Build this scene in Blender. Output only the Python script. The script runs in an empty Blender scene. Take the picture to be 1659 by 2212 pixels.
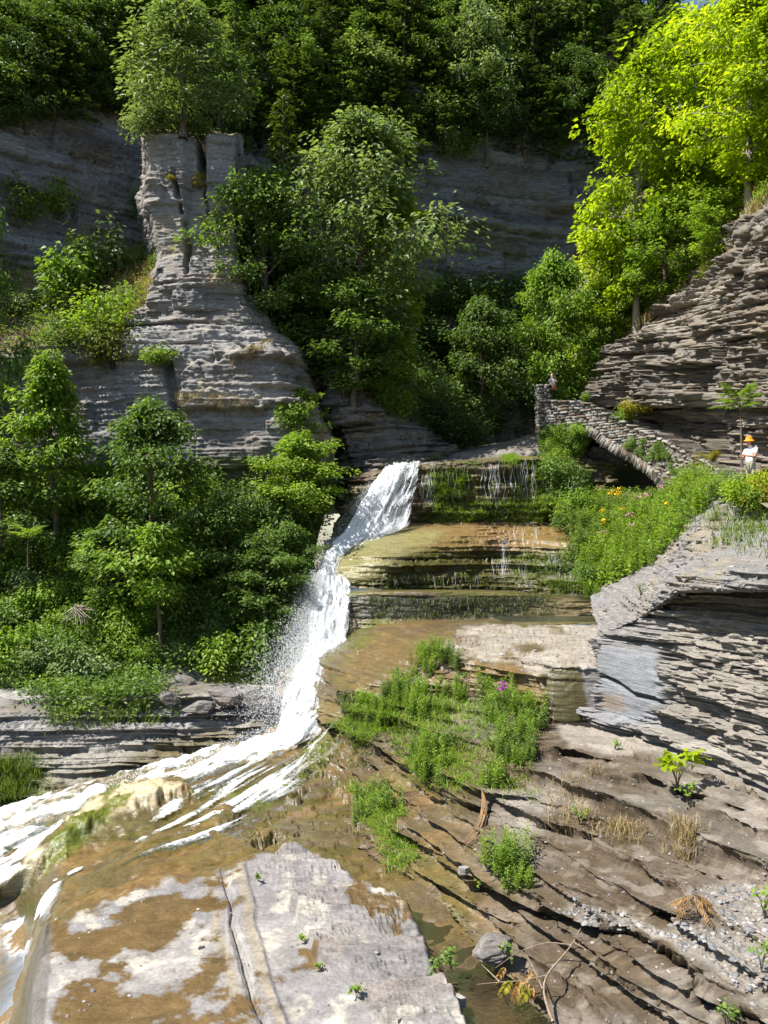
import bpy, bmesh, math, random
import numpy as np
from mathutils import Vector, Matrix

# ------------------------------------------------------------------ camera, sky, sun, exposure
SC = bpy.context.scene
COL = SC.collection
W0, H0 = 1659.0, 2212.0            # working pixel frame (photo scaled)
F, CX, HY = 1736.0, 829.5, 1150.0  # focal length in those pixels, centre column, horizon row
cam_d = bpy.data.cameras.new('camera')
cam_d.sensor_fit = 'VERTICAL'
cam_d.sensor_height = 24.0
cam_d.lens = 24.0 * F / H0
cam_d.shift_y = (HY - H0 / 2) / H0
cam_d.clip_start = 0.1
cam_d.clip_end = 3000
cam = bpy.data.objects.new('camera', cam_d)
COL.objects.link(cam)
cam.location = (0, 0, 0)
cam.rotation_euler = (math.radians(90), 0, 0)
SC.camera = cam

SUN = Vector((-0.55, -0.15, 0.82)).normalized()
SUN_EL = math.asin(SUN.z)
SUN_AZ = math.atan2(SUN.x, SUN.y)
world = bpy.data.worlds.new('World')
SC.world = world
world.use_nodes = True
wn = world.node_tree.nodes
sky = wn.new('ShaderNodeTexSky')
sky.sky_type = 'NISHITA'
sky.sun_disc = False
sky.sun_elevation = SUN_EL
sky.sun_rotation = SUN_AZ
sky.air_density = 1.0
sky.dust_density = 0.6
wn['Background'].inputs['Strength'].default_value = 0.085
world.node_tree.links.new(sky.outputs['Color'], wn['Background'].inputs['Color'])
sun_d = bpy.data.lights.new('sun', 'SUN')
sun_d.energy = 5.0
sun_d.angle = math.radians(0.5)
sun_d.color = (1.0, 0.955, 0.88)
sun = bpy.data.objects.new('sun', sun_d)
COL.objects.link(sun)
sun.rotation_euler = SUN.to_track_quat('Z', 'Y').to_euler()
SC.view_settings.view_transform = 'Standard'
SC.view_settings.look = 'None'
SC.view_settings.gamma = 1.0
SC.view_settings.use_curve_mapping = False
SC.view_settings.exposure = 1.05
SC.cycles.max_bounces = 6
SC.cycles.transparent_max_bounces = 12
SC.cycles.caustics_reflective = False
SC.cycles.caustics_refractive = False

# ------------------------------------------------------------------ numpy helpers
U32 = np.uint32
def _h(x, y, z, seed):
    x = x.astype(np.int64).astype(U32); y = y.astype(np.int64).astype(U32); z = z.astype(np.int64).astype(U32)
    h = x * U32(374761393) + y * U32(668265263) + z * U32(2147483647) + U32((seed * 974711 + 12345) & 0xFFFFFFFF)
    h = (h ^ (h >> U32(13))) * U32(1274126177)
    h = (h ^ (h >> U32(16))) * U32(2246822519)
    h ^= h >> U32(15)
    return (h & U32(0xFFFFFF)).astype(np.float64) / float(0xFFFFFF)
def hash1(i, seed=0):
    i = np.asarray(i); z = np.zeros_like(i)
    return _h(i, z, z, seed)
def hash2(i, j, seed=0):
    i = np.asarray(i); j = np.asarray(j)
    return _h(i, j, np.zeros_like(i), seed)
def vn(x, y, z, seed=0):
    """value noise in [-1,1]"""
    x = np.asarray(x, float); y = np.broadcast_to(np.asarray(y, float), x.shape); z = np.broadcast_to(np.asarray(z, float), x.shape)
    ix, iy, iz = np.floor(x), np.floor(y), np.floor(z)
    fx, fy, fz = x - ix, y - iy, z - iz
    fx = fx*fx*fx*(fx*(fx*6-15)+10); fy = fy*fy*fy*(fy*(fy*6-15)+10); fz = fz*fz*fz*(fz*(fz*6-15)+10)
    r = 0
    for dz in (0, 1):
        wz = fz if dz else 1 - fz
        for dy in (0, 1):
            wy = fy if dy else 1 - fy
            a = _h(ix, iy + dy, iz + dz, seed); b = _h(ix + 1, iy + dy, iz + dz, seed)
            r = r + wz * wy * (a + (b - a) * fx)
    return r * 2 - 1
def fbm(x, y, z, oct=4, seed=0, gain=0.5):
    a, s, t = 1.0, 0, 0
    x = np.asarray(x, float)
    for o in range(oct):
        s = s + a * vn(x * 2**o, np.asarray(y) * 2**o, np.asarray(z) * 2**o, seed + o * 31)
        t += a; a *= gain
    return s / t
def sstep(a, b, x):
    t = np.clip((x - a) / (b - a), 0, 1)
    return t * t * (3 - 2 * t)
def mix(a, b, t):
    a = np.asarray(a, float); b = np.asarray(b, float); t = np.asarray(t, float)
    if t.ndim and any(q.ndim == t.ndim + 1 or (q.ndim == 1 and t.ndim > 1) for q in (a, b)): t = t[..., None]
    return a + (b - a) * t
def P(px, py, d):
    """pixel + distance (d>0: metres along the view axis, d<0: height of the ground the thing lies on)"""
    Y = d if d > 0 else F * d / (HY - py)
    return np.array([(px - CX) / F * Y, Y, (HY - py) / F * Y])
def proj(p):
    Y = np.maximum(p[..., 1], 0.5)
    return CX + F * p[..., 0] / Y, HY - F * p[..., 2] / Y
def sdf_poly(px, py, poly):
    """signed distance (negative inside) to a polygon"""
    poly = np.asarray(poly, float); n = len(poly)
    d = np.full(px.shape, 1e9); inside = np.zeros(px.shape, bool)
    for i in range(n):
        a = poly[i]; b = poly[(i + 1) % n]; e = b - a
        wx, wy = px - a[0], py - a[1]
        t = np.clip((wx * e[0] + wy * e[1]) / (e @ e + 1e-9), 0, 1)
        d = np.minimum(d, (wx - e[0] * t)**2 + (wy - e[1] * t)**2)
        c = (a[1] > py) != (b[1] > py)
        if abs(e[1]) > 1e-9:
            inside ^= c & (px < e[0] * (py - a[1]) / e[1] + a[0])
    d = np.sqrt(d)
    return np.where(inside, -d, d)
def dist_line(px, py, pts):
    pts = np.asarray(pts, float); d = np.full(px.shape, 1e9)
    for a, b in zip(pts[:-1], pts[1:]):
        e = b - a; wx, wy = px - a[0], py - a[1]
        t = np.clip((wx * e[0] + wy * e[1]) / (e @ e + 1e-9), 0, 1)
        d = np.minimum(d, (wx - e[0] * t)**2 + (wy - e[1] * t)**2)
    return np.sqrt(d)
def pm(px, py, poly, soft=8, jit=0, seed=5, fr=0.03):
    d = sdf_poly(px, py, poly)
    if jit: d = d + jit * fbm(px * fr, py * fr, 0 * px, 4, seed)
    return sstep(soft, -soft, d)

def add_mesh(name, V, faces, mats, parent=None, attrs=None, smooth=False, world=False, fmat=None):
    """fast mesh from numpy: V (n,3), faces (m,k)"""
    me = bpy.data.meshes.new(name)
    V = np.ascontiguousarray(V, np.float32); Fc = np.ascontiguousarray(faces, np.int32)
    m, k = Fc.shape
    me.vertices.add(len(V)); me.vertices.foreach_set('co', V.ravel())
    me.loops.add(m * k); me.loops.foreach_set('vertex_index', Fc.ravel())
    me.polygons.add(m); me.polygons.foreach_set('loop_start', np.arange(0, m * k, k, dtype=np.int32))
    if fmat is not None: me.polygons.foreach_set('material_index', np.asarray(fmat, np.int32))
    if smooth: me.polygons.foreach_set('use_smooth', np.ones(m, bool))
    me.update(calc_edges=True)
    for mt in (mats if isinstance(mats, (list, tuple)) else [mats]): me.materials.append(mt)
    for an, arr in (attrs or {}).items():
        arr = np.asarray(arr, np.float32)
        if arr.ndim == 2:
            if arr.shape[1] == 3: arr = np.concatenate([arr, np.ones((len(arr), 1), np.float32)], 1)
            a = me.attributes.new(an, 'FLOAT_COLOR', 'POINT'); a.data.foreach_set('color', np.ascontiguousarray(arr).ravel())
        else:
            a = me.attributes.new(an, 'FLOAT', 'POINT'); a.data.foreach_set('value', np.ascontiguousarray(arr))
    ob = bpy.data.objects.new(name, me); COL.objects.link(ob)
    if parent is not None:
        ob.parent = parent
        if world: ob.matrix_parent_inverse = Matrix.Translation(parent.location).inverted()
    return ob
def tag(o, label, cat, group=None, kind=None):
    o['label'] = label; o['category'] = cat
    if group: o['group'] = group
    if kind: o['kind'] = kind
    return o
def empty(name, loc=(0, 0, 0), rz=0, s=1.0):
    o = bpy.data.objects.new(name, None); COL.objects.link(o)
    o.location = loc; o.rotation_euler = (0, 0, rz); o.scale = (s, s, s)
    o.empty_display_size = 0.2
    return o
def copy_tree(root, loc, rz=0, s=(1, 1, 1)):
    r = root.copy(); COL.objects.link(r); r.location = loc; r.rotation_euler = (0, 0, rz); r.scale = s
    for ch in root.children:
        c = ch.copy(); COL.objects.link(c); c.parent = r
        for g in ch.children:
            d = g.copy(); COL.objects.link(d); d.parent = c
    return r

# ------------------------------------------------------------------ materials
def new_mat(name):
    m = bpy.data.materials.new(name); m.use_nodes = True
    nt = m.node_tree
    return m, nt, nt.nodes, nt.links, nt.nodes['Principled BSDF']
def nd(nodes, t, **kw):
    n = nodes.new(t)
    for k, v in kw.items():
        if k == 'inp':
            for a, b in v.items(): n.inputs[a].default_value = b
        else: setattr(n, k, v)
    return n
def mat_rock(name, bump=0.5, fine=14.0, zst=3.0, var=(0.72, 1.22), spec=0.35, streak=9.0, sv=.3):
    m, nt, N, L, B = new_mat(name)
    at = nd(N, 'ShaderNodeAttribute', attribute_name='Col'); wt = nd(N, 'ShaderNodeAttribute', attribute_name='wet')
    tc = nd(N, 'ShaderNodeTexCoord'); mp = nd(N, 'ShaderNodeMapping'); mp.inputs['Scale'].default_value = (1, 1, zst)
    L.new(tc.outputs['Object'], mp.inputs['Vector'])
    n1 = nd(N, 'ShaderNodeTexNoise', inp={'Scale': fine, 'Detail': 6, 'Roughness': 0.65}); L.new(mp.outputs[0], n1.inputs['Vector'])
    n2 = nd(N, 'ShaderNodeTexNoise', inp={'Scale': fine * 0.22, 'Detail': 5, 'Roughness': 0.6}); L.new(mp.outputs[0], n2.inputs['Vector'])
    r1 = nd(N, 'ShaderNodeMapRange', inp={1: 0.3, 2: 0.7, 3: var[0], 4: var[1]}); L.new(n1.outputs['Fac'], r1.inputs[0])
    r2 = nd(N, 'ShaderNodeMapRange', inp={1: 0.3, 2: 0.7, 3: 0.85, 4: 1.13}); L.new(n2.outputs['Fac'], r2.inputs[0])
    mu0 = nd(N, 'ShaderNodeMath', operation='MULTIPLY'); L.new(r1.outputs[0], mu0.inputs[0]); L.new(r2.outputs[0], mu0.inputs[1])
    mp3 = nd(N, 'ShaderNodeMapping'); mp3.inputs['Scale'].default_value = (.5, .5, streak); L.new(tc.outputs['Object'], mp3.inputs['Vector'])
    n3 = nd(N, 'ShaderNodeTexNoise', inp={'Scale': 2.2, 'Detail': 6, 'Roughness': 0.7, 'Distortion': 0.3}); L.new(mp3.outputs[0], n3.inputs['Vector'])
    r3 = nd(N, 'ShaderNodeMapRange', inp={1: 0.32, 2: 0.68, 3: 1 - sv, 4: 1 + sv}); L.new(n3.outputs['Fac'], r3.inputs[0])
    mu = nd(N, 'ShaderNodeMath', operation='MULTIPLY'); L.new(mu0.outputs[0], mu.inputs[0]); L.new(r3.outputs[0], mu.inputs[1])
    vm = nd(N, 'ShaderNodeVectorMath', operation='SCALE'); L.new(at.outputs['Color'], vm.inputs[0]); L.new(mu.outputs[0], vm.inputs['Scale'])
    L.new(vm.outputs[0], B.inputs['Base Color'])
    rr = nd(N, 'ShaderNodeMapRange', inp={1: 0, 2: 1, 3: 0.88, 4: 0.18}); L.new(wt.outputs['Fac'], rr.inputs[0])
    L.new(rr.outputs[0], B.inputs['Roughness'])
    B.inputs['Specular IOR Level'].default_value = spec
    b1 = nd(N, 'ShaderNodeBump', inp={'Strength': bump, 'Distance': 0.05}); L.new(n2.outputs['Fac'], b1.inputs['Height'])
    b2 = nd(N, 'ShaderNodeBump', inp={'Strength': bump * 0.8, 'Distance': 0.02}); L.new(n1.outputs['Fac'], b2.inputs['Height']); L.new(b1.outputs[0], b2.inputs['Normal'])
    b3 = nd(N, 'ShaderNodeBump', inp={'Strength': bump, 'Distance': 0.05}); L.new(n3.outputs['Fac'], b3.inputs['Height']); L.new(b2.outputs[0], b3.inputs['Normal'])
    L.new(b3.outputs[0], B.inputs['Normal'])
    return m
def mat_leaf(name, cols, trans=0.42, rough=0.5, spec=0.35):
    """cols: dark, mid, light base colours; the leaf's own 'tint' picks between them"""
    m, nt, N, L, B = new_mat(name)
    at = nd(N, 'ShaderNodeAttribute', attribute_name='tint')
    oi = nd(N, 'ShaderNodeObjectInfo')
    ad = nd(N, 'ShaderNodeMath', operation='MULTIPLY_ADD', inp={1: 0.24, 2: -0.12}); L.new(oi.outputs['Random'], ad.inputs[0])
    ad2 = nd(N, 'ShaderNodeMath', operation='ADD'); L.new(at.outputs['Fac'], ad2.inputs[0]); L.new(ad.outputs[0], ad2.inputs[1])
    cr = nd(N, 'ShaderNodeValToRGB'); L.new(ad2.outputs[0], cr.inputs[0])
    e = cr.color_ramp.elements
    e[0].position = 0.1; e[0].color = (*cols[0], 1); e[1].position = 0.9; e[1].color = (*cols[2], 1)
    x = e.new(0.5); x.color = (*cols[1], 1)
    L.new(cr.outputs[0], B.inputs['Base Color'])
    B.inputs['Roughness'].default_value = rough; B.inputs['Specular IOR Level'].default_value = spec
    tr = nd(N, 'ShaderNodeBsdfTranslucent')
    tm = nd(N, 'ShaderNodeVectorMath', operation='MULTIPLY'); tm.inputs[1].default_value = (1.3, 1.27, 0.55)
    L.new(cr.outputs[0], tm.inputs[0]); L.new(tm.outputs[0], tr.inputs['Color'])
    mx = nd(N, 'ShaderNodeMixShader', inp={0: trans}); L.new(B.outputs[0], mx.inputs[1]); L.new(tr.outputs[0], mx.inputs[2])
    L.new(mx.outputs[0], N['Material Output'].inputs['Surface'])
    return m
def mat_plain(name, col, rough=0.8, spec=0.3, nscale=20, nvar=0.25, bump=0.0, stretch=(1, 1, 1)):
    m, nt, N, L, B = new_mat(name)
    tc = nd(N, 'ShaderNodeTexCoord'); mp = nd(N, 'ShaderNodeMapping'); mp.inputs['Scale'].default_value = stretch
    L.new(tc.outputs['Object'], mp.inputs['Vector'])
    n1 = nd(N, 'ShaderNodeTexNoise', inp={'Scale': nscale, 'Detail': 4}); L.new(mp.outputs[0], n1.inputs['Vector'])
    r1 = nd(N, 'ShaderNodeMapRange', inp={1: 0.3, 2: 0.7, 3: 1 - nvar, 4: 1 + nvar}); L.new(n1.outputs['Fac'], r1.inputs[0])
    vm = nd(N, 'ShaderNodeVectorMath', operation='SCALE'); vm.inputs[0].default_value = col; L.new(r1.outputs[0], vm.inputs['Scale'])
    L.new(vm.outputs[0], B.inputs['Base Color'])
    B.inputs['Roughness'].default_value = rough; B.inputs['Specular IOR Level'].default_value = spec
    if bump:
        b = nd(N, 'ShaderNodeBump', inp={'Strength': bump, 'Distance': 0.02}); L.new(n1.outputs['Fac'], b.inputs['Height']); L.new(b.outputs[0], B.inputs['Normal'])
    return m
def mat_water(name, tint=(0.5, 0.4, 0.2), foamcol=(0.86, 0.88, 0.9), shallow=0.25):
    """clear shallow water that turns to white broken water where 'foam' is high"""
    m, nt, N, L, B = new_mat(name)
    at = nd(N, 'ShaderNodeAttribute', attribute_name='foam')
    tc = nd(N, 'ShaderNodeTexCoord')
    n1 = nd(N, 'ShaderNodeTexNoise', inp={'Scale': 9.0, 'Detail': 6, 'Roughness': 0.7}); L.new(tc.outputs['Object'], n1.inputs['Vector'])
    sm = nd(N, 'ShaderNodeMath', operation='MULTIPLY_ADD', inp={1: 0.9, 2: -0.45}); L.new(n1.outputs['Fac'], sm.inputs[0])
    ad = nd(N, 'ShaderNodeMath', operation='ADD'); L.new(at.outputs['Fac'], ad.inputs[0]); L.new(sm.outputs[0], ad.inputs[1])
    fo = nd(N, 'ShaderNodeMapRange', interpolation_type='SMOOTHSTEP', inp={1: 0.12, 2: 0.95, 3: 0, 4: 1}); L.new(ad.outputs[0], fo.inputs[0])
    bp = nd(N, 'ShaderNodeBump', inp={'Strength': 0.35, 'Distance': 0.05}); L.new(n1.outputs['Fac'], bp.inputs['Height'])
    B.inputs['Base Color'].default_value = (*foamcol, 1); B.inputs['Roughness'].default_value = 0.45
    L.new(bp.outputs[0], B.inputs['Normal'])
    tr = nd(N, 'ShaderNodeBsdfTransparent'); tr.inputs[0].default_value = (0.95, 0.92, 0.84, 1)
    df = nd(N, 'ShaderNodeBsdfDiffuse'); df.inputs[0].default_value = (*tint, 1)
    m0 = nd(N, 'ShaderNodeMixShader', inp={0: shallow}); L.new(tr.outputs[0], m0.inputs[1]); L.new(df.outputs[0], m0.inputs[2])
    gl = nd(N, 'ShaderNodeBsdfGlossy', inp={'Roughness': 0.2}); L.new(bp.outputs[0], gl.inputs['Normal'])
    fr = nd(N, 'ShaderNodeFresnel', inp={'IOR': 1.18}); L.new(bp.outputs[0], fr.inputs['Normal'])
    m1 = nd(N, 'ShaderNodeMixShader'); L.new(fr.outputs[0], m1.inputs[0]); L.new(m0.outputs[0], m1.inputs[1]); L.new(gl.outputs[0], m1.inputs[2])
    m2 = nd(N, 'ShaderNodeMixShader'); L.new(fo.outputs[0], m2.inputs[0]); L.new(m1.outputs[0], m2.inputs[1]); L.new(B.outputs[0], m2.inputs[2])
    L.new(m2.outputs[0], N['Material Output'].inputs['Surface'])
    return m
def mat_fall(name):
    """falling white water: streaked along the fall by the surface's own u,v"""
    m, nt, N, L, B = new_mat(name)
    au = nd(N, 'ShaderNodeAttribute', attribute_name='fu'); av = nd(N, 'ShaderNodeAttribute', attribute_name='fv'); ad_ = nd(N, 'ShaderNodeAttribute', attribute_name='foam')
    cb = nd(N, 'ShaderNodeCombineXYZ'); L.new(au.outputs['Fac'], cb.inputs[0]); L.new(av.outputs['Fac'], cb.inputs[1])
    mp = nd(N, 'ShaderNodeMapping'); mp.inputs['Scale'].default_value = (5.0, 0.7, 1); L.new(cb.outputs[0], mp.inputs['Vector'])
    n1 = nd(N, 'ShaderNodeTexNoise', inp={'Scale': 1.6, 'Detail': 7, 'Roughness': 0.68, 'Distortion': 0.25}); L.new(mp.outputs[0], n1.inputs['Vector'])
    n2 = nd(N, 'ShaderNodeTexNoise', inp={'Scale': 14.0, 'Detail': 3, 'Roughness': 0.6}); L.new(cb.outputs[0], n2.inputs['Vector'])
    s = nd(N, 'ShaderNodeMath', operation='MULTIPLY_ADD', inp={1: 1.6, 2: -0.8}); L.new(n1.outputs['Fac'], s.inputs[0])
    s2 = nd(N, 'ShaderNodeMath', operation='MULTIPLY_ADD', inp={1: 0.9, 2: -0.45}); L.new(n2.outputs['Fac'], s2.inputs[0])
    a1 = nd(N, 'ShaderNodeMath', operation='ADD'); L.new(s.outputs[0], a1.inputs[0]); L.new(s2.outputs[0], a1.inputs[1])
    a2 = nd(N, 'ShaderNodeMath', operation='ADD'); L.new(a1.outputs[0], a2.inputs[0]); L.new(ad_.outputs['Fac'], a2.inputs[1])
    al = nd(N, 'ShaderNodeMapRange', interpolation_type='SMOOTHSTEP', inp={1: 0.25, 2: 0.62, 3: 0, 4: 1}); L.new(a2.outputs[0], al.inputs[0])
    B.inputs['Base Color'].default_value = (0.78, 0.81, 0.84, 1); B.inputs['Roughness'].default_value = 0.5
    bp = nd(N, 'ShaderNodeBump', inp={'Strength': 0.6, 'Distance': 0.08}); L.new(a1.outputs[0], bp.inputs['Height']); L.new(bp.outputs[0], B.inputs['Normal'])
    tl = nd(N, 'ShaderNodeBsdfTranslucent'); tl.inputs[0].default_value = (0.85, 0.88, 0.9, 1)
    mw = nd(N, 'ShaderNodeMixShader', inp={0: 0.3}); L.new(B.outputs[0], mw.inputs[1]); L.new(tl.outputs[0], mw.inputs[2])
    tr = nd(N, 'ShaderNodeBsdfTransparent')
    mx = nd(N, 'ShaderNodeMixShader'); L.new(al.outputs[0], mx.inputs[0]); L.new(tr.outputs[0], mx.inputs[1]); L.new(mw.outputs[0], mx.inputs[2])
    L.new(mx.outputs[0], N['Material Output'].inputs['Surface'])
    return m

ROCK = mat_rock('shale_rock')
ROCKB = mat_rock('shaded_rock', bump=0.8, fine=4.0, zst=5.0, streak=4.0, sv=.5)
ROCKF = mat_rock('far_shale_rock', bump=0.6, fine=7.0, zst=4.0)
SOIL = mat_rock('soil', bump=0.5, fine=9.0, zst=1.0)
WATER = mat_water('stream_water')
FALL = mat_fall('falling_water')
BARK = mat_plain('bark', (0.13, 0.10, 0.075), 0.9, 0.2, 8, 0.35, 0.5, (1, 1, 0.25))
BARKP = mat_plain('pale_bark', (0.26, 0.23, 0.19), 0.9, 0.2, 8, 0.3, 0.4, (1, 1, 0.25))

# ------------------------------------------------------------------ lofted rock patches
LT = {}
def layer_table(seed, tmin, tmax):
    k = (seed, tmin, tmax)
    if k not in LT:
        r = np.random.RandomState(seed)
        t = tmin + (tmax - tmin) * r.rand(4000)**2.2
        LT[k] = np.cumsum(t) - 30.0
    return LT[k]
def layers(b, seed, tmin, tmax):
    T = layer_table(seed, tmin, tmax)
    i = np.clip(np.searchsorted(T, b, side='right'), 1, len(T) - 1)
    lo, hi = T[i - 1], T[i]
    return i, lo, hi - lo
def loft(rungs, cell=2.8, curv=0.6, vcell=None, wcap=0.0):
    R = np.array([[P(*q) for q in r] for r in rungs])        # nr,nc,3
    pxy = np.array([[q[:2] for q in r] for r in rungs], float)
    nr, nc = R.shape[:2]
    vcell = vcell or cell
    def counts(axis, cl):
        cp = pxy.copy(); cp[..., 0] = np.clip(cp[..., 0], -90, 1750); cp[..., 1] = np.clip(cp[..., 1], -90, 2300)
        d = np.linalg.norm(np.diff(cp, axis=axis), axis=2)
        w = np.linalg.norm(np.diff(R, axis=axis), axis=2) / np.maximum(R[..., 1].mean(), 1) * F * 0.25
        w = np.where(np.linalg.norm(np.diff(pxy, axis=axis), axis=2) > 1.5 * d + 20, 0, w)
        d = np.maximum(d, np.minimum(w, 200))
        m = np.sort(d, axis=1 - axis)
        m = m.mean(axis=1 - axis) * .5 + .5 * m.max(axis=1 - axis)
        return np.maximum(4, np.ceil(m / cl)).astype(int)
    cu = counts(1, cell); cv = counts(0, vcell)
    def interp(A, cnt):
        out = []
        n = A.shape[0]
        for i in range(n - 1):
            p0 = A[i - 1] if i > 0 else 2 * A[0] - A[1]
            p1, p2 = A[i], A[i + 1]
            p3 = A[i + 2] if i + 2 < n else 2 * A[-1] - A[-2]
            t = (np.arange(cnt[i]) / cnt[i]).reshape((-1,) + (1,) * (A.ndim - 1))
            cr = 0.5 * ((2 * p1) + (-p0 + p2) * t + (2*p0 - 5*p1 + 4*p2 - p3) * t*t + (-p0 + 3*p1 - 3*p2 + p3) * t**3)
            li = p1 + (p2 - p1) * t
            out.append(li + (cr - li) * curv)
        out.append(A[-1:])
        return np.concatenate(out)
    G = interp(R, cv)
    G = np.swapaxes(interp(np.swapaxes(G, 0, 1), cu), 0, 1)
    return G
def gnorm(G):
    du = np.gradient(G, axis=1); dv = np.gradient(G, axis=0)
    n = np.cross(du, dv); n /= np.linalg.norm(n, axis=2, keepdims=True) + 1e-9
    s = np.sign((n * (-G)).sum(2))                        # towards the viewer's side of the gorge
    s[s == 0] = 1
    return n * s[..., None]
def gfaces(nv, nu, mask=None):
    i = np.arange(nv * nu).reshape(nv, nu)
    q = np.stack([i[:-1, :-1], i[:-1, 1:], i[1:, 1:], i[1:, :-1]], -1).reshape(-1, 4)
    if mask is not None: q = q[mask.reshape(-1)]
    return q
def unit2(n):
    h = n.copy(); h[..., 2] = 0
    return h / (np.linalg.norm(h, axis=-1, keepdims=True) + .15)
class Patch: pass
def strata_disp(G, n, seed, tmin=0.05, tmax=0.5, A=0.12, Bm=0.2, C=0.15, bl=1.2, J=0.06, dip=(0.0, 0.0), warp=0.1, terr=0.0, fr=0.5, jag=0.0, under=0.0):
    x, y, z = G[..., 0], G[..., 1], G[..., 2]
    b = z + dip[0] * x + dip[1] * y + warp * fbm(x * 0.3, y * 0.3, z * 0.1, 3, seed + 3)
    if jag: b = b + jag * fbm(x * 1.7, y * 1.7, z * .6, 4, seed + 4, .65)
    idx, lo, th = layers(b, seed, tmin, tmax)
    f = (b - lo) / th
    nh = n.copy()
    steep = np.sqrt(np.maximum(1 - n[..., 2]**2, 0))
    nh[..., 2] *= 0.15; nh /= np.linalg.norm(nh, axis=2, keepdims=True) + 1e-9
    r1 = hash1(idx, seed + 11) * 2 - 1
    s = x * 0.8 + y * 0.6; s2 = x * -0.6 + y * 0.8
    k = idx * 7.31
    wob = fbm(s * fr, s2 * fr, k, 3, seed + 21)
    bw = bl * (0.5 + hash1(idx, seed + 13))
    sj = s / bw + hash1(idx, seed + 17) * 50 + 0.25 * vn(s * 2.1, s2 * 2.1, k, seed + 5)
    cell = np.floor(sj)
    blk = hash2(cell, idx, seed + 41) * 2 - 1
    vj = np.minimum(sj - cell, 1 - (sj - cell)) * bw
    act = sstep(-0.35, 0.35, fbm(s * 0.22, s2 * 0.22, z * 0.35, 3, seed + 91))
    d = (A * r1 + C * blk * (blk > -0.2)) * (0.3 + 0.9 * act) + Bm * wob * (0.35 + 0.8 * act)
    d += 0.6 * Bm * vn(s * 0.18, s2 * 0.18, z * 0.5, seed + 93)
    d -= J * np.exp(-(np.minimum(f, 1 - f) * th / 0.025)**2)
    d -= J * 0.8 * np.exp(-(vj / 0.025)**2) * (hash2(cell, idx, seed + 51) > 0.4)
    G2 = G + nh * (d * sstep(0.15, 0.6, steep))[..., None]
    if terr:
        tz = lo + th * sstep(0.82, 1.0, f)
        G2[..., 2] += terr * (tz - b) * 1.0
        if under:
            uw = under * np.clip(.55 + 1.1 * fbm(s * .6, s2 * .6, k, 3, seed + 97), 0, 1.4) * np.minimum(th / .35, 1.3)
            hx = unit2(n)
            G2 -= hx * (uw * sstep(.80, .86, f) * sstep(.985, .93, f))[..., None]
    return G2, idx, f
GREY = np.array((0.205, 0.195, 0.185)); LIGHT = np.array((0.315, 0.30, 0.285)); DARK = np.array((0.085, 0.078, 0.068))
PURP = np.array((0.185, 0.152, 0.128)); BROWN = np.array((0.105, 0.070, 0.033)); ORANGE = np.array((0.185, 0.113, 0.043))
OLIVE = np.array((0.12, 0.105, 0.025)); MOSS = np.array((0.085, 0.115, 0.012)); CREAM = np.array((0.52, 0.44, 0.28))
STRAW = np.array((0.29, 0.225, 0.115)); EARTH = np.array((0.10, 0.075, 0.045)); BLUEG = np.array((0.165, 0.172, 0.185))
def rock_col(G, idx, seed, tone=1.0, warm=0.5):
    x, y, z = G[..., 0], G[..., 1], G[..., 2]
    c = mix(GREY, PURP, sstep(-0.2, 0.5, fbm(x * 0.35, y * 0.35, z * 0.9, 4, seed + 61)) * warm)
    lt = hash1(idx, seed + 71)
    c = mix(c, LIGHT, sstep(0.55, 1.0, lt) * 0.6)
    c = mix(c, DARK, sstep(0.35, 0.0, lt) * 0.5)
    st = fbm(x * 1.1, y * 1.1, z * 2.0, 4, seed + 81)
    c = mix(c, DARK * 1.2, sstep(0.15, 0.6, st) * 0.55)
    c = mix(c, STRAW * 0.8, sstep(0.25, 0.6, -st) * 0.2)
    return c * tone
def patch(name, rungs, label, cat='rock', seed=1, cell=2.8, vcell=None, curv=0.6, strata=None, fine={}, block=None, keep=None, extra=None, paint=None, mat=None, tone=1.0, warm=0.5, build=True, smooth=False):
    G0 = loft(rungs, cell, curv, vcell)
    n = gnorm(G0)
    px, py = proj(G0)
    pt = Patch(); pt.G0 = G0; pt.n = n; pt.px = px; pt.py = py
    G = G0
    idx = np.zeros(px.shape, int); f = np.zeros(px.shape)
    if extra: G = extra(G, n, px, py)
    if strata is not None:
        Gp = G
        if block is not None: G, _, _ = strata_disp(G, n, seed + 900, **block)
        G, idx, f = strata_disp(G, n, seed, **strata)
        if fine is not None:
            fi = dict(tmin=.05, tmax=.17, A=.045, Bm=.05, C=.11, bl=.35, J=.03, warp=.05, fr=1.8); fi.update(fine)
            G, idx2, _ = strata_disp(G, n, seed + 500, **fi)
            x, y, z = G[..., 0], G[..., 1], G[..., 2]
            st = np.sqrt(np.maximum(1 - n[..., 2]**2, 0))
            chip = hash2(np.floor(x * 4.5 + y * 3.1 + 40 * hash1(idx2, 5)), idx2, seed + 7)
            G = G + n * ((chip - .5) * .05 * fi['C'] / .11 * st)[..., None]
        if keep is not None: G = mix(G, Gp, np.clip(keep(px, py), 0, 1))
    pt.G = G; pt.idx = idx
    c = rock_col(G, idx, seed, tone, warm); wet = np.zeros(px.shape)
    if paint: c, wet = paint(c, wet, G, px, py, idx)
    nv, nu = px.shape
    o = add_mesh(name, G.reshape(-1, 3), gfaces(nv, nu), mat or ROCK, attrs={'Col': np.clip(c, 0.004, 0.85).reshape(-1, 3), 'wet': np.clip(wet, 0, 1).reshape(-1)}, smooth=smooth)
    tag(o, label, cat, kind='structure')
    pt.ob = o
    a = np.linalg.norm(np.cross(G[1:, :-1] - G[:-1, :-1], G[:-1, 1:] - G[:-1, :-1]), axis=2)
    pt.area = a
    return pt
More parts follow.
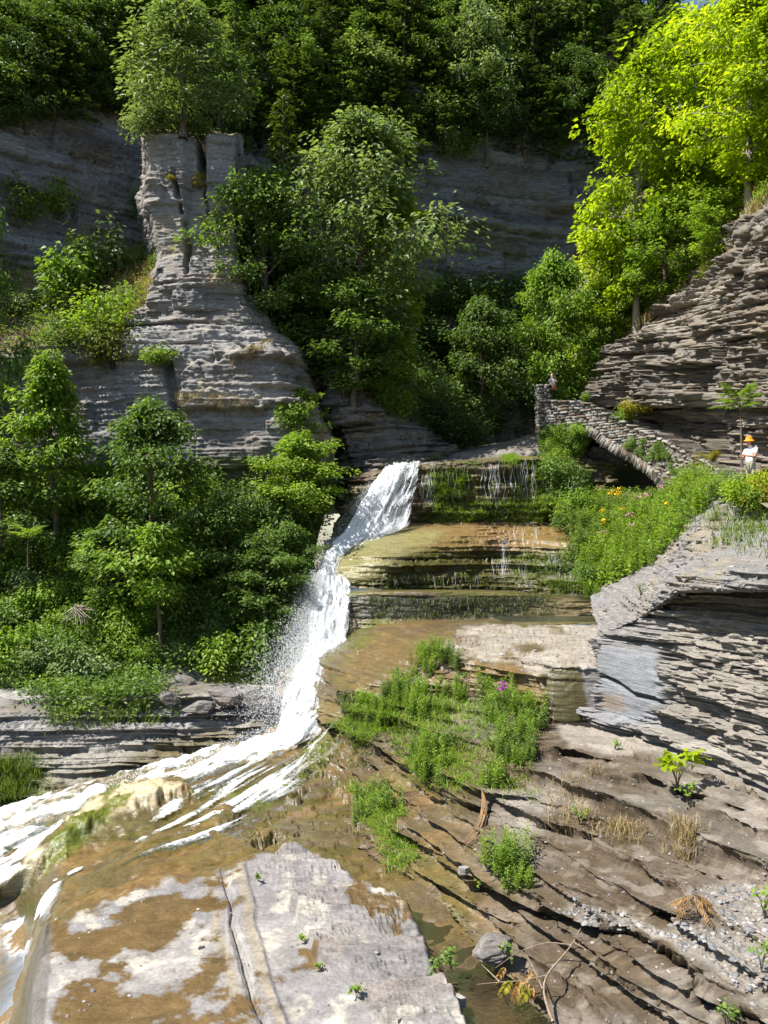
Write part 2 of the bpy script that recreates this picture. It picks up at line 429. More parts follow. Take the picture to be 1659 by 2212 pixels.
def sample(pt, n, rng, mask=None):
    """n points on a patch, spread by area; mask(px,py)->weight"""
    w = pt.area.copy()
    if mask is not None: w = w * np.clip(mask(pt.px[:-1, :-1], pt.py[:-1, :-1]), 0, 1)
    w = w.ravel(); s = w.sum()
    if s <= 0: return np.zeros((0, 3)), np.zeros((0, 3))
    c = rng.choice(len(w), n, p=w / s)
    i, j = np.unravel_index(c, pt.area.shape)
    a, b = rng.rand(n, 1), rng.rand(n, 1)
    G = pt.G
    p = (G[i, j] * (1 - a) * (1 - b) + G[i, j + 1] * (1 - a) * b + G[i + 1, j] * a * (1 - b) + G[i + 1, j + 1] * a * b)
    return p, pt.n[i, j]
# ================================================================== the gorge: terrain and rock
rs = np.random.RandomState(7)
# ---- far hillside and back cliff
def paint_hill(c, wet, G, px, py, idx):
    n = fbm(G[..., 0] * .2, G[..., 1] * .2, G[..., 2] * .2, 4, 3)
    return mix(EARTH * 0.8, MOSS * 0.8, sstep(-.2, .4, n)), wet
hill = patch('hillside', [
    [(-900, 330, 64), (-400, 240, 65), (0, -60, 67.5), (300, -20, 70), (520, 60, 72), (800, 70, 76), (1050, 60, 80), (1250, 80, 84), (1400, 120, 84), (1700, 240, 76), (2200, 300, 70)],
    [(-900, 200, 80), (-400, 50, 80), (0, -380, 82), (300, -320, 84), (520, -280, 86), (800, -230, 90), (1050, -150, 92), (1250, -60, 96), (1400, 10, 96), (1700, 120, 92), (2200, 200, 86)],
    [(-900, 150, 110), (-400, 50, 110), (0, -380, 110), (300, -300, 115), (520, -260, 118), (800, -200, 120), (1050, -120, 120), (1250, -40, 122), (1400, 40, 122), (1700, 140, 120), (2200, 220, 115)],
], 'wooded hillside above the gorge cliffs', 'hillside', 3, cell=14, paint=paint_hill, mat=SOIL)
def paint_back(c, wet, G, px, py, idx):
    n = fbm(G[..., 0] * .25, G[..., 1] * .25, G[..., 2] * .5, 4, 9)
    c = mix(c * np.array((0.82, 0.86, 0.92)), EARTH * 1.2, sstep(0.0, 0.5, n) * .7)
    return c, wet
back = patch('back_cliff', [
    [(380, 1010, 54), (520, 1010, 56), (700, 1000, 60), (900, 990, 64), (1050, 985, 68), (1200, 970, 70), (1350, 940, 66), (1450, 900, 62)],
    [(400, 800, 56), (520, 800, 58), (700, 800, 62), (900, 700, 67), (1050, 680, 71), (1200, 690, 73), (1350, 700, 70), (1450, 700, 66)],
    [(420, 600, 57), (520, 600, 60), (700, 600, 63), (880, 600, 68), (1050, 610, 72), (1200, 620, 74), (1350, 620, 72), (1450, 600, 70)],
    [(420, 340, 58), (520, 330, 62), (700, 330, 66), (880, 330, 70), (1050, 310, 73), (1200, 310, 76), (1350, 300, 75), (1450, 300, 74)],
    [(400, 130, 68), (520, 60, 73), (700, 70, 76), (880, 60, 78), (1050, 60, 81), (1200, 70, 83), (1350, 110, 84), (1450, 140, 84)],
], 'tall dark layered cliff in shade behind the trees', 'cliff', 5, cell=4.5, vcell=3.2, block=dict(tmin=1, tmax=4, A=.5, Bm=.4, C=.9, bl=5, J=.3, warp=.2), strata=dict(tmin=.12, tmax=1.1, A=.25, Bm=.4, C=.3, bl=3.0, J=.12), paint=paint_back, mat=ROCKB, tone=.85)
# ---- left recess
def paint_rec(c, wet, G, px, py, idx):
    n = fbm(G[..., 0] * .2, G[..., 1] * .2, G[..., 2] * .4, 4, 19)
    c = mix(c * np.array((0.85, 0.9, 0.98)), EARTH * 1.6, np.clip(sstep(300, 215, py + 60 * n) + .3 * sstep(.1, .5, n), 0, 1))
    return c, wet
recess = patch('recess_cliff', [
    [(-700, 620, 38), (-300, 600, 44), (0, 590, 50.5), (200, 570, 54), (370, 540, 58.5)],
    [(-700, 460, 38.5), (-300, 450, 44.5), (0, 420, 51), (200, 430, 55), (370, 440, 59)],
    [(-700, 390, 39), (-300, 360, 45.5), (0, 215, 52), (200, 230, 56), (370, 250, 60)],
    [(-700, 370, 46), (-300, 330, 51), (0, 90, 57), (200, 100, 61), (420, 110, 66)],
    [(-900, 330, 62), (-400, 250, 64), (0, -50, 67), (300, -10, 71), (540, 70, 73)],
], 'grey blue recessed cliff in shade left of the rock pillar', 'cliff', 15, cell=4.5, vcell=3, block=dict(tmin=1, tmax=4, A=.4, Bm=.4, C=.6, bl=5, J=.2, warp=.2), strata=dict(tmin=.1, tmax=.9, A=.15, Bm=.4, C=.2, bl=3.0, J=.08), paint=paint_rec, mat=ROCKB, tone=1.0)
def paint_ledge(c, wet, G, px, py, idx):
    n = fbm(G[..., 0] * .5, G[..., 1] * .5, G[..., 2] * .5, 4, 29)
    return mix(mix(EARTH, STRAW, sstep(-.3, .3, n)), MOSS, sstep(.2, .5, n)), wet
ledge = patch('grassy_ledge', [
    [(-700, 830, 35), (-300, 800, 41), (0, 765, 46), (150, 740, 48), (260, 702, 48.4), (350, 640, 48)],
    [(-700, 700, 37), (-300, 690, 43), (0, 670, 48.5), (150, 650, 51), (250, 610, 52), (350, 580, 52)],
    [(-700, 560, 39), (-300, 560, 45), (0, 560, 51), (150, 545, 54), (250, 530, 56), (360, 520, 58.5)],
], 'dry grassy ledge below the recessed cliff', 'ledge', 25, cell=5, paint=paint_ledge, mat=SOIL)
# ---- the pillar and the cliff below it
CR1 = [(428, 270), (430, 330), (434, 372)]; CR2 = [(374, 365), (384, 420), (398, 480), (405, 560), (404, 590)]; CR3 = [(440, 400), (443, 440), (446, 500)]
def pil_extra(G, n, px, py):
    jx = 5 * fbm(px * .03, py * .07, 0 * px, 4, 38)
    d1 = dist_line(px + jx, py, CR1); d2 = dist_line(px + jx, py, CR2); d3 = dist_line(px + jx, py, CR3)
    g = 2.4 * sstep(10, 6, d1) + 0.8 * sstep(6, 2.5, d2) * (.5 + .5 * vn(py * .06, 0 * py, 0 * py, 37)) + 0.5 * sstep(5, 1.5, d3)
    G = G.copy(); G[..., 1] += g
    # columns stand at slightly different depths
    G[..., 1] += 0.5 * sstep(395, 410, px) * sstep(600, 520, py) - 0.35 * sstep(440, 446, px) * sstep(460, 420, py)
    return G
def paint_pil(c, wet, G, px, py, idx):
    n = fbm(G[..., 0] * .5, G[..., 1] * .5, G[..., 2] * .6, 4, 39)
    c = mix(c, LIGHT * np.array((1.0, .98, .95)), .35 * sstep(-.2, .4, n))
    c = mix(c, STRAW, .45 * sstep(.25, .5, n))
    c = mix(c, STRAW * .9, sstep(300, 286, py))
    return c, wet
pillar = patch('rock_pillar', [
    [(300, 720, 55), (322, 690, 47.2), (420, 680, 46.9), (530, 660, 47.3), (550, 660, 57)],
    [(310, 640, 55), (330, 620, 47.5), (420, 610, 47.1), (515, 600, 47.5), (538, 600, 57)],
    [(325, 560, 55), (348, 540, 47.9), (425, 540, 47.5), (500, 540, 47.8), (525, 540, 57)],
    [(312, 450, 55), (324, 440, 48.1), (420, 440, 48), (502, 440, 48.3), (522, 440, 57)],
    [(310, 300, 56), (322, 297, 48.6), (420, 292, 48.5), (506, 302, 49), (522, 300, 58)],
    [(312, 280, 58), (330, 280, 52), (420, 276, 52), (505, 284, 53), (524, 290, 60)],
], 'tall weathered rock pillar split by deep vertical cracks', 'rock pillar', 35, cell=2.8, vcell=2.0, curv=.1, extra=pil_extra, block=dict(tmin=.9, tmax=2.6, A=.22, Bm=.15, C=.45, bl=1.4, J=.1, warp=.1), strata=dict(tmin=.15, tmax=.9, A=.08, Bm=.2, C=.14, bl=1.6, J=.06, warp=.05), paint=paint_pil, mat=ROCKF, tone=1.15, warm=.6)
def paint_low(c, wet, G, px, py, idx):
    n = fbm(G[..., 0] * .5, G[..., 1] * .5, G[..., 2] * .8, 4, 49)
    c = mix(c, LIGHT, .25 * sstep(-.1, .5, n))
    c = mix(c, STRAW, .5 * sstep(.2, .55, n))
    c = mix(c, MOSS, .7 * pm(px, py, [(430, 985), (600, 990), (600, 1012), (430, 1008)], 8, 12))
    c = mix(c, BLUEG * .8, pm(px, py, [(150, 860), (380, 860), (440, 1090), (150, 1090)], 30) * .5)  # shadow on the lower left cliff, painted in as a blue-grey patch
    return c, wet
def low_extra(G, n, px, py):
    G = G.copy()
    G[..., 1] += 0.9 * pm(px, py, [(-400, 1012), (700, 1012), (700, 1100), (-400, 1100)], 3, 3)     # undercut below the mossy seam
    G[..., 1] -= 0.7 * pm(px, py, [(395, 800), (520, 770), (580, 745), (640, 800), (640, 880), (395, 890)], 5, 14)
    G[..., 1] += 0.8 * sstep(14, 4, dist_line(px, py, [(365, 790), (375, 840), (390, 900)]))
    return G
lowcliff = patch('lower_cliff', [
    [(-500, 1130, 40), (-100, 1120, 44), (100, 1110, 45.5), (250, 1110, 45), (430, 1110, 44.6), (600, 1110, 44.6), (690, 1110, 46), (720, 1110, 53)],
    [(-500, 960, 40.5), (-100, 960, 44.5), (100, 950, 46), (250, 950, 45.4), (430, 950, 45), (610, 950, 45), (695, 940, 46.5), (722, 940, 53)],
    [(-500, 860, 41), (-100, 850, 45), (100, 830, 46.7), (260, 800, 46.2), (430, 800, 45.8), (600, 810, 45.8), (670, 830, 47.3), (700, 830, 54)],
    [(-500, 840, 40.7), (-100, 800, 44.8), (100, 760, 47.2), (270, 730, 46.6), (430, 720, 46.3), (575, 730, 46.4), (640, 760, 48), (680, 770, 54)],
    [(-500, 815, 42), (-100, 785, 45.8), (110, 742, 48), (262, 690, 47.8), (340, 632, 47.3), (490, 615, 47.3), (550, 640, 48.5), (590, 650, 55)],
], 'broad layered grey cliff below the rock pillar', 'cliff', 45, cell=3.0, vcell=2.2, curv=.12, extra=low_extra, block=dict(tmin=.8, tmax=2.6, A=.3, Bm=.35, C=.6, bl=2.6, J=.12, warp=.15), strata=dict(tmin=.12, tmax=1.0, A=.12, Bm=.28, C=.2, bl=1.8, J=.06, warp=.05), paint=paint_low, mat=ROCKF, tone=1.12, warm=.6)
# ---- ground behind the falls, under the centre trees, and the spur
def paint_dark(c, wet, G, px, py, idx):
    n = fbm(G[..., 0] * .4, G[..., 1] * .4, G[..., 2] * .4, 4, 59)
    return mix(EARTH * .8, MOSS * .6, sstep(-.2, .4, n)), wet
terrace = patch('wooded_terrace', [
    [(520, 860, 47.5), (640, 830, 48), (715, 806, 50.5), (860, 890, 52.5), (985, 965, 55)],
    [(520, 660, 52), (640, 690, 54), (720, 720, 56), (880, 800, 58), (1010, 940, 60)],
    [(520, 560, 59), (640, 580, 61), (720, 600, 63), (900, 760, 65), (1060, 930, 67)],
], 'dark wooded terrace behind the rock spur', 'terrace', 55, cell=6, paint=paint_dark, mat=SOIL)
def paint_spur(c, wet, G, px, py, idx):
    c = mix(c, STRAW, .3 * sstep(.1, .5, fbm(G[..., 0], G[..., 1], G[..., 2], 3, 69)))
    c = mix(c, MOSS * .8, .6 * pm(px, py, [(860, 1000), (960, 985), (960, 1010), (860, 1025)], 10, 14))
    return c, wet
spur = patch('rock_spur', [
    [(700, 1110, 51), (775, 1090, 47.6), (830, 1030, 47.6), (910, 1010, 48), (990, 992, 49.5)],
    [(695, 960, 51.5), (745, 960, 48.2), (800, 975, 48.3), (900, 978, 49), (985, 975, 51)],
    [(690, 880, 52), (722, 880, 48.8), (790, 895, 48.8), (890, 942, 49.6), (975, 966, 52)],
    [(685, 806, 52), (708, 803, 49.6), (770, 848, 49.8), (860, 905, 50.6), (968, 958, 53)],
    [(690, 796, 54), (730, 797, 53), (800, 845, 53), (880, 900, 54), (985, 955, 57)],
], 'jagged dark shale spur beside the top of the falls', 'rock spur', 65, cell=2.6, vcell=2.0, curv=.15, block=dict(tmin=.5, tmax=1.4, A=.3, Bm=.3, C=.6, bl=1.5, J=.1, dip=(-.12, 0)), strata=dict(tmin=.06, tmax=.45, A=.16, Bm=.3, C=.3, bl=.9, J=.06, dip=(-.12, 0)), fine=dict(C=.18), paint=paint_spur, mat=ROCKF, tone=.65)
# ---- upstream bed and upper tier
def paint_up(c, wet, G, px, py, idx):
    return mix(c, BROWN, .35), wet + .4
upstream = patch('upstream_bed', [
    [(780, 1016, 46.6), (905, 1004, 46.4), (1000, 994, 46.4), (1100, 987, 46.8), (1180, 984, 47.2), (1260, 985, 47.6)],
    [(800, 1004, 50), (905, 990, 50), (990, 978, 50), (1090, 966, 49.6), (1160, 945, 49.4), (1240, 930, 49.4)],
    [(880, 985, 58), (940, 975, 58), (1000, 968, 58), (1090, 955, 57), (1170, 930, 56), (1260, 915, 55)],
    [(900, 975, 68), (960, 968, 68), (1010, 962, 68), (1100, 955, 68), (1200, 945, 66), (1300, 930, 62)],
], 'flat rock bed of the creek above the falls', 'creek bed', 75, cell=4, strata=dict(tmin=.06, tmax=.3, A=.05, Bm=.1, C=.1, bl=2, J=.02, terr=.8), paint=paint_up)
def wetpaint(seed, olive=.5, orange=.3, moss=.3, fr=.6):
    def f(c, wet, G, px, py, idx):
        x, y, z = G[..., 0], G[..., 1], G[..., 2]
        a = fbm(x * fr, y * fr, z * fr * 1.5, 5, seed + 1); b = fbm(x * fr * 1.4, y * fr * 1.4, z * fr * 2, 5, seed + 2); d = fbm(x * fr * 1.1, y * fr * 1.1, z * fr * 2, 5, seed + 3)
        c = mix(mix(c * .5, BROWN, .75), OLIVE, sstep(-.25, .3, a) * olive)
        c = mix(c, ORANGE, sstep(-.1, .4, b) * orange)
        c = mix(c, MOSS, sstep(0, .4, d) * moss)
        return c, wet + .8
    return f
def paint_t1(c, wet, G, px, py, idx):
    c, wet = wetpaint(77, .8, .15, .95)(c, wet, G, px, py, idx)
    c = mix(c, DARK * .7, .5 * sstep(.0, .5, fbm(G[..., 0] * 1.3, G[..., 1] * 1.3, G[..., 2] * .5, 4, 78)))
    return c * 1.0, wet * .6
tier1 = patch('upper_tier', [
    [(700, 1185, 44.4), (760, 1175, 44.0), (880, 1158, 43.9), (1000, 1150, 43.9), (1100, 1148, 43.9), (1180, 1148, 44.4), (1260, 1150, 45), (1330, 1150, 45.5)],
    [(740, 1090, 45.0), (790, 1080, 44.6), (890, 1070, 44.5), (1000, 1064, 44.4), (1100, 1062, 44.5), (1180, 1060, 45), (1260, 1060, 45.5), (1330, 1060, 46)],
    [(760, 1035, 45.8), (815, 1024, 45.3), (908, 1009, 45.1), (1000, 999, 45), (1100, 993, 45.2), (1180, 990, 45.7), (1260, 990, 46.4), (1330, 1000, 47)],
    [(770, 1022, 47), (820, 1014, 47), (906, 1003, 47), (1000, 993, 47), (1100, 986, 47.3), (1180, 983, 47.8), (1260, 985, 48.3), (1330, 995, 49)],
], 'mossy upper ledge wall that the creek falls over', 'rock ledge', 85, cell=2.6, vcell=2.0, curv=.3, block=dict(tmin=.3, tmax=.9, A=.2, Bm=.3, C=.4, bl=1.2, J=.1, jag=.08), strata=dict(tmin=.05, tmax=.35, A=.18, Bm=.3, C=.28, bl=.6, J=.07, jag=.06), fine=dict(C=.16, bl=.2), paint=paint_t1)
# ---- tier 2 dome
def paint_t2(c, wet, G, px, py, idx):
    c, wet = wetpaint(87, .7, .6, .3)(c, wet, G, px, py, idx)
    c = mix(c, ORANGE * 1.15, .65 * pm(px, py, [(880, 1130), (1220, 1125), (1230, 1175), (1000, 1200), (870, 1180)], 20, 25))
    c = mix(c, np.array((.20, .185, .075)), .8 * pm(px, py, [(690, 1235), (730, 1155), (860, 1132), (960, 1150), (880, 1200), (830, 1260), (720, 1265)], 20, 25))
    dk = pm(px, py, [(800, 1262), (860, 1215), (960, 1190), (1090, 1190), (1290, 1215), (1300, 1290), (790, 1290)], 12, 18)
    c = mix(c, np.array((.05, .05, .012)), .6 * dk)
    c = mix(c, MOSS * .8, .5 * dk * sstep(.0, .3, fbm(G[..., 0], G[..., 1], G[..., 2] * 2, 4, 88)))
    return c, wet
def t2_extra(G, n, px, py):
    G = G.copy(); b = np.exp(-((px - 835) / 115)**2 - ((py - 1215) / 48)**2)
    G[..., 1] -= 1.3 * b; G[..., 2] += .15 * b
    G[..., 1] += .7 * np.exp(-((px - 1060) / 60)**2) * sstep(1165, 1200, py)
    return G
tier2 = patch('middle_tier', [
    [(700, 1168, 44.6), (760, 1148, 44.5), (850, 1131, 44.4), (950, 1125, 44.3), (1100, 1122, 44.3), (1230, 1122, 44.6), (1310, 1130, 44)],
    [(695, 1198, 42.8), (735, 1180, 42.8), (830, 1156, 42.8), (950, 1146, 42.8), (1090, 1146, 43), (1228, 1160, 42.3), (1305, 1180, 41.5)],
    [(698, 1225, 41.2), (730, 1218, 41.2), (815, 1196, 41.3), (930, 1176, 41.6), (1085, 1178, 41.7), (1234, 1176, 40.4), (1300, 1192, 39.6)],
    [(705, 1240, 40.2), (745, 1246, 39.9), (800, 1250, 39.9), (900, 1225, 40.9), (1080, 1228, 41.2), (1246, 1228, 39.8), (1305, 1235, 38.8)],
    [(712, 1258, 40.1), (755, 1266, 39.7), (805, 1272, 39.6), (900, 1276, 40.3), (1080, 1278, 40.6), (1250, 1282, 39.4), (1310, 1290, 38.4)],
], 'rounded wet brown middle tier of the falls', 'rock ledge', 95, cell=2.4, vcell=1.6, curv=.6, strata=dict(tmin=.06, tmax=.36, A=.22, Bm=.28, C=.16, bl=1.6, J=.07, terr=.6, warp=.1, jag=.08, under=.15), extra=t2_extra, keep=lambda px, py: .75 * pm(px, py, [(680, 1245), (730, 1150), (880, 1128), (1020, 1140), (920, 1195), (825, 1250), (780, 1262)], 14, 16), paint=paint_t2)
def paint_t3(c, wet, G, px, py, idx):
    c, wet = wetpaint(97, .8, .1, .5)(c, wet, G, px, py, idx)
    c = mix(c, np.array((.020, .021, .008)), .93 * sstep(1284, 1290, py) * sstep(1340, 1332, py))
    c = mix(c, STRAW * .8, .6 * pm(px, py, [(1110, 1330), (1290, 1330), (1290, 1296), (1180, 1296)], 10, 14))
    return c, wet
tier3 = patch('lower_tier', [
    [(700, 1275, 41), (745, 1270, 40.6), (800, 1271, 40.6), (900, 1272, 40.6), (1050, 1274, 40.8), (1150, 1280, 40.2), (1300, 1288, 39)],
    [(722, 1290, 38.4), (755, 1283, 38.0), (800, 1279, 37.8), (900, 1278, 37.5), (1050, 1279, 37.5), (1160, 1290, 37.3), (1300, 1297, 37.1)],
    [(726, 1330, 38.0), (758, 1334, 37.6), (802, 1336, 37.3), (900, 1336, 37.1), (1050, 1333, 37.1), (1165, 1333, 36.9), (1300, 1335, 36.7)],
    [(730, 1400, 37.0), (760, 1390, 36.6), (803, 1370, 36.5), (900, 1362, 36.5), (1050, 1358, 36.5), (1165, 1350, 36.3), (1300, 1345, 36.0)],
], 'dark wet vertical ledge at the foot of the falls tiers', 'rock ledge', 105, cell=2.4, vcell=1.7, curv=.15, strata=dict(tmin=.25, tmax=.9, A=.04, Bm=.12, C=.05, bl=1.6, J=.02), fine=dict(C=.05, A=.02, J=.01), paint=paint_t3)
# ---- shelf with the small pool
def paint_sh(c, wet, G, px, py, idx):
    x, y, z = G[..., 0], G[..., 1], G[..., 2]
    dry = pm(px, py, [(985, 1385), (1010, 1362), (1130, 1348), (1320, 1345), (1320, 1450), (1180, 1440), (1110, 1425), (1000, 1415)], 12, 26, 8, .02)
    d2 = sstep(0.02, .12, fbm(x * 1.2, y * .5, z, 5, 111)) * pm(px, py, [(930, 1380), (1150, 1330), (1320, 1340), (1320, 1480), (1000, 1440)], 20, 20)
    dry = np.clip(dry * .8 * sstep(-.35, .1, fbm(x, y * .4, z, 5, 113)) + d2 * .7, 0, 1)
    w, _ = wetpaint(107, .35, .6, .15)(c, wet, G, px, py, idx)
    w = mix(w, ORANGE * .8, .4 * pm(px, py, [(730, 1470), (800, 1370), (950, 1340), (1000, 1400), (860, 1440)], 30, 25))
    w = mix(w, MOSS * .9, .55 * pm(px, py, [(690, 1420), (760, 1335), (850, 1345), (770, 1400), (740, 1470), (700, 1480)], 16, 34) * sstep(-.2, .2, fbm(x * 1.2, y * 1.2, z * 2, 4, 119)))
    w = mix(w, np.array((.06, .055, .02)), .8 * pm(px, py, [(1178, 1445), (1262, 1440), (1285, 1560), (1178, 1560)], 6, 8))
    c = mix(w, mix(GREY, STRAW, .25) * 1.15, dry)
    wet = .85 * (1 - dry)
    g = pm(px, py, [(1250, 1440), (1300, 1432), (1310, 1560), (1275, 1540)], 5, 6)
    c = mix(c, GREY * .8, g); 
    return c, wet * (1 - .5 * g)
def shelf_extra(G, n, px, py):
    G = G.copy(); x, y = G[..., 0], G[..., 1]
    t = fbm(x * .3, y * 2.2, 0 * x, 5, 118) * 7
    d = pm(px, py, [(960, 1352), (1320, 1348), (1310, 1430), (1180, 1436), (1000, 1440)], 14)
    G[..., 2] += d * .035 * (np.floor(t) + sstep(.85, 1, t % 1))
    G[..., 2] -= .3 * pm(px, py, [(1090, 1328), (1310, 1326), (1296, 1345), (1115, 1347)], 4)
    return G
shelf = patch('pool_shelf', [
    [(690, 1420, 34), (770, 1360, 36.6), (860, 1340, 37), (960, 1338, 37), (1100, 1336, 37), (1220, 1332, 37), (1330, 1326, 37)],
    [(700, 1440, 32.4), (776, 1374, 34.4), (860, 1352, 34.8), (960, 1348, 34.2), (1100, 1348, 33.2), (1220, 1346, 32.6), (1330, 1345, 32)],
    [(712, 1462, 31.0), (776, 1408, 32.2), (860, 1382, 32.0), (960, 1374, 31), (1100, 1376, 29.6), (1220, 1380, 28.4), (1330, 1384, 27.6)],
    [(722, 1480, 30.0), (780, 1445, 30.4), (860, 1428, 29.8), (960, 1420, 28.8), (1100, 1412, 27.4), (1200, 1420, 26.2), (1315, 1422, 25.6)],
    [(732, 1496, 29.4), (790, 1478, 29.0), (870, 1470, 28.5), (970, 1460, 27.8), (1090, 1446, 26.6), (1192, 1438, 25.2), (1300, 1432, 24.8)],
    [(738, 1540, 29.1), (794, 1520, 28.7), (874, 1505, 28.2), (974, 1500, 27.5), (1095, 1510, 26.3), (1196, 1560, 24.6), (1300, 1560, 24.5)],
], 'rounded rock shelf holding a shallow pool', 'rock shelf', 115, cell=2.4, vcell=1.8, curv=.5, strata=dict(tmin=.04, tmax=.3, A=.08, Bm=.14, C=.1, bl=1.8, J=.04, terr=.7, warp=.06, jag=.05, under=.1), keep=lambda px, py: .35 * pm(px, py, [(690, 1490), (760, 1350), (960, 1342), (990, 1400), (900, 1450), (760, 1500)], 14, 16) + .85 * pm(px, py, [(1180, 1447), (1300, 1440), (1305, 1560), (1185, 1560)], 5), extra=shelf_extra, paint=paint_sh)
# ---- rock behind the plunge
def paint_ch(c, wet, G, px, py, idx):
    w, wet = wetpaint(127, .5, .5, .2)(c, wet, G, px, py, idx)
    w = mix(w, ORANGE * 1.3, .7 * pm(px, py, [(585, 1450), (650, 1440), (640, 1580), (560, 1580)], 20, 16))
    return w, wet
chasm = patch('plunge_wall', [
    [(440, 1230, 45), (560, 1230, 44.5), (650, 1225, 43.5), (705, 1230, 42), (770, 1270, 41)],
    [(440, 1330, 42), (560, 1330, 41), (640, 1330, 40), (690, 1330, 38.6), (750, 1340, 37.6)],
    [(450, 1460, 37.5), (560, 1460, 37), (620, 1455, 36), (670, 1450, 34.4), (730, 1440, 33)],
    [(470, 1540, 34), (550, 1550, 33.6), (610, 1550, 33.0), (670, 1530, 32), (745, 1500, 30.6)],
    [(470, 1620, 32), (560, 1610, 31.8), (630, 1600, 31.2), (690, 1580, 30.4), (760, 1540, 29.2)],
], 'wet rock wall behind the plunging white water', 'rock wall', 125, cell=3, vcell=2.4, strata=dict(tmin=.06, tmax=.6, A=.2, Bm=.35, C=.2, bl=1.5, J=.06, terr=.3), paint=paint_ch)
# ---- left low bank and talus
def paint_bk(c, wet, G, px, py, idx):
    c = mix(c, STRAW * .7, .3 * sstep(0, .4, fbm(G[..., 0], G[..., 1], G[..., 2] * 2, 4, 131)))
    low = sstep(0.9, 0, (G[..., 2] + 8.6) - (px - 330) * .002)
    c = mix(c, mix(BROWN, OLIVE, .5) * .9, .8 * low)
    c = mix(c, MOSS, .6 * pm(px, py, [(-100, 1640), (120, 1640), (100, 1740), (-100, 1780)], 20, 20))
    c = mix(c, LIGHT, .5 * pm(px, py, [(60, 1640), (180, 1600), (330, 1570), (330, 1620), (150, 1690)], 20, 20))
    return c, wet + .5 * low
lowbank = patch('left_bank', [
    [(-500, 1830, 29), (-100, 1775, 29.4), (60, 1745, 29.8), (200, 1690, 30.4), (340, 1655, 31), (480, 1615, 31.5), (620, 1590, 32)],
    [(-500, 1700, 30.2), (-100, 1680, 30.4), (60, 1650, 30.8), (200, 1620, 31.2), (340, 1600, 31.7), (480, 1575, 32.1), (620, 1560, 32.6)],
    [(-500, 1600, 31), (-100, 1590, 31.3), (60, 1570, 31.6), (200, 1550, 32), (340, 1535, 32.4), (480, 1535, 32.7), (620, 1530, 33.2)],
    [(-500, 1540, 32), (-100, 1530, 32.4), (60, 1510, 32.6), (200, 1500, 33), (350, 1490, 33.4), (480, 1505, 33.6), (620, 1505, 34.2)],
    [(-500, 1500, 35), (-100, 1490, 35), (60, 1478, 35.2), (200, 1470, 35.6), (350, 1450, 36), (480, 1470, 36), (630, 1470, 36.5)],
], 'low stratified rock bank along the far side of the creek', 'rock bank', 135, cell=2.8, vcell=2.0, strata=dict(tmin=.06, tmax=.55, A=.25, Bm=.45, C=.3, bl=1.8, J=.07, terr=.5, dip=(.0, .0), under=.25), paint=paint_bk)
def paint_ta(c, wet, G, px, py, idx):
    n = fbm(G[..., 0] * .5, G[..., 1] * .5, G[..., 2] * .5, 4, 141)
    e = mix(mix(EARTH, MOSS, sstep(-.3, .3, n)), GREY * .9, pm(px, py, [(330, 1500), (360, 1420), (420, 1470), (430, 1540), (350, 1560)], 14, 20) + .6 * pm(px, py, [(150, 1490), (330, 1470), (340, 1560), (150, 1580)], 20, 30))
    return e, wet
talus = patch('vegetated_slope', [
    [(-600, 1510, 34), (0, 1490, 34.8), (200, 1478, 35.2), (350, 1462, 35.6), (480, 1480, 35.6), (640, 1480, 36)],
    [(-600, 1320, 37), (0, 1310, 38.6), (200, 1305, 39), (350, 1305, 39.5), (500, 1320, 40), (650, 1330, 40.4)],
    [(-600, 1140, 39.5), (0, 1130, 42.4), (200, 1125, 42.6), (350, 1125, 43), (500, 1125, 43.2), (690, 1150, 43.8)],
    [(-600, 1050, 41), (0, 1045, 45), (200, 1035, 45.2), (350, 1045, 45.2), (500, 1065, 45.2), (710, 1085, 46.5)],
], 'steep overgrown slope between cliff and creek', 'slope', 145, cell=5, paint=paint_ta, mat=SOIL)
